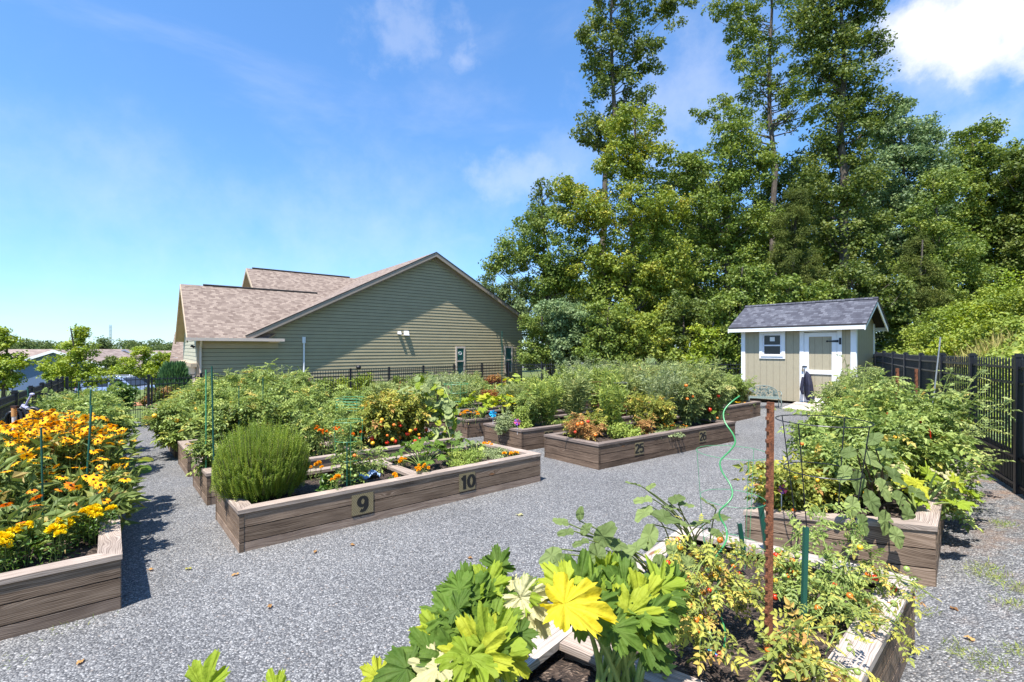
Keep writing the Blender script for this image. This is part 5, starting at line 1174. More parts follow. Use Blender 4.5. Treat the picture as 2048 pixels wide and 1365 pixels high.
# tall trees, front ones last; every crown is a set of lobes
wood_tree('very tall thin tree with dark sparse leaves, rising above the yellow-green one', 1222, 30, [(1240, 10, 78, 70), (1225, 110, 75, 60), (1190, 80, 42, 40), (1230, 190, 82, 60), (1180, 255, 48, 28), (1300, 110, 34, 50), (1350, 20, 50, 22), (1210, 270, 46, 40), (1240, -60, 60, 60)], 'tree_dark', 1, dens=0.62, trunk_u=1198, trunk_r=0.26, size=0.19, crad=0.55, per=52)
wood_tree('broad yellow-green tree with layered leaves left of the centre of the wood', 1262, 27, [(1265, 250, 72, 42), (1240, 320, 60, 40), (1290, 330, 62, 60), (1255, 420, 110, 60), (1170, 430, 60, 50), (1320, 420, 55, 50), (1270, 520, 120, 70), (1180, 540, 70, 70), (1330, 560, 70, 70), (1270, 630, 120, 70), (1130, 380, 40, 26)], 'tree_yellow', 2, dens=1.15, trunk_r=0.22, size=0.17, crad=0.6)
wood_tree('slim airy tree with a bare dark tip left of the yellow-green tree', 1092, 30, [(1085, 385, 22, 32), (1075, 425, 26, 22), (1110, 430, 24, 26), (1150, 385, 30, 18)], 'tree_dark', 3, dens=0.55, size=0.15, trunk_r=0.10, trunk_u=1108, crad=0.4, per=36)
wood_tree('rounded mid green tree leaning out at the left edge of the wood', 1080, 28, [(1085, 440, 62, 34), (1050, 500, 62, 44), (1110, 510, 70, 50), (1010, 530, 42, 30), (1090, 570, 60, 34), (1130, 560, 50, 44)], 'tree_mid', 4, dens=1.0, trunk_u=1098, trunk_r=0.18, size=0.16, crad=0.55)
wood_tree('small distant tree touching the right slope of the house roof', 990, 44, [(985, 575, 42, 28), (1030, 590, 44, 40), (960, 600, 26, 20), (1010, 625, 60, 34), (1060, 600, 30, 40)], 'far_leaf', 5, dens=0.9, size=0.22, crad=0.8)
wood_tree('grey-green loose tree with feathery shoots behind the corner of the house', 1120, 33, [(1130, 600, 60, 44), (1180, 590, 50, 60), (1060, 640, 50, 50), (1120, 650, 70, 50)], 'tree_grey', 6, dens=0.9, size=0.17, crad=0.6)
wood_tree('sprawling tall tree with open wispy branches at the top of the picture', 1530, 31, [(1540, 30, 90, 70), (1500, 110, 44, 50), (1580, 120, 80, 70), (1450, 10, 40, 30), (1520, 190, 60, 50), (1600, 220, 80, 70), (1440, 215, 36, 30), (1400, 230, 22, 14), (1480, 40, 34, 60), (1560, -60, 100, 60)], 'tree_mid', 7, dens=0.52, trunk_u=1545, trunk_r=0.24, size=0.17, crad=0.5, per=44)
wood_tree('full mid green tree with a pointed top between the two tallest trees', 1450, 28, [(1465, 270, 60, 50), (1430, 350, 84, 60), (1500, 340, 70, 60), (1430, 440, 92, 70), (1500, 460, 80, 70), (1440, 540, 90, 70), (1510, 570, 80, 60), (1450, 640, 110, 60), (1370, 340, 40, 30)], 'tree_mid', 8, dens=1.1, trunk_r=0.22, size=0.17)
wood_tree('tallest dense tree with a dark fissured trunk above the shed', 1680, 26, [(1680, 40, 60, 60), (1650, 110, 60, 60), (1700, 170, 74, 56), (1690, 260, 88, 66), (1740, 210, 44, 44), (1680, 350, 90, 70), (1690, 440, 84, 70), (1690, 520, 90, 70), (1680, -40, 70, 60), (1730, 20, 36, 40), (1740, 90, 30, 30), (1620, 40, 40, 60)], 'tree_dark', 9, dens=0.98, trunk_u=1690, trunk_r=0.3, size=0.17)
wood_tree('grey-green layered tree right behind the tallest dense tree', 1810, 32, [(1805, 215, 22, 16), (1800, 260, 66, 40), (1830, 300, 60, 50), (1780, 350, 80, 60), (1850, 370, 70, 60), (1800, 440, 90, 70), (1840, 500, 80, 60)], 'tree_grey', 10, dens=1.1, trunk_r=0.2, size=0.19)
wood_tree('bushy light topped tree near the right edge of the sky', 1950, 33, [(1950, 270, 46, 30), (1945, 320, 66, 50), (1990, 340, 70, 60), (1930, 400, 80, 60), (2000, 430, 80, 70), (1940, 480, 80, 60), (1900, 340, 40, 40), (2000, 520, 80, 50)], 'tree_mid', 11, dens=1.1, trunk_r=0.22, size=0.19)
wood_tree('dark tree filling the right edge above the bank', 2070, 30, [(2050, 330, 50, 50), (2080, 400, 70, 80), (2050, 470, 60, 60), (2120, 330, 80, 70), (2070, 540, 80, 50), (2140, 450, 80, 90)], 'tree_dark', 12, dens=1.0, trunk_r=0.25, size=0.19)
wood_tree('pale green smooth-crowned tree in front of the right hand trees', 1880, 27, [(1880, 370, 40, 40), (1870, 440, 60, 50), (1900, 500, 66, 50), (1860, 540, 70, 44), (1930, 560, 50, 34), (1850, 600, 70, 50), (1920, 600, 60, 40)], 'tree_mid', 13, dens=1.1, size=0.16, trunk_r=0.15)
wood_tree('dark gap tree between the yellow-green tree and the pointed one', 1370, 34, [(1370, 400, 60, 60), (1370, 500, 80, 80), (1350, 600, 110, 80), (1390, 330, 30, 26), (1580, 380, 80, 80), (1570, 480, 90, 80)], 'tree_dark', 14, dens=1.0, size=0.2)
for i_, (u_, D_, vt_, lb_) in enumerate(((1150, 40, 560, 'back row tree at the left, behind the rounded green tree'), (1240, 38, 470, 'back row tree behind the broad yellow-green tree'), (1330, 39, 450, 'back row tree left of the pointed tree'), (1430, 38, 400, 'back row tree behind the pointed tree'), (1530, 40, 400, 'back row tree behind the open wispy tree'), (1630, 38, 330, 'back row tree left behind the tallest dense tree'), (1740, 39, 330, 'back row tree right behind the tallest dense tree'), (1850, 40, 380, 'back row tree behind the grey-green layered tree'), (1940, 39, 400, 'back row tree behind the light topped tree'), (2040, 38, 400, 'back row tree at the right edge'))):
    h_ = 700-vt_; wood_tree(lb_, u_, D_, [(u_, vt_+h_*0.2, 56, h_*0.2), (u_-10, vt_+h_*0.5, 76, h_*0.26), (u_+8, vt_+h_*0.82, 80, h_*0.24)], 'tree_dark' if i_ % 2 else 'tree_mid', 200+i_, size=0.27, crad=0.85, dens=0.95, per=60, trunk_r=0.2, name='woodland_tree', group='back row of the wood')
CED_V = np.array([[0, 0, 0], [0.5, 0.09, 0.0], [1.0, 0, -0.10], [0.5, -0.09, 0.0]])
wood_tree('olive cedar standing just left of the tallest dense tree', 1592, 25, [(1590, 400, 20, 30), (1588, 450, 36, 44), (1592, 520, 54, 50), (1590, 575, 64, 40)], 'cedar', 15, name='cedar_tree', size=0.22, per=110, crad=0.4, dens=0.9, tmpl=(CED_V, LEAF_F), trunk_r=0.12)
wood_tree('low dark olive cedar on the right above the shed roof', 1835, 24, [(1835, 500, 24, 30), (1840, 550, 44, 40), (1830, 600, 54, 34), (1860, 590, 40, 40)], 'cedar', 16, name='cedar_tree', size=0.22, per=110, crad=0.4, dens=0.9, tmpl=(CED_V, LEAF_F), trunk_r=0.1)
# shrubs of the wood edge
US = 'shrubs along the edge of the wood'
shr = [('round glossy shrub hiding the right end of the olive house', 1085, 26, [(1085, 650, 44, 40), (1100, 700, 56, 40), (1065, 710, 34, 40)], 'tree_mid', .13),
 ('shrub with pale feathery fronds beside the round glossy one', 1130, 25, [(1120, 620, 56, 20), (1150, 650, 60, 40), (1140, 700, 60, 44)], 'tree_grey', .15),
 ('dark leafy shrub below the broad yellow-green tree, left half', 1215, 24, [(1215, 650, 60, 60), (1205, 710, 70, 44)], 'tree_mid', .15),
 ('yellow tinted shrub below the broad yellow-green tree, right half', 1290, 23.5, [(1290, 670, 60, 50), (1300, 720, 70, 40)], 'tree_yellow', .15),
 ('dark shrub under the gap between the trees', 1370, 24, [(1370, 640, 60, 60), (1370, 710, 70, 50)], 'tree_dark', .15),
 ('bright green shrub directly left of the shed', 1425, 22.5, [(1430, 680, 50, 50), (1420, 720, 66, 34)], 'young_leaf', .14),
 ('grey-green shrub touching the left eave of the shed', 1475, 22, [(1480, 620, 60, 56), (1470, 690, 56, 60), (1500, 560, 40, 40)], 'tree_mid', .15),
 ('olive shrub showing over the shed roof', 1570, 22, [(1570, 590, 70, 40), (1640, 600, 60, 36)], 'tree_mid', .15),
 ('dark shrub above the right gable of the shed', 1720, 22, [(1700, 570, 60, 44), (1770, 590, 50, 44), (1790, 640, 40, 34)], 'tree_dark', .15)]
for i, (lb, u, D, lo, mt, sz) in enumerate(shr):
    wood_tree(lb, u, D, lo, mt, 40+i, size=sz, name='woodland_shrub', cat='shrub', group=US, crad=0.45, dens=1.15, trunk_r=0.06, per=60)

# ---------------------------------------------------------------- bank on the right: one shrub after another
BK = 'light green shrubs on the bank'
rng = np.random.default_rng(77); bshr = []
bl = [(1790, 700, 17.2, 'young_leaf', 'yellow-green shrub on the bank right beside the shed'), (1835, 690, 16.6, 'bank_leaf', 'low shrub on the bank over the farthest fence posts'), (1900, 668, 15.4, 'young_leaf', 'bright yellow-green shrub in the middle of the bank'),
 (1965, 660, 14.6, 'bank_leaf', 'mounded shrub above the second nearest fence post'), (2030, 650, 13.8, 'bank_leaf', 'mounded shrub at the right edge just over the fence'), (1850, 640, 18.6, 'bank_leaf', 'pale shrub behind the bank front row, nearest the shed'),
 (1915, 615, 17.8, 'bank_leaf', 'pale shrub in the middle of the upper bank'), (1985, 598, 17.0, 'young_leaf', 'yellow tipped shrub on the upper bank'), (2050, 585, 16.4, 'bank_leaf', 'tall shrub on the upper bank at the right edge'),
 (1950, 575, 20.5, 'bank_leaf', 'highest shrub of the bank below the dark trees'), (2030, 545, 20.0, 'young_leaf', 'highest shrub of the bank at the right edge'), (1870, 610, 21.0, 'tree_mid', 'darker shrub where the bank meets the wood'), (1810, 655, 20.0, 'bank_leaf', 'loose shrub low behind the shed corner'), (1768, 690, 19.0, 'bank_leaf', 'low shrub seen just under the shed gable'), (1800, 640, 23.0, 'tree_mid', 'dark leafy shrub filling the dip between shed and bank'), (1860, 590, 25.0, 'tree_mid', 'leafy shrub under the low dark olive cedar'), (2110, 560, 15.5, 'bank_leaf', 'shrub at the far right end of the bank')]
for i, (u, v, D, mt, lb) in enumerate(bl):
    x = (u-CX)/F*D; zg_ = float(gz(x, D)); root = empty('bank_shrub', (x, D, zg_), lb, 'shrub', BK); rg = np.random.default_rng(100+i)
    hgt = max(0.7, CZ+(CV-v)/F*D-zg_+0.35); W = 1.25+0.3*rg.random(); n = 26
    d = unit(rg.normal(size=(n, 3))); d[:, 2] = np.abs(d[:, 2]); C = d*np.array([W, W, hgt*0.85])*(0.35+0.6*rg.random((n, 1)))
    g = G(); leafcloud(g, C, (0.42, 0.42, 0.32), 150, 0.10, rg, hollow=0.1, up=0.6, out=0.5); g.build('foliage', M[mt], root)
    g = G()
    for c in C[::3]: tube(g, [(0, 0, -0.1), c*0.5+[0, 0, -0.1], c], [0.025, 0.015, 0.006], 4, cap=False)
    g.build('stems', M['stem_dark'], root)
# creeping ground cover and dry grass of the bank
def scatter_bank(name, label, mat, n, size, reg, tm, seed, up=0.5, blade=False):
    rg = np.random.default_rng(seed); g = G(); pos = []
    while len(pos) < n:
        t = rg.uniform(reg[0], reg[1]); s = rg.uniform(reg[2], reg[3]); p = RF0+RFD*t+np.array([0.8526, -0.5225])*s; pos.append((p[0], p[1], float(gz(*p))))
    pos = np.array(pos); c0 = pos.mean(0)
    if blade:
        d = unit(rg.normal(size=(n, 3))*0.32+[0, 0, 1]); fr = frames(d, rng=rg); pos[:, 2] -= 0.03
    else:
        pos[:, 2] += rg.random(n)*0.28; nr = unit(rg.normal(size=(n, 3))*0.5+[-0.25, -0.25, 0.8]); t_ = unit(np.cross(nr, rg.normal(size=(n, 3)))); fr = np.stack([t_, np.cross(nr, t_), nr], 1)
    inst(g, tm[0], tm[1], pos, fr, size*(0.6+0.8*rg.random(n)), 0, rg.random(n)); o = g.build(name, M[mat], off=c0, loc=c0)
    return tag(o, label, 'ground cover', None, 'stuff')
BLADE_V = np.array([[0, 0.03, 0], [0, -0.03, 0], [0.55, -0.022, 0.05], [0.55, 0.022, 0.05], [1.0, 0.0, 0.22]]); 
BLADE_V4 = np.array([[0, -0.03, 0], [0.6, -0.022, 0.05], [1.0, 0.004, 0.2], [0.6, 0.022, 0.05]])
scatter_bank('bank_ground_cover', 'light green creeping plants covering the bank', 'bank_leaf', 90000, 0.12, (-3, 34, 0.3, 9), (LEAF_V, LEAF_F), 5)
scatter_bank('juniper_cover', 'grey-green creeping juniper along the fence on the right', 'juniper', 16000, 0.16, (-2.5, 5.5, 0.45, 2.6), (CED_V, LEAF_F), 6)
scatter_bank('dry_grass', 'straw coloured grass on the bank beside the shed', 'dry_grass', 5000, 0.5, (11, 16, 0.7, 3.0), (BLADE_V4, LEAF_F), 7, blade=True)

# ---------------------------------------------------------------- young street trees and garden shrubs on the left
YT = 'young trees along the street'
wood_tree('tallest young light green tree with a tufted top beyond the left fence', 160, 27, [(163, 668, 14, 18), (155, 700, 40, 22), (145, 730, 60, 26), (165, 755, 70, 22), (110, 745, 34, 26)], 'young_leaf', 61, size=0.13, name='young_tree', group=YT, crad=0.36, per=54, dens=0.8, trunk_r=0.06)
wood_tree('young light green tree cut by the left edge of the picture', 5, 22, [(0, 690, 26, 34), (10, 730, 34, 30), (-10, 760, 50, 26)], 'young_leaf', 62, size=0.13, name='young_tree', group=YT, crad=0.36, per=60, dens=0.95, trunk_r=0.06)
wood_tree('young light green tree rising directly behind the parked car', 278, 37, [(282, 708, 20, 16), (272, 735, 34, 26), (250, 742, 22, 16)], 'young_leaf', 63, size=0.15, name='young_tree', group=YT, crad=0.42, per=54, dens=0.95, trunk_r=0.06)
wood_tree('young light green tree nearest to the olive house', 330, 30, [(325, 722, 22, 18), (318, 745, 26, 24), (345, 745, 20, 24)], 'young_leaf', 64, size=0.13, name='young_tree', group=YT, crad=0.36, per=54, dens=0.9, trunk_r=0.06)
wood_tree('small pointed dark evergreen left of the parked car roof', 222, 40, [(222, 725, 12, 14), (222, 745, 20, 22)], 'tree_dark', 65, size=0.16, name='evergreen_shrub', cat='shrub', group=None, crad=0.4, per=60, trunk_r=0.06)
wood_tree('thin crowned far tree beside the radio mast', 202, 95, [(202, 688, 13, 12), (200, 702, 14, 10)], 'far_leaf', 66, size=0.5, crad=1.2, per=40, group=None, name='distant_tree', dens=1.2)
CON_V = np.array([[0, 0, 0], [0.5, 0.13, 0.0], [1.0, 0, 0], [0.5, -0.13, 0.0]])
def upright_conifer():
    D = 19.5; u = 348; x = (u-CX)/F*D; zb = float(gz(x, D)); root = empty('conifer_shrub', (x, D, zb), 'dark green feathery conifer shrub at the corner of the olive house', 'shrub'); rg = np.random.default_rng(8)
    H = CZ+(CV-726)/F*D-zb; W = 33/F*D; n = 3600; h = rg.random(n)**0.8; a = rg.uniform(0, 2*math.pi, n); r = W*np.sqrt(rg.uniform(0.3, 1, n))*(1-0.55*h**2.2)
    pos = np.stack([r*np.cos(a), r*np.sin(a)*0.9, h*H*0.92], 1); d = unit(np.stack([np.cos(a)*0.25, np.sin(a)*0.25, np.ones(n)], 1)+rg.normal(size=(n, 3))*0.14)
    g = G(); inst(g, CON_V, LEAF_F, pos, frames(d, rng=rg), 0.22*(0.6+0.8*rg.random(n)), 0, rg.random(n)*0.8); m = leafmat('blue_green_sprays', [(0, (0.03, 0.075, 0.035)), (0.6, (0.06, 0.13, 0.055)), (1, (0.11, 0.20, 0.075))]); g.build('foliage', m, root)
    g = G(); tube(g, [(0, 0, -0.1), (0, 0, H*0.7)], [0.05, 0.01], 6); g.build('trunk', M['bark'], root)
upright_conifer()
# far wood on the skyline
def far_wood(label, u0, u1, vt, D, seed, mat='far_leaf'):
    rg = np.random.default_rng(seed); s = D/F; n = int((u1-u0)*0.9); us = rg.uniform(u0, u1, n); C = []; 
    for u in us:
        top = np.interp(u, *zip(*vt)); v = rg.uniform(top+3, 712); C.append(((u-CX)*s, D+rg.uniform(-8, 8), CZ+(CV-v)*s))
    C = np.array(C); c0 = C.mean(0); g = G(); R = D*0.0125; leafcloud(g, C-c0, (R, R, R*0.7), 60, D*0.0042, rg, up=0.5); o = g.build('distant_wood', M[mat], loc=c0); tag(o, label, 'wood', None, 'stuff')
far_wood('far hazy wood on the left of the skyline', -60, 130, [(-60, 690), (20, 686), (60, 683), (90, 680), (115, 686), (130, 694)], 140, 1)
far_wood('far wood between the radio mast and the olive house', 225, 352, [(225, 698), (240, 690), (262, 684), (282, 678), (300, 692), (322, 682), (345, 686), (352, 690)], 120, 2)
far_wood('far wood hidden mostly behind the olive house', 340, 1000, [(340, 690), (1000, 690)], 160, 3)
# foundation shrubs between fence and house
FS_ = 'clipped shrubs in front of the olive house'
fs = [(560, 742, 30, 'bank_leaf', 'yellow tipped shrub left of the white service pipe'), (650, 745, 26, 'tree_mid', 'green shrub right of the white service pipe'), (690, 742, 24, 'young_leaf', 'yellow-green shrub under the round black lamp'), (735, 736, 26, 'young_leaf', 'taller yellow tipped shrub right of the round black lamp'),
      (800, 745, 30, 'tree_mid', 'dark green shrub left of the first narrow window'), (850, 738, 26, 'tree_mid', 'loose green shrub close to the first narrow window'), (945, 742, 28, 'bank_leaf', 'golden green shrub under the first narrow window'), (990, 745, 24, 'red_leaf', 'reddish shrub between the two narrow windows'), (450, 748, 30, 'tree_mid', 'low green shrub right of the downspout')]
for i, (u, v, w, mt, lb) in enumerate(fs):
    e_ = np.array([(u-CX)/F, 1.0]); a = HC-HP*1.1; A_ = np.array([e_, -HW]).T; s_ = np.linalg.solve(A_, a); p = e_*s_[0]; D = p[1]; zb = float(gz(*p)); H = CZ+(CV-v)/F*D-zb; W = w/F*D
    root = empty('foundation_shrub', (p[0], p[1], zb), lb, 'shrub', FS_); rg = np.random.default_rng(300+i); n = 24
    d = unit(rg.normal(size=(n, 3))); d[:, 2] = np.abs(d[:, 2]); C = d*np.array([W*1.2, W*0.9, H*0.85])*(0.4+0.55*rg.random((n, 1))); g = G(); leafcloud(g, C, (0.32, 0.32, 0.25), 90, 0.10, rg, hollow=0.1); g.build('foliage', M[mt], root)
    g = G(); 
    for c in C[::4]: tube(g, [(0, 0, -0.05), c], [0.02, 0.006], 4, cap=False)
    g.build('stems', M['stem_dark'], root)
wood_tree('reddish tipped round shrub outside the gate, right of the walk', 322, 16.9, [(325, 790, 34, 22), (312, 800, 26, 18)], 'tip_red', 71, size=0.07, name='garden_shrub', cat='shrub', group=None, crad=0.2, per=90, trunk_r=0.02, dens=0.8)
wood_tree('dark glossy round shrub left of the gate', 240, 13.6, [(243, 790, 26, 28), (238, 810, 26, 26)], 'basil', 72, size=0.06, name='garden_shrub', cat='shrub', group=None, crad=0.18, per=90, trunk_r=0.02, dens=0.8)
# ---------------------------------------------------------------- plant builders (everything in metres, base at the origin)
def pinnate(nl=3, lw=0.20, ll=0.30, droop=0.35):
    V, Fc = [], []
    def lf(o, d, L_, w, dz):
        o = np.array(o); d = unit(np.array(d)); s = np.array([-d[1], d[0], 0]); k = len(V)
        V.extend([o, o+d*L_*0.45+s*w+[0, 0, 0.03], o+d*L_+[0, 0, dz], o+d*L_*0.45-s*w+[0, 0, 0.03]]); Fc.append((k, k+3, k+2, k+1))
    for i in range(nl):
        x = 0.28+0.52*i/max(1, nl-1); z = -droop*x*x
        for s in (-1, 1): lf((x, 0, z), (0.45, s, 0), ll*(1.1-0.25*x), lw*0.5, -0.10)
    lf((0.85, 0, -droop*0.72), (1, 0, 0), ll*1.25, lw*0.6, -0.18)
    k = len(V); V.extend([np.array([0, 0.012, 0]), np.array([0.86, 0.006, -droop*0.74]), np.array([0.86, -0.006, -droop*0.74]), np.array([0, -0.012, 0])]); Fc.append((k, k+1, k+2, k+3))
    return np.array(V), np.array(Fc)
def pinnate_fine(nl=3, droop=0.3):
    V, Fc = [], []
    def lf(o, d, L_, w, dz):
        o = np.array(o); d = unit(np.array(d)); s = np.array([-d[1], d[0], 0]); k = len(V)
        V.extend([o, o+d*L_*0.28+s*w+[0, 0, .02], o+d*L_*0.62+s*w*0.78+[0, 0, .01+dz*0.4], o+d*L_+[0, 0, dz], o+d*L_*0.62-s*w*0.78+[0, 0, .01+dz*0.4], o+d*L_*0.28-s*w+[0, 0, .02], o+d*L_*0.5+[0, 0, dz*0.3-.02]])
        Fc.extend([(k, k+6, k+2, k+1), (k+6, k+3, k+2, k+2)][:1]+[(k+6, k+4, k+3, k+2), (k, k+5, k+4, k+6)])
    for i in range(nl):
        x = 0.25+0.5*i/max(1, nl-1); z = -droop*x*x
        for s in (-1, 1): lf((x, 0.0, z), (0.5, s, 0), 0.28*(1.15-0.3*x), 0.075, -0.07)
    lf((0.82, 0, -droop*0.67), (1, 0, 0), 0.34, 0.10, -0.14)
    k = len(V); V.extend([np.array([0, 0.012, 0]), np.array([0.84, 0.006, -droop*0.7]), np.array([0.84, -0.006, -droop*0.7]), np.array([0, -0.012, 0])]); Fc.append((k, k+1, k+2, k+3))
    return np.array(V), np.array(Fc)
PINF = pinnate_fine(); PIN = pinnate(); PIN2 = pinnate(4, 0.13, 0.24, 0.5)
def shoots(h, w, n, rng, spread=1.0, base=0.12, ztop=1.0, zmin=0.55):
    """bundle of curved shoots from a narrow base to a domed top"""
    out = []
    for i in range(n):
        a = rng.uniform(0, 2*math.pi); r = math.sqrt(rng.uniform(0, 1)); wild = rng.random() < 0.16; kx = 1.25 if wild else 0.95; x, y = r*math.cos(a)*w/2*kx, r*math.sin(a)*w/2*kx
        z = (1.17 if wild else 0.95)*h*(zmin+(ztop-zmin)*(1-0.55*r*r)*rng.uniform(0.62, 1.06)/0.95); b = np.array([x, y, 0])*base
        t = np.linspace(0, 1, 6)[:, None]; p = b+(np.array([x, y, 0])-b)*(t**1.25)*np.array([spread, spread, 0])+np.array([0, 0, z])*t**0.85
        p[1:-1] += rng.normal(size=(4, 3))*0.025; out.append(p)
    return out
def along_shoot(sh, rng, m, lo=0.15):
    P_, D_ = [], []
    for p in sh:
        t = lo+(1-lo)*rng.random(m)**0.8; k = t*(len(p)-1); i = np.minimum(k.astype(int), len(p)-2); f = (k-i)[:, None]
        q = p[i]*(1-f)+p[i+1]*f; P_.append(q)
        d = unit(p[-1]-p[0]); D_.append(np.repeat(d[None], m, 0))
    return np.concatenate(P_), np.concatenate(D_)
def plant_root(name, label, cat, loc, group=None, rz=0.0):
    o = empty(name, loc, label, cat, group); o.rotation_euler = (0, 0, rz); return o
def fruits(root, n, h, w, mats, rng, size=0.03, zr=(0.15, 0.8), name='fruit', faceside=None):
    for i in range(n):
        a = rng.uniform(0, 2*math.pi) if faceside is None else faceside+rng.normal()*0.7; r = w/2*rng.uniform(0.75, 1.0); g = G(); s = size*rng.uniform(0.7, 1.25)
        ellipsoid(g, (0, 0, 0), (s, s, s*rng.uniform(0.85, 1.15)), nu=10, nv=7); o = g.build(name, M[mats[i % len(mats)]], root, smooth=True); o.location = (r*math.cos(a), r*math.sin(a), h*rng.uniform(*zr))
def tomato(label, loc, h, w, seed, mat='tomato_leaf', dens=1.0, fr=0, frm=('fruit_red', 'fruit_orange', 'fruit_green'), frs=0.03, stem='stem', leaf=0.19, cat='tomato plant', name='tomato_plant', tm=None, group=None, fz=(0.15, 0.8), zmin=0.5, droop=0.2):
    rng = np.random.default_rng(seed); root = plant_root(name, label, cat, loc, group)
    n = int(max(8, 20*w*w*1.0+9*h)*dens); sh = shoots(h, w, n, rng, zmin=zmin)
    p, d = along_shoot(sh, rng, int(30*h+14), 0.12); N_ = len(p)
    dd = unit(rng.normal(size=(N_, 3))*np.array([1, 1, 0.45])+np.array([0, 0, 0.15-droop])+p*np.array([0.8, 0.8, 0])/max(w, 0.3)); up = unit(rng.normal(size=(N_, 3))*0.35+[0, 0, 1]); y = unit(np.cross(up, dd)); frm_ = np.stack([dd, y, np.cross(dd, y)], 1)
    g = G(); T = tm or PIN; inst(g, T[0], T[1], p, frm_, leaf*(0.55+0.75*rng.random(N_)), 0, np.clip(rng.normal(0.42, 0.24, N_)+0.15*(p[:, 2]/h-0.5), 0, 1)); g.build('foliage', M[mat], root)
    g = G()
    for q in sh: tube(g, q, [0.010, 0.009, 0.008, 0.006, 0.005, 0.003], 5, cap=False)
    g.build('stems', M[stem], root)
    if fr: fruits(root, fr, h, w, frm, rng, frs, fz, faceside=math.atan2(-loc[1], -loc[0]))
    return root
def feather(label, loc, h, w, seed, mat='feather', dens=1.0, leaf=0.11, name='feathery_plant', cat='tall plant', stem='stem', zmin=0.75, group=None):
    rng = np.random.default_rng(seed); root = plant_root(name, label, cat, loc, group)
    n = int((34*w*w+16)*dens); sh = shoots(h, w, n, rng, zmin=zmin, base=0.35); p, d = along_shoot(sh, rng, int(46*h+10), 0.1); N_ = len(p)
    dd = unit(rng.normal(size=(N_, 3))*[1, 1, 0.5]+[0, 0, 0.45]); g = G(); inst(g, CED_V, LEAF_F, p, frames(dd, rng=rng), leaf*(0.5+rng.random(N_)), 0, rng.random(N_)); g.build('foliage', M[mat], root)
    g = G()
    for q in sh: tube(g, q, 0.004, 4, cap=False)
    g.build('stems', M[stem], root); return root
def herb(label, loc, h, w, seed, mat='herb', leaf=0.035, n=2600, name='herb_plant', cat='herb', flat=0.8, group=None):
    rng = np.random.default_rng(seed); root = plant_root(name, label, cat, loc, group); m = 26
    d = unit(rng.normal(size=(m, 3))); d[:, 2] = np.abs(d[:, 2]); C = d*np.array([w/2*0.8, w/2*0.8, h*0.8])*(0.35+0.6*rng.random((m, 1)))+[0, 0, h*0.05]
    g = G(); leafcloud(g, C, (w*0.16, w*0.16, h*0.2), n//m, leaf, rng, hollow=0.1, up=0.5); g.build('foliage', M[mat], root)
    g = G()
    for c in C: tube(g, [(0, 0, -0.02), c*[0.5, 0.5, 0.6], c], [0.006, 0.005, 0.003], 4, cap=False)
    g.build('stems', M['stem'], root); return root
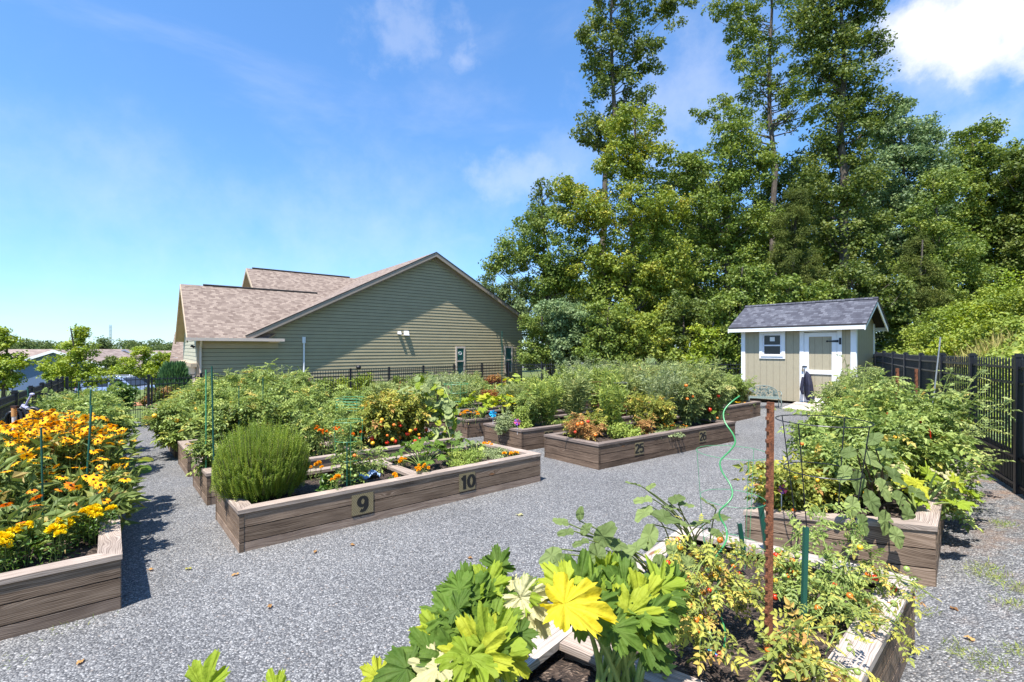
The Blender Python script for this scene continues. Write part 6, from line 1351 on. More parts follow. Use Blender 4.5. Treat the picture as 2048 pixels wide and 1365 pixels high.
# big leaves: fan mesh with rings; vein value per vertex
def bigleaf(kind, rng, L_=1.0):
    n = 150 if kind == 'squash' else 60; th = np.linspace(-math.pi, math.pi, n, endpoint=False)
    xo = 0.0
    if kind == 'squash':
        ca = np.radians([0, 11, 19, 25, 31, 42, 52, 62, 70, 76, 83, 94, 105, 116, 124, 131, 141, 154, 170, 180]); cr = np.array([1.0, .90, .76, .60, .70, .88, .95, .86, .70, .56, .66, .80, .82, .70, .54, .46, .52, .50, .16, .05])
        sc_ = [np.interp(np.abs(th)*(1+sg*0.03), ca*(1+rng.normal()*0.03), cr*(1+rng.normal(size=20)*0.07)) for sg in (-1, 1)]; r = np.where(th < 0, sc_[0], sc_[1])
        saw = (np.abs(th)*6.2+rng.random()) % 1.0; saw2 = (np.abs(th)*17.0+rng.random()) % 1.0; r = r*(1-0.13*saw-0.06*saw2+0.03*rng.normal(size=n)); vein = np.exp(-(th/0.05)**2)+0.8*np.exp(-((np.abs(th)-0.90)/0.06)**2)+0.6*np.exp(-((np.abs(th)-1.78)/0.07)**2)+0.4*np.exp(-((np.abs(th)-2.6)/0.08)**2)
    elif kind == 'heart':
        r = 0.78+0.16*np.cos(th)+0.05*np.abs(np.cos(2.5*th)); r *= 1-0.55*np.clip((np.abs(th)-2.65)/0.5, 0, 1); r *= 1+0.02*rng.normal(size=n); vein = np.abs(np.cos(2.5*th))**12
    elif kind == 'eggplant':
        c = np.cos(th); s = np.sin(th); r = 0.5*0.34/np.sqrt((0.34*c)**2+(0.5*s)**2); r *= 1+0.16*np.clip(c, 0, 1)**10-0.10*np.clip(-c, 0, 1)**6; r *= 1+0.03*np.sin(6*np.abs(th)+rng.uniform(-0.5, 0.5))+0.02*rng.normal(size=n); vein = np.exp(-(np.abs(np.sin(th))/0.09)**2)+0.5*np.exp(-((np.abs(th)-0.8)/0.08)**2)+0.5*np.exp(-((np.abs(th)-1.4)/0.08)**2)+0.4*np.exp(-((np.abs(th)-2.1)/0.08)**2); xo = 0.46
    elif kind == 'chard':
        c = np.cos(th); r = 0.5/np.sqrt((0.5*c)**2*0.5+np.sin(th)**2); r = np.minimum(r, 1)*(1+0.05*rng.normal(size=n)); vein = np.exp(-(th/0.15)**2)
    wk = 1.0 if kind == 'squash' else 0.3
    rings = [0.0, 0.22, 0.45, 0.66, 0.84, 1.0]; V = []; Q = []; ph = rng.uniform(0, 6, 4); cup = rng.uniform(-0.30, 0.12) if kind != 'heart' else rng.uniform(-0.2, -0.05); fold = rng.uniform(0.05, 0.30) if kind != 'squash' else rng.uniform(0.2, 1.2)
    for i, f in enumerate(rings):
        for j in range(n):
            x, y = f*r[j]*math.cos(th[j]), f*r[j]*math.sin(th[j])
            z = cup*(f*r[j])**2+fold*abs(y)*(0.6 if kind == 'eggplant' else 0.35)+0.05*f*math.sin(3*th[j]+ph[0])+wk*(0.085*f*f*math.sin(9*th[j]+ph[1])+0.03*f*f*math.sin(23*th[j]+ph[2]))-0.022*vein[j]*f*(1-f)*4+wk*(0.028*math.sin(11*x+ph[3]+5*y)*math.cos(13*y+ph[2]))-0.10*max(0, x)**2
            V.append((x+xo, y, z)); Q.append(vein[j]*(1-0.5*f))
    V = np.array(V)*L_; Fc = []
    for i in range(len(rings)-1):
        for j in range(n): k = (j+1) % n; Fc.append((i*n+j, (i+1)*n+j, (i+1)*n+k, i*n+k))
    return V, np.array(Fc), np.array(Q)
LEAFLIB = {k: [bigleaf(k, np.random.default_rng(50+i)) for i in range(7)] for k in ('squash', 'heart', 'eggplant', 'chard')}
def put_leaf(g, kind, pos, d, nrm, size, rng, mat=0, r=None, asp=1.0):
    V, Fc, Q = LEAFLIB[kind][rng.integers(7)]; d = unit(np.asarray(d, float)); nrm = np.asarray(nrm, float); y = unit(np.cross(nrm, d)); z = np.cross(d, y)
    g.add(pos+(V*size*np.array([1, asp, 1]))@np.stack([d, y, z]), Fc, mat, rng.random() if r is None else r, None, Q)
def petiole(g, a, b, rad, rng, sag=0.0, mat=0, n=7):
    a, b = np.asarray(a, float), np.asarray(b, float); t = np.linspace(0, 1, n)[:, None]; out = np.array([b[0]-a[0], b[1]-a[1], 0])
    p = a+(b-a)*t+np.array([0, 0, 1.0])*(np.sin(t*math.pi)*sag)-out*np.sin(t*math.pi)*0.12; tube(g, p, np.linspace(rad, rad*0.6, n), 7, mat, cap=False)
def squash(label, loc, h, w, n, seed, mats=('squash', 'squash_light'), leaf=0.17, kind='squash', name='squash_plant', cat='squash plant', pet='stem_pale', asp=1.0, tilt=0.45, group=None, prad=0.011, face=None):
    rng = np.random.default_rng(seed); root = plant_root(name, label, cat, loc, group); gs = [G() for _ in mats]; gp = G()
    for i in range(n):
        a = i*2.399+rng.normal()*0.3; r = w/2*math.sqrt((i+0.6)/n); z = h*(1-0.45*(r/(w/2))**2)*rng.uniform(0.72, 1.0); tip = np.array([r*math.cos(a), r*math.sin(a), z]); petiole(gp, np.array([math.cos(a), math.sin(a), 0])*0.03, tip, prad, rng, 0.05*h)
        d = np.array([math.cos(a), math.sin(a), -0.15+rng.normal()*0.25]); nr = np.array([-math.cos(a)*tilt*-1+rng.normal()*0.3, math.sin(a)*tilt+rng.normal()*0.3, 1.0])
        if face is not None: nr = nr+np.asarray(face)
        k = 0 if rng.random() < 0.62 else min(1, len(mats)-1); put_leaf(gs[k], kind, tip, d, nr, leaf*rng.uniform(0.7, 1.2), rng, 0, None, asp)
    for gg, m in zip(gs, mats):
        if gg.n: gg.build('leaves', M[m], root, smooth=True)
    gp.build('stalks', M[pet], root, smooth=True); return root
# ---- flower heads as shared meshes
def ray_flower(pm, rng, R=0.052, n=13, droop=0.2):
    g = G()
    for i in range(n):
        a = 2*math.pi*i/n+rng.normal()*0.06; L_ = R*rng.uniform(0.88, 1.08); dr = droop*rng.uniform(0.5, 1.5); d = np.array([math.cos(a), math.sin(a), 0]); s = np.array([-d[1], d[0], 0]); w = R*0.19
        V = [d*R*0.16-s*w*0.5, d*R*0.16+s*w*0.5, d*L_*0.6+s*w-[0, 0, dr*L_*0.3], d*L_-[0, 0, dr*L_], d*L_*0.6-s*w-[0, 0, dr*L_*0.3]]
        g.add(V, [(0, 4, 3, 2, 1)], 0, rng.random())
    ellipsoid(g, (0, 0, R*0.07), (R*0.22, R*0.22, R*0.20), mat=1, nu=9, nv=6); return g.mesh('flower', [M[pm], M['cone']])
def pompon(pm, rng, R=0.024):
    g = G(); n = 90; d = unit(rng.normal(size=(n, 3))); d[:, 2] = np.abs(d[:, 2])*0.9-0.15; d = unit(d); inst(g, np.array([[0, 0, 0], [0.75, 0.30, 0.04], [1.0, 0, 0.10], [0.75, -0.30, 0.04]]), LEAF_F, d*R*0.25, frames(d, rng=rng), R*(0.7+0.35*rng.random(n)), 0, rng.random(n)); return g.mesh('flower', [M[pm]])
FL = {'gold': [ray_flower('petal', np.random.default_rng(i)) for i in range(5)], 'orange': [ray_flower('petal_orange', np.random.default_rng(9+i), 0.045) for i in range(3)],
      'lemon': [pompon('marigold', np.random.default_rng(20+i), 0.030) for i in range(4)], 'amber': [pompon('petal_orange', np.random.default_rng(30+i), 0.026) for i in range(3)], 'goldpom': [pompon('petal', np.random.default_rng(36+i), 0.026) for i in range(3)]}
def flowers_on(root, kind, pts, rng, tilt=0.35, sc=1.0):
    for p in pts:
        o = link_mesh('flower', FL[kind][rng.integers(len(FL[kind]))], root, p, (rng.normal()*tilt*1.3+0.18, rng.normal()*tilt*1.3, rng.uniform(0, 6.28)), sc*rng.uniform(0.62, 1.2))
def flower_plant(label, loc, h, w, nf, seed, kind='gold', leafm='rud_leaf', leaf=0.11, name='coneflower_plant', cat='flowering plant', nl=420, hf=0.8, group=None, sc=1.0, depth=None):
    rng = np.random.default_rng(seed); root = plant_root(name, label, cat, loc, group); depth = depth or w
    r = np.sqrt(rng.random(nf)); a = rng.uniform(0, 2*math.pi, nf); p = np.stack([r*np.cos(a)*w/2, r*np.sin(a)*depth/2, h*(hf+(1-hf)*rng.random(nf))*(1-0.12*r*r)], 1); flowers_on(root, kind, p, rng, sc=sc)
    g = G()
    for q in p: b = q*[0.75, 0.75, 0]; tube(g, [b, (q+b)/2+rng.normal(size=3)*0.015, q-[0, 0, 0.003]], [0.004, 0.0035, 0.003], 4, cap=False)
    g.build('stems', M['stem'], root)
    g = G(); m = nl; rr = np.sqrt(rng.random(m)); aa = rng.uniform(0, 2*math.pi, m); z = h*hf*0.97*rng.random(m)**0.8; pos = np.stack([rr*np.cos(aa)*w/2*1.05, rr*np.sin(aa)*depth/2*1.05, z], 1)
    d = unit(np.stack([np.cos(aa)*0.7, np.sin(aa)*0.7, np.full(m, 0.25)], 1)+rng.normal(size=(m, 3))*0.55); up = unit(rng.normal(size=(m, 3))*0.4+[0, 0, 1]); y = unit(np.cross(up, d)); fr_ = np.stack([d, y, np.cross(d, y)], 1)
    inst(g, MAPLE_V*[1, 0.42, 1.4], MAPLE_F, pos, fr_, leaf*(0.6+0.8*rng.random(m)), 0, rng.random(m)); g.build('foliage', M[leafm], root); return root
# ---- supports
def stake(label, p0, p1, r, mat, name='garden_stake', cat='stake', n=8):
    p0, p1 = np.asarray(p0, float), np.asarray(p1, float); g = G(); d = p1-p0
    tube(g, [(0, 0, 0), d*0.5, d], r, n); L_ = np.linalg.norm(d)
    for i in range(int(L_/0.12)): c = d*(i+0.5)*0.12/L_; tube(g, [c-unit(d)*0.006, c+unit(d)*0.006], r*1.16, n)
    o = g.build(name, M[mat], loc=p0); return tag(o, label, cat)
def cage(label, c, r0, r1, h, mat, rings=4, legs=4, wire=0.004, name='tomato_cage', square=False, z0=0.0, group=None):
    root = plant_root(name, label, 'plant cage', c, group)
    for i in range(rings):
        f = (i+0.35)/(rings-0.65) if rings > 1 else 1; z = z0+(h-z0)*min(1, f); r = r0+(r1-r0)*(z/h); g = G(); k = 4 if square else 28
        a = np.linspace(0, 2*math.pi, k+1)+(math.pi/4 if square else 0); tube(g, [(r*math.cos(t), r*math.sin(t), z) for t in a], wire, 5, cap=False); g.build('ring', M[mat], root)
    for i in range(legs):
        a = 2*math.pi*i/legs+(math.pi/4 if square else 0.5); g = G(); tube(g, [(r0*math.cos(a), r0*math.sin(a), -0.1), (r1*math.cos(a), r1*math.sin(a), h)], wire, 5); g.build('upright', M[mat], root)
    return root
def pinwheel(label, loc, c1, c2, h=0.3, s=0.06):
    root = plant_root('pinwheel', label, 'pinwheel', loc); g = G(); tube(g, [(0, 0, 0), (0, 0, h)], 0.004, 5); g.build('stick', M['whitep'], root)
    for k in range(6):
        a = 2*math.pi*k/6; g = G(); u_ = np.array([math.cos(a), -0.15, math.sin(a)]); w_ = np.array([math.cos(a+0.75), -0.35, math.sin(a+0.75)]); o = np.array([0, -0.012, h]); V = np.array([o, o+u_*s, o+w_*s*0.85, o+w_*s*0.3+[0, -0.01, 0]]); g.add(V, [(0, 1, 2, 3)]); g.add(V+[0, 0.002, 0], [(3, 2, 1, 0)]); g.build('blade', M[c1 if k % 2 else c2], root)
    return root
# ---------------------------------------------------------------- planting the beds
def spot(bed, u, t, vtop, wpx):
    p = BE[bed].at_u(u, t); D = p[1]; return p, max(0.12, (CV-vtop)/F*D+CZ-p[2]), wpx/F*D
SEED = [1000]
def sd_(): SEED[0] += 1; return SEED[0]
def TO(bed, u, t, vt, w, label, **k): p, h, ww = spot(bed, u, t, vt, w); return tomato(label, p, h, ww, sd_(), **k)
def FE(bed, u, t, vt, w, label, **k): p, h, ww = spot(bed, u, t, vt, w); return feather(label, p, h, ww, sd_(), **k)
def HE(bed, u, t, vt, w, label, **k): p, h, ww = spot(bed, u, t, vt, w); return herb(label, p, h, ww, sd_(), **k)
def SQ(bed, u, t, vt, w, n, label, **k): p, h, ww = spot(bed, u, t, vt, w); return squash(label, p, h, ww, n, sd_(), **k)
def FP(bed, u, t, vt, w, nf, label, **k): p, h, ww = spot(bed, u, t, vt, w); return flower_plant(label, p, h, ww, nf, sd_(), **k)
TG_ = 'tomato plants in the left row of beds'

# --- bed 9 and 10
def needle_bush():
    p, h, w = spot('A0', 532, 0.52, 838, 178); p = p+np.array([-0.03, -0.06, 0]); root = plant_root('needle_bush', 'big bright green bush of upright needle-leaved sprigs in plot 9', 'herb bush', p); rng = np.random.default_rng(4)
    n = 2300; a = rng.uniform(0, 2*math.pi, n); r = np.sqrt(rng.random(n)); el = r*1.15; el = np.sqrt(rng.random(n))*1.45; top = np.stack([np.cos(a)*np.sin(el)**0.8*w*0.50*(1+0.06*np.sin(3*a)), np.sin(a)*np.sin(el)**0.8*w*0.46, h*(0.20+0.80*np.cos(el)**0.62)*(1+0.05*np.sin(4*a+1))], 1)
    top[:, 2] *= rng.uniform(0.75, 1.03, n); b = top*np.array([0.62, 0.62, 0.0])+[0, 0, 0.0]; L_ = np.linalg.norm(top-b, axis=1); f0 = rng.uniform(0.15, 0.55, n)[:, None]; st = b+(top-b)*f0; 
    # sprig template: thin stem with whorls of needles
    V, Fc = [], []
    for i in range(17):
        x = 0.04+0.96*i/17
        for s in range(3):
            an = i*1.1+s*2.094; k = len(V); o = np.array([x, 0, 0]); d = np.array([0.055*(1.5-x), 0.062*math.cos(an)*(1.25-x*0.8), 0.062*math.sin(an)*(1.25-x*0.8)]); q = unit(np.cross(d, [1, 0, 0]))*0.0085; V += [o-q, o+d*0.6-q*0.8, o+d, o+d*0.6+q*0.8+q*0.2]; Fc.append((k, k+1, k+2, k+3))
    k = len(V); V += [np.array([0, 0.006, 0]), np.array([1, 0.002, 0]), np.array([1, -0.002, 0]), np.array([0, -0.006, 0])]; Fc.append((k, k+1, k+2, k+3))
    tmp_d = unit(top-st+rng.normal(size=(n, 3))*0.035); Lr = np.clip(np.linalg.norm(top-st, axis=1), 0.10, 0.42)
    g = G(); sc = np.stack([Lr, np.full(n, 0.36), np.full(n, 0.36)], 1); inst(g, np.array(V), np.array(Fc), top-tmp_d*Lr[:, None], frames(tmp_d, rng=rng), sc, 0, np.clip(rng.normal(0.5, 0.22, n), 0, 1)); g.build('sprigs', M['rosemary'], root)
    g = G()
    for i in range(0, n, 9): tube(g, [b[i]*0.5, (b[i]+top[i])/2*[1, 1, 0.9], top[i]], [0.006, 0.004, 0.002], 4, cap=False)
    g.build('stems', M['stem_dark'], root)
needle_bush()
HE('A0', 655, 0.30, 942, 46, 'small dark basil plant at the foot of the needle-leaved bush', mat='basil', leaf=0.055, n=520, name='basil_plant')
TO('A0', 700, 0.45, 858, 90, 'thin tomato plant inside the pale green cage in plot 9', dens=0.62, leaf=0.13, fr=5, frm=('fruit_green', 'fruit_orange'), frs=0.022, zmin=0.3)
TO('A0', 745, 0.62, 905, 70, 'low straggling tomato shoot beside the blue cloth in plot 9', dens=0.4, leaf=0.12, zmin=0.3)
for u, t, lb in ((672, 0.10, 'orange marigold at the front of plot 9 left of the stake'), (632, 0.8, 'orange marigold behind the basil plant'), (792, 0.16, 'orange marigold at the divider between plots 9 and 10')):
    FP('A0', u, t, 926 if t > 0.5 else 950, 26, 4, lb, kind='goldpom', leaf=0.03, nl=60, name='marigold_plant')
SQ('A0', 845, 0.55, 878, 110, 26, 'squash plant with big lobed leaves in the left of plot 10', leaf=0.13, mats=('squash', 'squash'), tilt=0.3, prad=0.007)
SQ('A0', 905, 0.78, 868, 70, 12, 'smaller leafy squash shoot at the back of plot 10', leaf=0.115, mats=('squash', 'vine'), prad=0.006)
HE('A0', 935, 0.35, 893, 110, 'low spreading green herb in the middle of plot 10', leaf=0.028, n=3000)
HE('A0', 990, 0.55, 888, 90, 'fine leaved herb patch in the right of plot 10', leaf=0.026, n=2200, mat='herb_grey')
SQ('A0', 950, 0.85, 878, 44, 12, 'tight pale green leafy clump at the back of plot 10', leaf=0.06, kind='heart', mats=('vine', 'herb'), name='salad_plant', cat='vegetable plant')
for u, t, lb, vt in ((842, 0.13, 'orange marigolds at the front left of plot 10', 930), (1022, 0.25, 'orange marigolds at the front right corner of plot 10', 906), (985, 0.9, 'orange marigolds at the back of plot 10', 886), (805, 0.75, 'orange marigold behind the divider of plot 10', 918)):
    FP('A0', u, t, vt, 34, 7, lb, kind='goldpom', leaf=0.03, nl=90, name='marigold_plant')
p = BE['A0'].at_u(697, 0.45); cage('pale green wire cage standing in plot 9', p, 0.13, 0.17, CZ+(CV-850)/F*p[1]-p[2]+0.05, 'wire_green', wire=0.003)
p = BE['A0'].at_u(694, 0.30); stake('dark green stake inside the cage in plot 9', p, p+[0, 0, CZ+(CV-885)/F*p[1]-p[2]], 0.007, 'stake_green')
def blue_cloth():
    p = BE['A0'].at_u(738, 0.55); root = plant_root('blue_cloth', 'crumpled light blue cloth lying in plot 9', 'cloth', p+[0, 0, 0.02]); rng = np.random.default_rng(2); n = 12; V = []
    for i in range(n):
        for j in range(n): x, y = i/(n-1)-.5, j/(n-1)-.5; V.append((x*0.26, y*0.16, 0.03+0.03*math.sin(7*x+3*y)+0.02*math.sin(13*y+4*x)+0.01*rng.random()))
    g = G(); g.add(V, [(i*n+j, (i+1)*n+j, (i+1)*n+j+1, i*n+j+1) for i in range(n-1) for j in range(n-1)]); V2 = np.array(V)-[0, 0, 0.008]; g.add(V2, [(i*n+j, i*n+j+1, (i+1)*n+j+1, (i+1)*n+j) for i in range(n-1) for j in range(n-1)]); g.build('cloth', M['blue_cloth'], root, smooth=True)
blue_cloth()

# --- bed 12
FP('A1', 650, 0.35, 852, 70, 16, 'plant with small orange flowers just right of the needle-leaved bush', kind='amber', leaf=0.05, nl=420, name='zinnia_plant')
FP('A1', 705, 0.5, 856, 60, 9, 'second plant with small orange flowers behind the caged tomato', kind='amber', leaf=0.05, nl=300, name='zinnia_plant')
TO('A1', 415, 0.35, 868, 56, 'leafy young plant hanging at the stakes behind the needle-leaved bush', leaf=0.15, dens=0.9, name='bean_plant', cat='vegetable plant')
TO('A1', 770, 0.45, 790, 95, 'yellowing tomato plant with ripe red fruits, left half of the red-fruited pair', mat='tomato_yellow', fr=14, frm=('fruit_red', 'fruit_orange', 'fruit_red', 'fruit_yellow'), frs=0.031, dens=1.1, fz=(0.12, 0.6))
TO('A1', 820, 0.5, 786, 80, 'yellowing tomato plant with ripe red fruits beside the climbing gourd vine', mat='tomato_yellow', fr=14, frm=('fruit_red', 'fruit_orange', 'fruit_yellow'), frs=0.032, dens=1.1, fz=(0.1, 0.6))
def gourd_vine():
    p = BE['A1'].at_u(868, 0.35); D = p[1]; root = plant_root('gourd_vine', 'climbing gourd vine with large pale heart-shaped leaves over a trellis', 'vine', p); rng = np.random.default_rng(6); g = G(); g2 = G(); gp = G()
    S = D/F; ux, uy = 1.0, 0.0
    def q(u, v, dy=0.0): return np.array([(u-868)*S, dy, CZ+(CV-v)*S-p[2]])
    path = [(868, 900, 0), (858, 850, 0), (850, 800, 0), (862, 770, -0.05), (890, 775, -0.1), (902, 800, -0.15), (895, 840, -0.2), (905, 880, -0.2), (900, 900, -0.25)]
    P_ = np.array([q(*a) for a in path]); tube(gp, P_, 0.008, 6, cap=False)
    P2 = np.array([q(*a) for a in [(868, 900, 0), (845, 830, 0.1), (822, 790, 0.05), (810, 785, 0), (800, 800, -0.1)]]); tube(gp, P2, 0.006, 6, cap=False)
    for u, v, k in [(x, y, 0) for x, y in zip(rng.uniform(815, 905, 64), rng.uniform(768, 835, 64))]+[(x, y, 0) for x, y in zip(rng.uniform(862, 914, 62), rng.uniform(800, 900, 62))]+[(x, y, 0) for x, y in zip(rng.uniform(835, 880, 14), rng.uniform(755, 775, 14))]:
        put_leaf(g if rng.random() < 0.75 else g2, 'heart', q(u, v, rng.uniform(-0.28, 0.15)), (rng.normal()*0.6, rng.normal()*0.4-0.4, -0.5), (rng.normal()*0.4-0.1, -0.9+rng.normal()*0.3, 0.8), 0.085*rng.uniform(0.7, 1.25), rng)
    g.build('leaves', M['vine'], root, smooth=True); g2.build('leaves', M['squash_light'], root, smooth=True); gp.build('vine_stem', M['stem_pale'], root, smooth=True)
    r2 = plant_root('plant_trellis', 'dark post frame carrying the gourd vine', 'trellis', p+[0, 0.12, 0]); g = G()
    for x in (-0.22, 0.05, 0.25): box(g, (x, 0, 0.5), (0.03, 0.03, 1.05))
    for z in (0.35, 0.7, 1.0): box(g, (0.015, 0.02, z), (0.56, 0.02, 0.025))
    g.build('frame', M['wood'], r2)
gourd_vine()
p = BE['A1'].at_u(412, 0.30); stake('pale topped green stake, left one of the tall pair', p, p+[0, 0, CZ+(CV-740)/F*p[1]-p[2]], 0.009, 'wire_green')
p = BE['A1'].at_u(428, 0.15); stake('dark green stake, right one of the tall pair left of the needle-leaved bush', p, p+[-0.03, 0, CZ+(CV-733)/F*p[1]-p[2]], 0.011, 'stake_green')

# --- third and further beds of the left row
TO('A2', 440, 0.45, 800, 110, 'tomato plant right of the tall green stakes', group=TG_, fr=3, frm=('fruit_green',))
TO('A2', 520, 0.5, 780, 110, 'tomato plant with thick foliage behind the needle-leaved bush', group=TG_)
TO('A2', 600, 0.5, 790, 110, 'tomato plant behind the right edge of the needle-leaved bush', group=TG_)
TO('A2', 680, 0.45, 808, 90, 'tomato plant inside the square pale green cage', group=TG_, dens=0.7)
TO('A2', 765, 0.5, 800, 90, 'tomato plant left of the climbing gourd vine, second row', group=TG_, mat='tomato_yellow')
p = BE['A2'].at_u(700, 0.35); cage('square pale green folding cage behind plot 9', p, 0.30, 0.30, CZ+(CV-796)/F*p[1]-p[2], 'wire_green', square=True, rings=5, wire=0.005, z0=0.5)
for u, t, v, nm in ((478, 0.3, 772, 'short green stake behind the needle-leaved bush'), (526, 0.4, 755, 'slim green stake sticking out of the tomatoes behind the needle-leaved bush')):
    p = BE['A2'].at_u(u, t); stake(nm, p, p+[0, 0, CZ+(CV-v)/F*p[1]-p[2]], 0.009, 'stake_green')
TO('A3', 352, 0.25, 800, 110, 'pale leaved tomato plant spilling over the bed end into the left aisle', group=TG_, fr=8, frm=('fruit_green', 'fruit_yellow'), frs=0.04, dens=1.3, zmin=0.25, mat='tomato_leaf')
TO('A3', 345, 0.02, 850, 70, 'tomato branches trailing down to the gravel by the left aisle', group=TG_, dens=1.2, zmin=0.1)
TO('A3', 430, 0.5, 778, 130, 'tomato plant in the fourth bed, left of centre', group=TG_)
TO('A3', 525, 0.5, 758, 120, 'tall tomato plant in the middle of the fourth bed', group=TG_, dens=1.1)
TO('A3', 610, 0.5, 772, 110, 'tomato plant right of the middle of the fourth bed', group=TG_)
TO('A3', 690, 0.5, 780, 90, 'tomato plant at the right end of the fourth bed', group=TG_)
TO('A4', 385, 0.5, 785, 90, 'light green tomato plant at the aisle end of the fifth bed', group=TG_, mat='tomato_yellow', dens=1.1)
TO('A4', 440, 0.5, 765, 110, 'tomato plant in the left of the fifth bed', group=TG_)
TO('A4', 515, 0.5, 742, 110, 'tallest tomato plant against the olive house wall', group=TG_, dens=1.15)
TO('A4', 590, 0.5, 752, 90, 'tomato plant at the right of the fifth bed below the white service pipe', group=TG_)
HE('A4', 655, 0.5, 782, 80, 'grey-green herb at the right end of the fifth bed', mat='herb_grey', leaf=0.05, n=2600)
TO('A5', 365, 0.4, 785, 64, 'tomato plant at the aisle end of the sixth bed', group=TG_, mat='tomato_yellow')
TO('A5', 430, 0.5, 757, 90, 'tomato plant in the left of the sixth bed', group=TG_)
TO('A5', 500, 0.5, 748, 90, 'tomato plant in the middle of the sixth bed', group=TG_)
FE('A5', 570, 0.5, 745, 80, 'feathery plant in the sixth bed left of the white service pipe', mat='feather')
TO('A6', 345, 0.5, 795, 50, 'low vegetable plant at the aisle end of the last but one bed', group=TG_)
TO('A6', 420, 0.5, 760, 80, 'tomato plant in the last but one bed of the left row', group=TG_)
TO('A6', 520, 0.5, 750, 90, 'tomato plant in the right of the last but one bed', group=TG_)
FP('A7', 312, 0.5, 812, 24, 6, 'small orange flowers in the bed nearest to the gate', kind='amber', leaf=0.06, nl=90, name='zinnia_plant')
TO('A7', 355, 0.5, 800, 50, 'leafy plant in the bed nearest to the gate', group=TG_)
FE('A7', 470, 0.5, 748, 90, 'feathery plant at the far fence behind the tomatoes', mat='feather')

# --- middle row, front to back
PK = 'plants in the middle row of beds'
TO('B0', 1172, 0.45, 826, 66, 'pepper plant with red-brown and yellow leaves at the corner of bed 25', mat='dry_leaf', leaf=0.12, name='pepper_plant', cat='pepper plant', fr=5, frm=('fruit_orange', 'fruit_red'), frs=0.03, dens=1.25, zmin=0.35)
TO('B0', 1190, 0.75, 815, 60, 'yellow topped pepper plant behind the red-brown one', mat='tomato_yellow', leaf=0.12, name='pepper_plant', cat='pepper plant')
HE('B0', 1248, 0.35, 832, 80, 'rounded light green leafy bush above plate 25', mat='herb', leaf=0.05, n=2600)
TO('B0', 1285, 0.6, 775, 70, 'dried flower stalks with seed heads behind the rounded bush', mat='tomato_yellow', leaf=0.12, name='flower_stalks', cat='tall plant', dens=0.9)
TO('B0', 1325, 0.5, 788, 66, 'half dry leafy stalks between plates 25 and 26', mat='tomato_yellow', leaf=0.14, name='dry_plant', cat='tall plant', dens=0.7)
FP('B0', 1345, 0.25, 848, 56, 12, 'orange flowered low plant above plate 26', kind='orange', leaf=0.07, nl=160, name='zinnia_plant', sc=0.7)
TO('B0', 1375, 0.5, 748, 90, 'tomato plant with feathery leaves above plate 26', mat='feather', leaf=0.13, dens=1.2, fr=3, frm=('fruit_orange',))
TO('B0', 1430, 0.45, 738, 90, 'thick tomato plant at the right end of bed 26', mat='feather', leaf=0.13, dens=1.2, fr=6, frm=('fruit_orange', 'fruit_red'), frs=0.035)
SQ('B0', 1462, 0.3, 800, 40, 12, 'dark green pepper-like leaves at the right tip of bed 26', kind='heart', leaf=0.08, mats=('squash',), name='pepper_plant', cat='pepper plant')
HE('B0', 1330, 0.12, 862, 90, 'low grey-green creeping herb along the rail of bed 26', mat='herb_grey', leaf=0.04, n=1200)
HE('B1', 985, 0.4, 812, 56, 'low grey-green herb at the near corner of bed 27', mat='herb_grey', leaf=0.035, n=2200)
HE('B1', 1040, 0.4, 800, 70, 'upright light green herb above the left of bed 27', leaf=0.04, n=2400)
FE('B1', 1095, 0.5, 762, 80, 'tall airy green plant above plate 27', mat='herb', dens=1.1)
FE('B1', 1150, 0.4, 750, 80, 'tall feathery plant right of plate 27', mat='feather', dens=1.1)
TO('B1', 1130, 0.2, 838, 50, 'leafy pepper plant low behind the 27 plate', leaf=0.12, name='pepper_plant', cat='pepper plant', fr=2, frm=('fruit_orange',))
TO('B1', 1210, 0.5, 760, 90, 'tall mixed green plant in the middle of the wide mass', mat='tomato_leaf', leaf=0.14)
FE('B1', 1270, 0.4, 745, 110, 'large rounded feathery bush behind bed 26', mat='feather', dens=1.3)
FE('B1', 1300, 0.6, 735, 90, 'highest rounded feathery bush left of the shed', mat='feather', dens=1.3)
SQ('B2', 965, 0.4, 780, 90, 26, 'yellow-green squash plant behind the herb of bed 27', leaf=0.18, mats=('squash_light', 'squash_light'), prad=0.01)
SQ('B2', 1010, 0.5, 786, 60, 12, 'yellowing squash leaves right of the squash plant', leaf=0.17, mats=('squash_light', 'squash_yellow'))
FP('B2', 940, 0.10, 822, 46, 18, 'row of orange marigolds along the corner of the bed behind 27', kind='goldpom', leaf=0.05, nl=120, name='marigold_plant')
FE('B2', 1070, 0.5, 758, 80, 'airy green plant in the bed behind 27', mat='herb')
TO('B2', 1125, 0.5, 745, 90, 'tall leafy plant behind bed 27 below the wood', mat='feather', leaf=0.14)
FE('B2', 1180, 0.5, 735, 90, 'tall pale feathery plant in front of the dark shrubs', mat='herb_grey', dens=1.2)
TO('B3', 885, 0.4, 790, 80, 'leafy plant behind the climbing gourd vine', mat='tomato_leaf')
FE('B3', 930, 0.5, 765, 70, 'grey feathery plant left of the chartreuse vine', mat='feather')
SQ('B3', 1028, 0.6, 748, 80, 34, 'chartreuse broad-leaved vine mound near the second narrow window', kind='heart', leaf=0.15, mats=('squash_light', 'herb'), name='bean_vine', cat='vine', tilt=0.6)
TO('B3', 980, 0.5, 775, 60, 'reddish leafy plant left of the chartreuse vine', mat='red_leaf', leaf=0.13, name='amaranth_plant', cat='tall plant')
SQ('B4', 825, 0.5, 775, 90, 26, 'broad-leaved green vine mound behind the red-fruited tomatoes', kind='heart', leaf=0.16, mats=('vine', 'squash'), name='bean_vine', cat='vine')
FE('B4', 890, 0.5, 752, 80, 'bluish feathery plant below the first narrow window', mat='herb_grey')
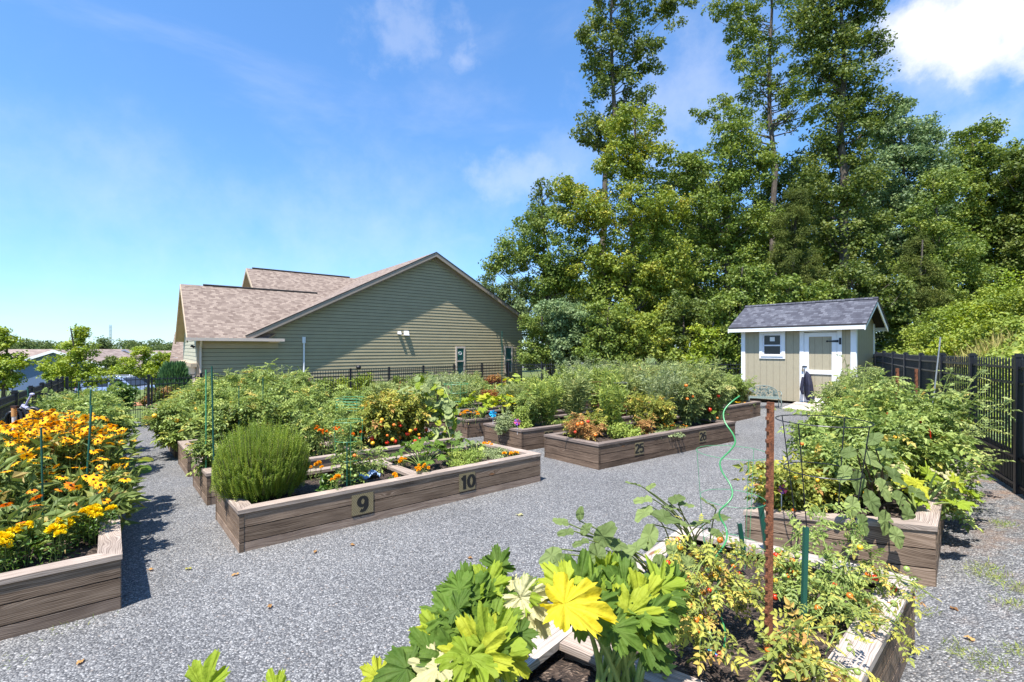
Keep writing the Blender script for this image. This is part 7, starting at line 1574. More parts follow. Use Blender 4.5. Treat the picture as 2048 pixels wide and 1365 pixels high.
TO('B4', 960, 0.5, 765, 70, 'leafy plant below the golden green shrub', mat='tomato_leaf')
HE('B4', 715, 0.3, 768, 60, 'round yellow-green bush in front of the far fence', mat='tomato_yellow', leaf=0.06, n=2200)
TO('B5', 770, 0.5, 760, 80, 'leafy plant in the last bed of the middle row, left part', mat='feather', leaf=0.15)
TO('B5', 850, 0.5, 752, 80, 'leafy plant in the last bed of the middle row, middle part', mat='tomato_leaf', leaf=0.15)
FE('B5', 920, 0.5, 748, 80, 'feathery plant in the last bed of the middle row, right part', mat='feather')
p = BE['A5'].at_u(612, 0.6)
TO('A5', 614, 0.6, 755, 18, 'single red-brown flower spike below the white service pipe', mat='red_leaf', leaf=0.09, dens=1.4, name='amaranth_spike', cat='tall plant')
TO('C0', 1420, 0.5, 762, 90, 'tomato plant behind the right end of bed 26', mat='feather', leaf=0.14)
TO('C0', 1465, 0.5, 748, 80, 'tomato plant reaching up in front of the white shed corner', mat='tomato_leaf', leaf=0.14, fr=2, frm=('fruit_orange',))
TO('C0', 1490, 0.45, 775, 50, 'small straggly plant before the left end of the shed wall', mat='tomato_yellow', leaf=0.12, dens=0.7)
FP('C0', 1490, 0.15, 806, 36, 9, 'yellow and orange flowers at the bed corner near the iron bench', kind='gold', leaf=0.06, nl=80, name='zinnia_plant', sc=0.7)
FE('C1', 1310, 0.5, 728, 100, 'rounded grey-green feathery bush in front of the dark wood', mat='feather', dens=1.3)
FE('C1', 1365, 0.5, 735, 90, 'feathery bush just left of the shed and before the fence', mat='feather', dens=1.3)
TO('C1', 1270, 0.5, 740, 70, 'tall plant with reddish tops left of the rounded feathery bush', mat='red_leaf', leaf=0.14, dens=0.7)
FE('C2', 1180, 0.5, 728, 90, 'pale tall plant at the back below the tall trees', mat='herb_grey', dens=1.2)
FE('C2', 1240, 0.5, 732, 90, 'grey-green tall plant at the back below the tall trees', mat='feather', dens=1.2)
p = BE['B1'].at_u(1178, 0.6); cage('rusty brown wire cage in the middle of the wide mass', p, 0.3, 0.42, CZ+(CV-762)/F*p[1]-p[2], 'brown_cage', wire=0.006)
p = BE['B1'].at_u(1232, 0.35); cage('grey wire cage half hidden in the wide mass', p, 0.28, 0.32, CZ+(CV-765)/F*p[1]-p[2], 'wire_grey', square=True, wire=0.004, rings=6)
p = BE['B3'].at_u(912, 0.3); cage('light green wire cage behind the gourd vine', p, 0.25, 0.35, CZ+(CV-768)/F*p[1]-p[2], 'wire_green', wire=0.006)
p = BE['B3'].at_u(1004, 0.3); stake('tall slim green stake in front of the second narrow window', p, p+[0, 0, CZ+(CV-662)/F*p[1]-p[2]], 0.010, 'stake_green')
pinwheel('small blue pinwheel in front of the yellow-green squash', BE['B1'].at_u(986, 0.8), 'cyan', 'cyan', 0.34, 0.09)
pinwheel('small pink and violet pinwheel at the corner of bed 27', BE['B1'].at_u(1016, 0.10), 'pink', 'violet', 0.26, 0.075)

FE('B0', 1225, 0.7, 768, 80, 'wispy yellow-green plant behind the rounded light green bush', mat='herb', dens=1.0)
TO('B0', 1150, 0.7, 838, 50, 'small yellow-green leafy plant in the near corner of bed 25', mat='tomato_yellow', leaf=0.12, dens=0.9)
TO('B0', 1290, 0.3, 835, 60, 'dry drooping stalks with pods in the middle of bed 25 and 26', mat='dry_leaf', leaf=0.13, dens=0.6, name='dry_plant', cat='tall plant')
FE('B0', 1405, 0.6, 730, 100, 'tall wispy grey-green plant at the back of bed 26', mat='feather', dens=1.2)
FE('B0', 1330, 0.7, 742, 90, 'wispy pale plant in the back middle of bed 26', mat='herb_grey', dens=1.0)
TO('B1', 1065, 0.6, 775, 80, 'bushy light plant at the back of bed 27', mat='tomato_leaf', leaf=0.13)
FE('B1', 1200, 0.6, 735, 90, 'tall wispy plant with yellowish tips behind bed 25', mat='herb', dens=1.1)
TO('B1', 1235, 0.3, 790, 70, 'reddish brown leafy plant inside the grey wire cage', mat='red_leaf', leaf=0.12, dens=0.8, name='amaranth_plant', cat='tall plant')
FE('B2', 1140, 0.3, 742, 90, 'wispy green plant at the end of the bed behind 27', mat='herb', dens=1.0)
FE('B2', 1030, 0.7, 765, 80, 'wispy plant behind the yellowing squash', mat='feather', dens=0.9)
TO('B3', 1060, 0.4, 752, 70, 'leafy plant right of the chartreuse vine mound', mat='tomato_yellow', leaf=0.14)
TO('A1', 700, 0.75, 812, 90, 'leafy tomato plant behind the small orange flowers', dens=0.9, leaf=0.15)
TO('A1', 620, 0.6, 818, 80, 'leafy tomato plant close behind the needle-leaved bush', dens=0.9, leaf=0.15)
# --- left beds
def loc_l(u, v, D): return at(u, v, D)
LB = BE['L0']; rngL = np.random.default_rng(12)
def lpt(s, t, bed='L0'): return BE[bed].pt(s, t)      # s across from left, t away from us
CG = 'golden coneflowers in the left bed'
cf = [(0.55, 0.22, 0.62, 0.75, 12, 'orange', 'orange petalled coneflowers nearest to us at the left edge'), (0.25, 0.45, 0.85, 0.9, 40, 'gold', 'coneflower clump at the left edge by the fence'),
      (0.72, 0.50, 0.70, 0.7, 16, 'gold', 'sparser coneflower clump in the middle of the left bed'), (0.88, 0.33, 0.50, 0.5, 12, 'gold', 'low coneflowers leaning over the right side of the left bed'),
      (0.30, 0.66, 0.98, 1.0, 88, 'gold', 'dense high mass of golden coneflowers, left part'), (0.62, 0.70, 1.0, 0.95, 88, 'gold', 'dense high mass of golden coneflowers, middle part'),
      (0.85, 0.66, 0.85, 0.75, 56, 'gold', 'dense golden coneflowers, right part above the aisle'), (0.50, 0.86, 1.02, 1.0, 76, 'gold', 'golden coneflowers at the back beside the hydrant'), (0.92, 0.50, 0.60, 0.5, 20, 'gold', 'coneflowers hanging over the aisle in the middle of the left bed')]
for s, t, h, w, nf, kd, lb in cf:
    flower_plant(lb, lpt(s, t), h, w, nf, sd_(), kind=kd, nl=int(420*w), leaf=0.15, hf=0.80 if nf > 30 else 0.55, group=CG, sc=0.98)
FLG = 'lemon yellow marigolds along the front rail'
for s, t, w, nf, lb in ((0.10, 0.12, 0.46, 17, 'lemon marigold clump at the left edge of the picture'), (0.38, 0.12, 0.44, 16, 'lemon marigold clump in the middle of the front rail'), (0.62, 0.13, 0.44, 15, 'lemon marigold clump right of the middle of the front rail'), (0.84, 0.20, 0.36, 13, 'lemon marigold clump at the right corner of the left bed')):
    flower_plant(lb, lpt(s, t), 0.30, w, int(nf*1.35), sd_(), kind='lemon', leafm='basil', leaf=0.035, nl=560, name='marigold_plant', group=FLG, hf=0.93, sc=1.2)
TO('L0', 205, 0.90, 880, 80, 'leafy squash-like growth spilling into the aisle behind the coneflowers', leaf=0.2, dens=0.9, zmin=0.2) if False else None
tomato('dark leafy tomato plant between the coneflowers and the aisle', lpt(0.85, 0.48), 0.45, 0.7, sd_(), leaf=0.16, zmin=0.3)
squash('leafy vine spilling over the side of the left bed', lpt(0.95, 0.80), 0.45, 0.8, 16, sd_(), leaf=0.13, kind='heart', mats=('herb', 'squash'), name='bean_vine', cat='vine')
stake('green stake with a coiled grip standing among the coneflowers', lpt(0.80, 0.50)+[0, 0, 0.0], lpt(0.84, 0.53)+[0, 0, 1.12], 0.010, 'stake_green')
stake('dark green stake behind the coneflowers', lpt(0.80, 0.75), lpt(0.82, 0.75)+[0, 0, 1.25], 0.009, 'stake_green')
stake('slim pale topped stake in front of the coneflowers', lpt(0.60, 0.36), lpt(0.585, 0.37)+[0, 0, 0.98], 0.008, 'stake_green')
LT = 'tomato plants in the left hand beds'
for s, t, h, w, lb in ((0.62, 0.12, 0.95, 0.9, 'tomato plant right behind the hydrant'), (0.85, 0.22, 0.85, 0.9, 'tomato plant behind the coneflowers next to the aisle'), (0.45, 0.45, 1.1, 0.9, 'tall tomato plant against the left fence'), (0.8, 0.5, 1.0, 1.0, 'tomato plant with large green fruits beside the aisle'), (0.4, 0.8, 1.05, 1.0, 'tomato plant at the far end of the hydrant bed, fence side'), (0.78, 0.85, 0.95, 1.0, 'tomato plant at the far end of the hydrant bed, aisle side')):
    tomato(lb, lpt(s, t, 'L1'), h, w, sd_(), group=LT, fr=6, frm=('fruit_green',), frs=0.045, dens=1.1, mat='tomato_leaf')
for s, t, h, w, lb in ((0.4, 0.2, 0.9, 1.0, 'leafy tomato plant in the far left bed, near part'), (0.7, 0.5, 0.85, 0.8, 'dark leafy bush in the far left bed before the gate')):
    tomato(lb, lpt(s, t, 'L2'), h, w, sd_(), group=LT, mat='tomato_leaf' if t < 0.3 else 'tree_mid', dens=1.2)
squash('pale large leaves behind the hydrant hose', lpt(0.15, 0.10, 'L1'), 0.85, 0.6, 7, sd_(), leaf=0.16, kind='heart', mats=('vine',), name='gourd_plant', cat='vine')
for u, v, s, t, lb in ((85, 775, 0.25, 0.35, 'green stake leaning over the left tomatoes'), (165, 835, 0.6, 0.1, 'short blue-green stake in the hydrant bed'), (210, 765, 0.6, 0.7, 'thin green stake in the middle of the left tomatoes')):
    b = lpt(s, t, 'L1'); stake(lb, b, b+[-0.12 if s < 0.3 else 0.02, 0, CZ+(CV-v)/F*b[1]-b[2]], 0.009, 'stake_green')

# --- the crowded bed on the right
def dpt(s, t, bed='D0'): return BE[bed].pt(s, t)     # s from left corner to right, t away from us
DG = 'tomato plants in the crowded right bed'
for s, t, h, w, mt, dn, lb in ((0.22, 0.12, 0.55, 0.75, 'tomato_yellow', 1.1, 'yellowing low tomato plant inside the black wire cage'), (0.45, 0.24, 0.75, 0.8, 'tomato_leaf', 1.0, 'tomato plant between cage and eggplant'), (0.30, 0.45, 0.82, 0.9, 'tomato_leaf', 1.2, 'bushy tomato plant behind the black wire cage'), (0.75, 0.42, 0.85, 0.95, 'tomato_leaf', 1.2, 'bushy tomato plant behind the eggplant leaves'),
      (0.34, 0.70, 0.78, 0.9, 'tomato_leaf', 1.2, 'tomato plant in the far left part of the right bed'), (0.78, 0.72, 0.98, 1.0, 'tomato_leaf', 1.2, 'tomato plant with red peppers beneath, near the right fence'), (0.6, 0.93, 0.85, 0.95, 'tomato_leaf', 1.1, 'tomato plant at the far end of the right bed')):
    tomato(lb, dpt(s, t), h, w, sd_(), mat=mt, dens=dn, group=DG, fr=10, frm=('fruit_green', 'fruit_yellow', 'fruit_green', 'fruit_orange'), frs=0.015, leaf=0.17, droop=0.1)
for s, t, h, w, mt, lb in ((0.5, 0.15, 0.62, 0.85, 'tomato_leaf', 'wild tomato plant before the shed ramp'), (0.8, 0.4, 0.95, 1.0, 'feather', 'wild feathery tomato plant along the right fence'), (0.4, 0.7, 0.8, 0.95, 'feather', 'feathery tomato plant below the shed corner'), (0.7, 0.85, 0.95, 1.0, 'feather', 'feathery tomato plant beside the wheelbarrow')):
    tomato(lb, dpt(s, t, 'E0'), h, w, sd_(), mat=mt, dens=1.2, fr=5, frm=('fruit_green', 'fruit_orange'), frs=0.025, leaf=0.16, droop=0.0)
def sprawl(label, base, tips, seed, mat='feather', leaf=0.11, r0=0.008, per=26, name='tomato_branch', stem='stem'):
    """long bare tomato shoots reaching out, with leaves towards their tips"""
    rng = np.random.default_rng(seed); root = plant_root(name, label, 'tomato plant', base); g = G(); gs = G(); P_ = []; D_ = []
    for tp in tips:
        d = np.asarray(tp, float)-base; t = np.linspace(0, 1, 8)[:, None]; p = d*t+np.array([0, 0, 1])*np.sin(t*math.pi)*0.10+rng.normal(size=(8, 3))*0.012*t; tube(gs, p, np.linspace(r0, 0.003, 8), 5, cap=False)
        k = 0.3+0.7*rng.random(per); i = np.minimum((k*7).astype(int), 6); f = (k*7-i)[:, None]; P_.append(p[i]*(1-f)+p[i+1]*f); D_.append(unit(rng.normal(size=(per, 3))*[1, 1, 0.5]+unit(d)*0.5))
    P_ = np.concatenate(P_); D_ = np.concatenate(D_); up = unit(rng.normal(size=P_.shape)*0.3+[0, 0, 1]); y = unit(np.cross(up, D_)); inst(g, PIN[0], PIN[1], P_, np.stack([D_, y, np.cross(D_, y)], 1), leaf*(0.5+0.9*rng.random(len(P_))), 0, rng.random(len(P_)))
    g.build('foliage', M[mat], root); gs.build('stems', M[stem], root); return root
sprawl('long tomato shoots leaning out towards the nearest fence post', dpt(0.85, 0.6), [at(1950, 790, 4.6), at(2030, 800, 4.7), at(1990, 850, 4.6), at(1960, 745, 5.0), at(1900, 745, 5.2), at(2000, 920, 4.5), at(1975, 900, 4.4), at(1940, 870, 4.5)], 51)
sprawl('dark leaved tendrils rising in front of the shed door', dpt(0.35, 0.9), [at(1690, 715, 6.4), at(1700, 760, 6.2), at(1660, 790, 6.2), at(1620, 800, 6.1), at(1675, 830, 6.0), at(1730, 730, 6.6), at(1760, 740, 6.6)], 52, mat='tree_mid', leaf=0.08)
sprawl('tomato shoots hanging off the right side of the crowded bed', dpt(0.95, 0.35), [at(1935, 960, 4.3), at(1960, 1010, 4.3), at(1900, 985, 4.0), at(1950, 930, 4.4), at(1925, 1040, 4.1)], 53, mat='tomato_leaf', leaf=0.14)
def broadleaf(label, base, specs, kind, mat, seed, name, cat, pet='stem_dark', prad=0.009, smooth=True):
    """specs: (u, v, D, size, lean) leaf centres read from the photograph, stalks from the base"""
    rng = np.random.default_rng(seed); root = plant_root(name, label, cat, base); g = {}; gp = G()
    for sp in specs:
        u, v, D, size, dr, nr = sp[:6]; m = sp[6] if len(sp) > 6 else mat; size = size*(0.95 if kind == 'squash' else 0.80); tip = at(u, v, D)-base
        gg = g.setdefault(m, G()); d = unit(np.asarray(dr, float)); st = tip-d*size*0.42; nr = np.asarray(nr, float)*(1, 0.55 if kind == 'eggplant' and seed != 60 else 1, 1); put_leaf(gg, kind, st, d, nr+rng.normal(size=3)*0.15, size, rng, asp=(0.66 if m == 'squash_yellow' else 0.85) if kind == 'squash' else 0.9); petiole(gp, np.array([0, 0, 0.0])+rng.normal(size=3)*[0.055, 0.055, 0], st, prad, rng, 0.03)
    for m, gg in g.items(): gg.build('leaves', M[m], root, smooth=smooth)
    gp.build('stalks', M[pet], root, smooth=True); return root
b = dpt(0.68, 0.18)
broadleaf('eggplant with large drooping grey-green leaves in the right bed', b, [(1735, 915, 3.95, 0.26, (0.6, -0.3, -0.6), (0.2, -0.8, 0.7)), (1785, 950, 3.9, 0.27, (0.7, -0.3, -0.7), (0.3, -0.8, 0.5)), (1715, 960, 3.8, 0.24, (-0.2, -0.3, -0.9), (0, -1, 0.3)), (1770, 905, 4.1, 0.24, (0.8, 0, -0.2), (0, -0.5, 1)), (1740, 1000, 3.75, 0.26, (0.1, -0.4, -0.9), (0.1, -1, 0.3)), (1800, 1000, 3.8, 0.24, (0.5, -0.3, -0.9), (0.4, -1, 0.3)), (1770, 1040, 3.72, 0.24, (-0.2, -0.3, -0.9), (0, -1, 0.3)), (1815, 1030, 3.75, 0.22, (0.2, -0.3, -0.9), (0.2, -1, 0.2)), (1700, 905, 4.0, 0.2, (-0.7, -0.2, -0.2), (0, -0.7, 0.8)), (1745, 880, 4.1, 0.2, (0.3, 0, 0.2), (0, -0.8, 0.8)), (1765, 975, 3.85, 0.24, (0.3, -0.3, -0.8), (0.1, -1, 0.4)), (1705, 1010, 3.7, 0.22, (-0.3, -0.3, -0.9), (-0.2, -1, 0.3)), (1690, 945, 3.8, 0.2, (-0.6, -0.3, -0.6), (-0.2, -0.9, 0.5)), (1830, 985, 3.9, 0.2, (0.8, -0.2, -0.5), (0.2, -0.8, 0.6)), (1725, 1045, 3.65, 0.2, (0, -0.3, -0.9), (0, -1, 0.2)), (1792, 1070, 3.6, 0.2, (0.1, -0.3, -0.9), (0, -1, 0.2))], 'eggplant', 'eggplant', 60, 'eggplant_plant', 'eggplant')
squash('squash plant with yellowed and drooping leaves over the right bed corner', dpt(0.90, 0.22), 0.42, 0.75, 16, sd_(), leaf=0.13, mats=('squash_light', 'squash_pale'), face=(0.4, -0.6, 0))
for s, t, lb in ((0.62, 0.52, 'left'), (0.70, 0.60, 'middle'), (0.85, 0.42, 'right')):
    rng = np.random.default_rng(int(s*100)); root = plant_root('chard_plant', 'cluster of thin red peppers, %s one of three in the right bed' % lb, 'pepper plant', dpt(s, t)); g = G()
    for i in range(9): a = rng.uniform(0, 6.28); x, y = 0.09*math.cos(a), 0.09*math.sin(a); z = rng.uniform(0.35, 0.75); tube(g, [(x, y, z), (x*1.1, y*1.1, z-0.05), (x*1.2, y*1.2, z-0.11)], [0.008, 0.011, 0.003], 6)
    g.build('pepper_fruit', M['fruit_red'], root, smooth=True); g = G()
    for i in range(1): tube(g, [(0, 0, 0), (0.01, 0, 0.4), (0.02, 0, 0.75)], 0.006, 5)
    for i in range(0): a = i*1.3; tube(g, [(0, 0, 0), (0.04*math.cos(a), 0.04*math.sin(a), 0.4), (0.08*math.cos(a), 0.08*math.sin(a), 0.75)], 0.005, 5)
    g.build('stems', M['stem'], root); root.name = 'pepper_plant'
for (u, v0, v1, D, lb) in ((1795, 737, 850, 5.9, 'left one of two rusty studded posts among the right tomatoes'), (1833, 738, 850, 6.2, 'right one of two rusty studded posts among the right tomatoes')):
    a = at(u, CV, D); zz = BE['D0'].z(a)+0.35; a[2] = zz; root = plant_root('rusty_post', lb, 'post', a); g = G(); hh_ = CZ+(CV-v0)/F*D-zz; box(g, (0, 0, hh_/2), (0.036, 0.006, hh_)); box(g, (0, 0.014, hh_/2), (0.006, 0.026, hh_)); g.build('post_flange', M['rust'], root); g = G()
    for i in range(int(hh_/0.06)): box(g, (-0.02, -0.005, 0.03+i*0.06), (0.012, 0.012, 0.016))
    g.build('studs', M['rust'], root)
a = at(1862, 830, 5.2); stake('pale leaning bamboo cane among the right tomatoes', a-[0.02, 0, 0.25], at(1881, 675, 5.2), 0.007, 'wire_grey', name='bamboo_cane', cat='cane')
# black wire cage
pc = dpt(0.25, 0.10); zc = CZ+(CV-838)/F*pc[1]-pc[2]
cage('black wire tomato cage standing in the near end of the right bed', at(1645, CV, 3.95)*[1, 1, 0]+[0, 0, pc[2]], 0.20, 0.345, CZ+(CV-842)/F*3.95-pc[2], 'black', wire=0.0045, rings=3, legs=4)
pinwheel('small pink pinwheel at the left rail of the right bed', at(1563, 1025, 4.35)+[0, 0, -0.12], 'pink', 'violet', 0.34, 0.05)

# --- the nearest bed: tomato half (far) and squash half (near)
FQ = BE['F0']; 
def fpt(s, t): return FQ.pt(s, t)     # s 0..1 from our feet away, t 0 right rail .. 1 left rail
def fat(u, v, h=0.0):
    """point over the soil of the nearest bed seen at pixel (u, v), h above the soil"""
    x = (u-CX)/F; dz = (CV-v)/F; D = 2.5
    for _ in range(40): D = (FQ.z((x*D, D))+BH-0.10+h-CZ)/dz
    return np.array([x*D, D, CZ+dz*D])
rp = fat(1537, 1326)
def rusty_post():
    top = at(1541, 805, rp[1]); base = rp; root = plant_root('rusty_post', 'rusty studded steel post standing upright in the nearest bed', 'post', base); g = G(); d = top-base
    prof = [(-0.020, 0.0), (0.020, 0.0)]
    X = np.array([1.0, 0, 0]); Y = np.array([0, 1.0, 0])
    box(g, d*0.5, (np.linalg.norm(d), 0.006, 0.036), unit(d), Y); box(g, d*0.5+[0, 0.014, 0], (np.linalg.norm(d), 0.026, 0.006), unit(d), Y); g.build('post_flange', M['rust'], root)
    g = G(); n = int(np.linalg.norm(d)/0.055)
    for i in range(n): c = d*(i+0.6)/n; box(g, c+np.array([-0.019, -0.006, 0]), (0.012, 0.012, 0.016), X)
    g.build('studs', M['rust'], root)
rusty_post()
def ugreen(label, u0, v0, u1, v1, Dref, w=0.024):
    a = at(u0, v0, Dref); b = at(u1, v1, Dref*0.995); root = plant_root('green_u_post', label, 'post', a); g = G(); d = b-a; Ln = np.linalg.norm(d); dd = unit(d)
    box(g, d/2, (Ln, 0.004, w), dd, (0, 1, 0)); box(g, d/2+np.array([w/2, 0.008, 0]), (Ln, 0.018, 0.004), dd, (0, 1, 0)); box(g, d/2-np.array([w/2, -0.008, 0]), (Ln, 0.018, 0.004), dd, (0, 1, 0)); g.build('channel', M['stake_green'], root)
ugreen('tall dark green channel post right of the rusty post', 1605, 1365, 1614, 1056, 2.35, 0.018)
ugreen('dark green channel post partly hidden by the rusty post', 1536, 1110, 1522, 1012, 3.4, 0.03)
ugreen('short dark green channel post left of the rusty post', 1489, 1110, 1480, 1048, 3.2, 0.022)
def spiral():
    D = 3.0; pts = [(1486, 762), (1482, 785), (1452, 800), (1440, 818), (1448, 845), (1466, 870), (1466, 890), (1450, 912), (1437, 935), (1446, 960), (1462, 985), (1462, 1010), (1446, 1030), (1440, 1040), (1453, 1062), (1456, 1075), (1438, 1090)]
    pts = [(1480, 792), (1466, 806), (1450, 824), (1448, 845), (1462, 866), (1468, 885), (1458, 905), (1442, 925), (1448, 948), (1462, 970), (1462, 990), (1446, 1008), (1438, 1022), (1444, 1040), (1457, 1058), (1455, 1078), (1438, 1095), (1425, 1110), (1432, 1130), (1447, 1150), (1440, 1172), (1428, 1200), (1440, 1235), (1446, 1260), (1448, 1300), (1451, 1330)]
    base = fat(1452, 1330); D0 = base[1]; Dt = 3.0; P_ = []
    for i, (u, v) in enumerate(pts): f = (v-792)/(1330-792); D = Dt+(D0-Dt)*f; P_.append(at(u, v, D)+np.array([0, 0.035*math.sin(i*1.05), 0]))
    P_ = np.array(P_); t = np.arange(len(P_)); tt = np.linspace(0, len(P_)-1, 90); S = np.stack([np.interp(tt, t, P_[:, k]) for k in range(3)], 1); S[1:-1] = (S[:-2]+S[1:-1]*2+S[2:])/4; S[1:-1] = (S[:-2]+S[1:-1]*2+S[2:])/4
    root = plant_root('spiral_stake', 'bright green twisted spiral plant stake left of the rusty post', 'stake', base); g = G(); tube(g, S-base, 0.0048, 8); g.build('spiral_rod', M['spiral_green'], root, smooth=True)
spiral()
ccg = fpt(0.93, 0.88); cage('pale green round wire cage behind the eggplant', at(1465, CV, 3.55)*[1, 1, 0]+[0, 0, ccg[2]], 0.19, 0.255, CZ+(CV-905)/F*3.55-ccg[2], 'wire_green', wire=0.002, rings=3, legs=3)
# eggplants at the far left corner of the tomato half
e = lambda u, v, D, s, dr, nr: (u, v, D, s, dr, nr)
b = fpt(0.90, 0.86)
broadleaf('eggplant with serrated grey-green leaves, right plant of the far rail', b, [(1290, 1000, 3.0, 0.15, (-0.9, 0, -0.1), (0.1, -0.3, 1)), (1270, 970, 3.05, 0.13, (-0.9, 0.2, 0.2), (0, -0.3, 1)), (1300, 975, 3.05, 0.09, (0.7, 0.2, 0.4), (0, -0.3, 1)), (1325, 1035, 2.9, 0.22, (0.8, -0.1, -0.2), (-0.1, -0.6, 0.9)), (1350, 1000, 3.0, 0.14, (0.9, 0.1, 0.2), (0, -0.4, 1)), (1340, 1015, 3.0, 0.16, (0.9, 0, -0.1), (0, 0.2, 1)), (1370, 1010, 3.0, 0.14, (0.9, 0.1, -0.1), (0, -0.3, 1)), (1290, 1025, 2.95, 0.18, (-0.5, -0.3, -0.3), (0, -0.4, 1)), (1365, 1050, 2.9, 0.16, (0.9, 0, -0.1), (0, -0.3, 1)), (1300, 1070, 2.85, 0.2, (-0.3, -0.3, -0.5), (0, -0.7, 0.7)), (1345, 1100, 2.8, 0.22, (0.3, -0.4, -0.6), (0.2, -0.8, 0.6)), (1320, 1130, 2.75, 0.2, (-0.3, -0.4, -0.5), (0, -0.7, 0.7)), (1275, 1095, 2.8, 0.2, (-0.8, -0.2, -0.3), (-0.2, -0.5, 0.9)), (1375, 1125, 2.8, 0.18, (0.7, -0.2, -0.5), (0.2, -0.7, 0.6)), (1420, 1010, 3.2, 0.15, (-0.6, 0, 0.4), (0, -0.3, 1)), (1440, 1035, 3.15, 0.16, (0.8, 0.2, 0.1), (0, -0.4, 1)), (1405, 1045, 3.05, 0.16, (-0.8, 0, -0.1), (0, -0.3, 1)), (1430, 1065, 3.05, 0.15, (0.6, -0.3, -0.3), (0, -0.5, 0.8))], 'eggplant', 'eggplant', 61, 'eggplant_plant', 'eggplant', pet='stem', prad=0.006)
b = fpt(0.72, 0.88)
broadleaf('eggplant with serrated grey-green leaves, left plant leaning over the gravel', b, [(1125, 1045, 2.75, 0.12, (-0.9, 0.1, 0.2), (0, -0.3, 1)), (1160, 1030, 2.8, 0.10, (0.2, 0.2, 0.9), (0, -0.9, 0.3)), (1170, 1060, 2.75, 0.11, (0.5, 0.2, 0.5), (0, -0.5, 0.8)), (1135, 1065, 2.7, 0.12, (-0.8, 0, -0.1), (0, -0.3, 1)), (1105, 1110, 2.65, 0.18, (-0.8, -0.2, -0.4), (-0.2, -0.7, 0.7)), (1120, 1130, 2.6, 0.19, (-0.5, -0.3, -0.7), (-0.1, -0.8, 0.6)), (1205, 1075, 2.7, 0.22, (0.4, -0.2, 0.6), (-0.3, -0.8, 0.4)), (1195, 1110, 2.65, 0.22, (0.1, -0.4, -0.5), (0.1, -0.8, 0.6)), (1230, 1090, 2.7, 0.16, (0.8, 0, -0.1), (0, -0.4, 1)), (1165, 1085, 2.7, 0.13, (-0.6, -0.2, -0.1), (0, -0.4, 1)), (1245, 1120, 2.7, 0.2, (0.6, -0.3, -0.4), (0.2, -0.7, 0.7)), (1220, 1140, 2.6, 0.2, (-0.2, -0.4, -0.6), (0, -0.8, 0.6)), (1180, 1145, 2.6, 0.18, (-0.6, -0.3, -0.4), (0, -0.7, 0.7))], 'eggplant', 'eggplant', 62, 'eggplant_plant', 'eggplant', pet='stem', prad=0.006)
# straggling tomatoes round the rusty post
def scrag(label, base, seed, stems, mat, per=20, leaf=0.125, fr=16, frs=0.015, thick=0.0065):
    rng = np.random.default_rng(seed); root = plant_root('tomato_plant', label, 'tomato plant', base, 'straggling cherry tomato plants in the nearest bed'); g = G(); gs = G(); pts = []
    for st in stems:
        P_ = np.array([at(*q)-base for q in st]); t = np.arange(len(P_)); tt = np.linspace(0, len(P_)-1, len(P_)*4); S = np.stack([np.interp(tt, t, P_[:, k]) for k in range(3)], 1); S[1:-1] = (S[:-2]+2*S[1:-1]+S[2:])/4; tube(gs, S, np.linspace(thick, 0.003, len(S)), 6, cap=False)
        for k in range(5):                               # side shoots
            i = rng.integers(2, len(S)); q = S[i]+unit(rng.normal(size=3)*[1, 1, 0.8])*rng.uniform(0.08, 0.2); tube(gs, [S[i], (S[i]+q)/2+[0, 0, 0.02], q], [0.004, 0.003, 0.002], 4, cap=False); pts += [q, (S[i]+q)/2, q*0.7+S[i]*0.3]
        pts += [S[j]+rng.normal(size=3)*0.03 for j in rng.integers(2, len(S), per)]
    pts = np.array(pts); n = len(pts); dd = unit(rng.normal(size=(n, 3))*[1, 1, 0.5]+[0, -0.1, -0.35]); up = unit(rng.normal(size=(n, 3))*0.45+[0, -0.2, 1]); y = unit(np.cross(up, dd)); inst(g, PINF[0], PINF[1], pts, np.stack([dd, y, np.cross(dd, y)], 1), leaf*(0.5+0.9*rng.random(n)), 0, rng.random(n))
    g.build('foliage', M[mat], root); gs.build('stems', M['stem'], root, smooth=True)
    for i in range(fr):
        c = pts[rng.integers(n)]+rng.normal(size=3)*[0.02, 0.02, 0.02]-[0, 0, 0.03]; g = G(); s = frs*rng.uniform(0.7, 1.2); ellipsoid(g, (0, 0, 0), s, nu=10, nv=7); o = g.build('fruit', M[['fruit_green', 'fruit_green', 'fruit_orange', 'fruit_red', 'fruit_green', 'fruit_yellow'][i % 6]], root, smooth=True); o.location = tuple(c)
    return root
base = fat(1330, 1300); rngS = np.random.default_rng(5)
scrag('straggling tomato with a long pale diagonal stem left of the rusty post', base, 71, [[(1330, 1290, 2.3), (1400, 1215, 2.4), (1460, 1140, 2.5), (1500, 1100, 2.55)], [(1330, 1290, 2.3), (1380, 1190, 2.4), (1400, 1130, 2.5), (1440, 1090, 2.6)], [(1340, 1280, 2.3), (1370, 1180, 2.45), (1340, 1120, 2.6), (1385, 1060, 2.7)], [(1400, 1215, 2.4), (1380, 1150, 2.5), (1420, 1100, 2.6), (1480, 1085, 2.7)], [(1345, 1270, 2.35), (1420, 1200, 2.45), (1480, 1180, 2.5), (1510, 1150, 2.6)], [(1380, 1240, 2.35), (1400, 1170, 2.45), (1450, 1150, 2.55), (1500, 1200, 2.5)]], 'tomato_yellow', per=34, fr=44, leaf=0.085)
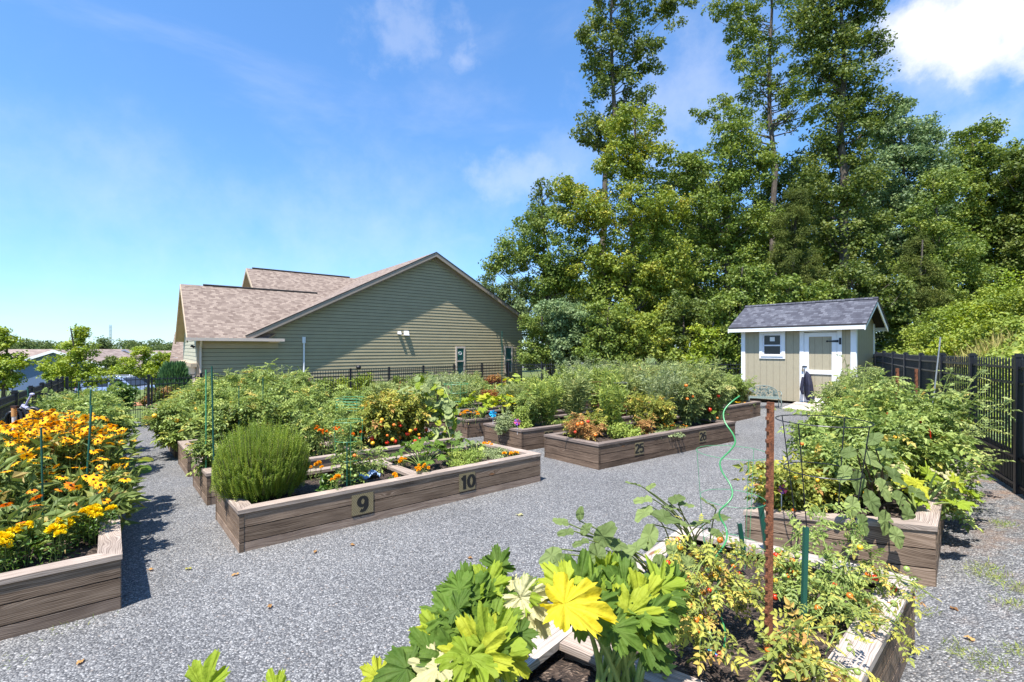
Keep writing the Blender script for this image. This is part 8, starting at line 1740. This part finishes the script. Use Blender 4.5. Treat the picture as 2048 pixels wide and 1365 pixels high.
scrag('leafy straggling tomato right of the rusty post against the far rail', fat(1600, 1240), 72, [[(1600, 1240, 2.6), (1640, 1180, 2.7), (1660, 1120, 2.8), (1640, 1060, 2.9), (1650, 1010, 3.0)], [(1610, 1230, 2.6), (1600, 1160, 2.75), (1590, 1100, 2.85), (1600, 1040, 3.0)], [(1620, 1230, 2.6), (1700, 1170, 2.75), (1740, 1120, 2.85), (1760, 1160, 2.8), (1790, 1180, 2.75)], [(1620, 1220, 2.6), (1680, 1150, 2.7), (1710, 1080, 2.85), (1700, 1020, 3.0)], [(1620, 1220, 2.6), (1660, 1200, 2.6), (1720, 1200, 2.6), (1750, 1230, 2.5)], [(1590, 1200, 2.7), (1560, 1150, 2.8), (1570, 1090, 2.9)]], 'tomato_leaf', per=56, fr=40, frs=0.018, leaf=0.09)
scrag('mostly bare tomato vines sprawling on the mulch at the foot of the rusty post', fat(1560, 1340), 73, [[(1500, 1330, 2.05), (1560, 1300, 2.1), (1600, 1260, 2.15), (1680, 1250, 2.2), (1650, 1310, 2.1)], [(1510, 1365, 1.98), (1550, 1310, 2.1), (1590, 1270, 2.2), (1620, 1240, 2.3)], [(1640, 1340, 2.0), (1600, 1300, 2.1), (1560, 1280, 2.15)], [(1440, 1300, 2.1), (1420, 1270, 2.15), (1400, 1250, 2.2)], [(1600, 1300, 2.1), (1640, 1320, 2.05), (1690, 1340, 2.0)]], 'tomato_yellow', per=15, fr=14, leaf=0.10, thick=0.006)
scrag('dry tomato tendrils lying over the pale cap rail', fat(1700, 1240), 74, [[(1700, 1240, 2.5), (1760, 1200, 2.45), (1790, 1230, 2.35), (1810, 1270, 2.3)], [(1650, 1200, 2.6), (1720, 1225, 2.4), (1780, 1270, 2.25)], [(1720, 1160, 2.7), (1790, 1150, 2.7), (1810, 1170, 2.7)]], 'tomato_yellow', per=8, fr=2, leaf=0.075, thick=0.004)
# squash in the near half
ps = lambda u, v: fat(u, v)
def big_squash(label, base, specs, seed, kind='squash'):
    rg = np.random.default_rng(seed+500); ex = []
    for sp in specs:
        if len(specs) < 4: break
        for q in range(1):
            m = 'squash' if rg.random() < 0.6 else 'squash_light'
            ex.append((sp[0]+rg.normal()*26, sp[1]+rg.normal()*16-8, sp[2]+rg.uniform(0.0, 0.10), sp[3]*rg.uniform(0.6, 0.9), tuple(np.array(sp[4])+rg.normal(size=3)*0.4), tuple(np.array(sp[5])+rg.normal(size=3)*0.3), m))
    specs = list(specs)+ex
    return broadleaf(label, base, specs, kind, 'squash', seed, 'squash_plant', 'squash plant', 'stem_pale', 0.0105)
U = (0, -0.45, 1)
big_squash('large squash plant with ragged green leaves and one bright yellow leaf', fat(1240, 1420), [(1180, 1218, 1.70, 0.235, (0.97, -0.1, -0.12), (0, -0.55, 0.85), 'squash_yellow'),
 (1110, 1150, 1.9, 0.15, (-0.5, 0.3, 0.5), (0.2, -0.8, 0.6), 'squash_light'), (1165, 1135, 2.0, 0.16, (0.2, 0.2, 0.8), (-0.2, -0.9, 0.3)), (1205, 1165, 1.95, 0.15, (0.5, 0.2, 0.4), (0.1, -0.8, 0.5)), (1250, 1150, 2.0, 0.17, (0.2, 0.3, 0.7), (0.2, -0.9, 0.4)), (1300, 1180, 1.95, 0.18, (0.5, 0.2, 0.5), (0.2, -0.8, 0.5), 'squash_light'), (1330, 1150, 2.05, 0.15, (0.4, 0.3, 0.6), (-0.1, -0.9, 0.4), 'squash_light'),
 (1290, 1230, 1.85, 0.18, (0.8, -0.1, 0.1), (0.1, -0.7, 0.7), 'squash_light'), (1330, 1235, 1.85, 0.16, (0.7, -0.1, -0.1), (0, -0.6, 0.8)), (1255, 1275, 1.75, 0.14, (0.6, -0.4, -0.2), (0.1, -0.6, 0.8)), (1310, 1290, 1.8, 0.15, (0.7, -0.3, -0.4), (0.2, -0.7, 0.6)), (1225, 1205, 1.9, 0.15, (0.1, 0, 0.4), U), (1265, 1200, 1.9, 0.16, (0.4, 0, 0.3), (0.1, -0.8, 0.6)), (1350, 1190, 2.0, 0.14, (0.8, 0, 0.2), U)], 81)
big_squash('smaller squash plant with yellow-green leaves at the bottom of the picture', fat(985, 1460), [(905, 1190, 1.85, 0.15, (-0.7, 0.2, 0.4), (0, -0.8, 0.6)), (935, 1165, 1.9, 0.15, (-0.1, 0.2, 0.8), (0, -0.9, 0.3)), (985, 1150, 1.95, 0.14, (0.3, 0.2, 0.8), (-0.1, -0.9, 0.3), 'squash_light'), (960, 1185, 1.9, 0.15, (0.2, 0.1, 0.6), (0.1, -0.8, 0.5)), (870, 1225, 1.75, 0.14, (-0.9, 0, 0.1), (0, -0.6, 0.8)), (1010, 1200, 1.9, 0.14, (0.7, 0.2, 0.4), (0.1, -0.8, 0.6)), (1045, 1185, 1.95, 0.14, (0.6, 0.3, 0.4), (0, -0.7, 0.7), 'squash_pale'), (1080, 1195, 1.95, 0.13, (0.8, 0.2, 0.2), (0, -0.6, 0.8), 'squash_pale'),
 (850, 1270, 1.7, 0.13, (-0.9, -0.1, 0), (0, -0.6, 0.8), 'squash_light'), (945, 1275, 1.6, 0.16, (-0.3, 0, 0.6), (0, -0.9, 0.4), 'squash_light'), (1000, 1270, 1.6, 0.17, (0.4, 0, 0.6), (0.1, -0.9, 0.4), 'squash_light'), (830, 1310, 1.6, 0.14, (-0.9, -0.1, 0.1), (0, -0.6, 0.8)), (780, 1345, 1.55, 0.14, (-0.9, -0.1, -0.1), (0, -0.6, 0.8)), (885, 1320, 1.55, 0.15, (-0.4, -0.2, 0.2), (0, -0.8, 0.6)), (980, 1320, 1.55, 0.15, (0.3, -0.3, 0.1), (0, -0.8, 0.6), 'squash_light'), (920, 1340, 1.5, 0.14, (-0.2, -0.4, -0.1), U, 'squash_light'), (845, 1355, 1.5, 0.13, (-0.6, -0.3, -0.2), U, 'squash_pale'), (1080, 1240, 1.8, 0.15, (0.5, -0.3, -0.6), (0.2, -0.8, 0.5), 'squash_pale'), (900, 1240, 1.7, 0.14, (-0.5, 0, 0.3), U), (1035, 1325, 1.6, 0.12, (0.7, -0.2, -0.3), (0.1, -0.7, 0.7), 'squash_light'), (1070, 1215, 1.8, 0.16, (0.6, -0.2, -0.3), (0.1, -0.9, 0.5), 'squash_pale'), (1010, 1240, 1.75, 0.14, (0.5, 0.1, 0.3), U), (960, 1230, 1.75, 0.14, (0.2, 0, 0.5), U)], 82)
big_squash('squash plant out of frame with two pale leaf tips at the bottom left', fpt(0.03, 0.80), [(418, 1345, 1.45, 0.12, (0.1, 0.2, 0.9), (0.2, -0.9, 0.4), 'squash_light'), (545, 1362, 1.45, 0.08, (-0.4, 0.2, 0.6), (0, -0.7, 0.7), 'squash_light')], 83)
HE_ = herb('little pepper plant with light leaves at the divider of the nearest bed', fat(1310, 1375), 0.16, 0.2, 91, mat='herb', leaf=0.05, n=260, name='pepper_plant', cat='pepper plant')
# seed packet and shiny ornaments on the mulch
def bits():
    p = fat(1428, 1312); root = plant_root('glass_ornament', 'small shiny oval ornament with a pink rim lying on the mulch', 'ornament', p+[0, 0, 0.02]); g = G(); ellipsoid(g, (0, 0, 0), (0.035, 0.018, 0.012)); g.build('ornament_body', M['cyan'], root, smooth=True); g = G(); a = np.linspace(0, 6.283, 22); tube(g, [(0.036*math.cos(t), 0.019*math.sin(t), 0) for t in a], 0.005, 5, cap=False); g.build('rim', M['pink'], root); root.rotation_euler = (0.2, 0.1, -0.6)
bits()
# fallen leaves and weeds on the gravel
rngf = np.random.default_rng(99); FLG2 = 'dry leaves lying on the gravel'
for i, (u, v, lb) in enumerate([(307, 1152, 'dry orange leaf on the gravel right of the left bed'), (383, 1150, 'small orange leaf on the gravel in the aisle'), (478, 1160, 'tiny pale leaf left of the open gravel'), (538, 1345, 'dry leaf at the bottom of the open gravel') if False else (155, 1347, 'red-brown leaf on the gravel at the bottom left'), (1047, 1040, 'curled tan leaf on the open gravel below bed 10'), (935, 1127, 'pale leaf fragment in the middle of the gravel'), (630, 1118, 'pale leaf fragment below plate 9'), (537, 1232, 'small brown leaf in the lower gravel'), (700, 1100, 'dark small leaf under bed 9'), (1900, 1230, 'dry leaf on the gravel at the right'), (1950, 1300, 'dry leaf at the lower right corner')]):
    p = P(u, v); V, Fc, Q = LEAFLIB['eggplant'][i % 7]; g = G(); s = 0.055 if i != 4 else 0.09; a = rngf.uniform(0, 6.28); V = V*[1, 0.8, 1.5]; R = np.array([[math.cos(a), math.sin(a), 0], [-math.sin(a), math.cos(a), 0], [0, 0, 1]]); g.add((V*s)@R, Fc, 0, rngf.random(), None, Q)
    o = g.build('fallen_leaf', M['dry_leaf'] if i != 4 else M['squash_pale'], smooth=True, loc=p+[0, 0, 0.05+0.01]); tag(o, lb, 'leaf', FLG2)
def weeds(label, pts, seed, mat='weed', n=150, s=0.05):
    rg = np.random.default_rng(seed); c0 = np.mean(pts, 0); g = G()
    for q in pts:
        m = n; pos = q+np.stack([rg.normal(size=m)*0.07, rg.normal(size=m)*0.05, np.zeros(m)+0.04], 1)-c0; d = unit(rg.normal(size=(m, 3))*[0.8, 0.8, 0.3]+[0, 0, 0.7]); inst(g, BLADE_V4*[1, 1.6, 1], LEAF_F, pos, frames(d, rng=rg), s*(0.4+0.9*rg.random(m)), 0, rg.random(m))
    o = g.build('weeds', M[mat], loc=c0); return tag(o, label, 'weeds', None, 'stuff')
weeds('grassy weeds growing through the gravel on the right', [P(*q) for q in ((1985, 1150), (1965, 1160), (2000, 1170), (2035, 1225), (1990, 1350), (2040, 1320), (1850, 1240), (1930, 1320), (1905, 1000), (1950, 1030), (2010, 1060), (2040, 1190), (1870, 1075))], 3)
weeds('small weeds along the foot of the left bed', [P(*q) for q in ((30, 1335), (150, 1262), (115, 1275))], 4, n=26, s=0.04)
weeds('weeds at the foot of the shed wall', [P(*q) for q in ((1545, 824), (1575, 826), (1600, 826), (1510, 822), (1480, 835))], 5, n=90, s=0.10)
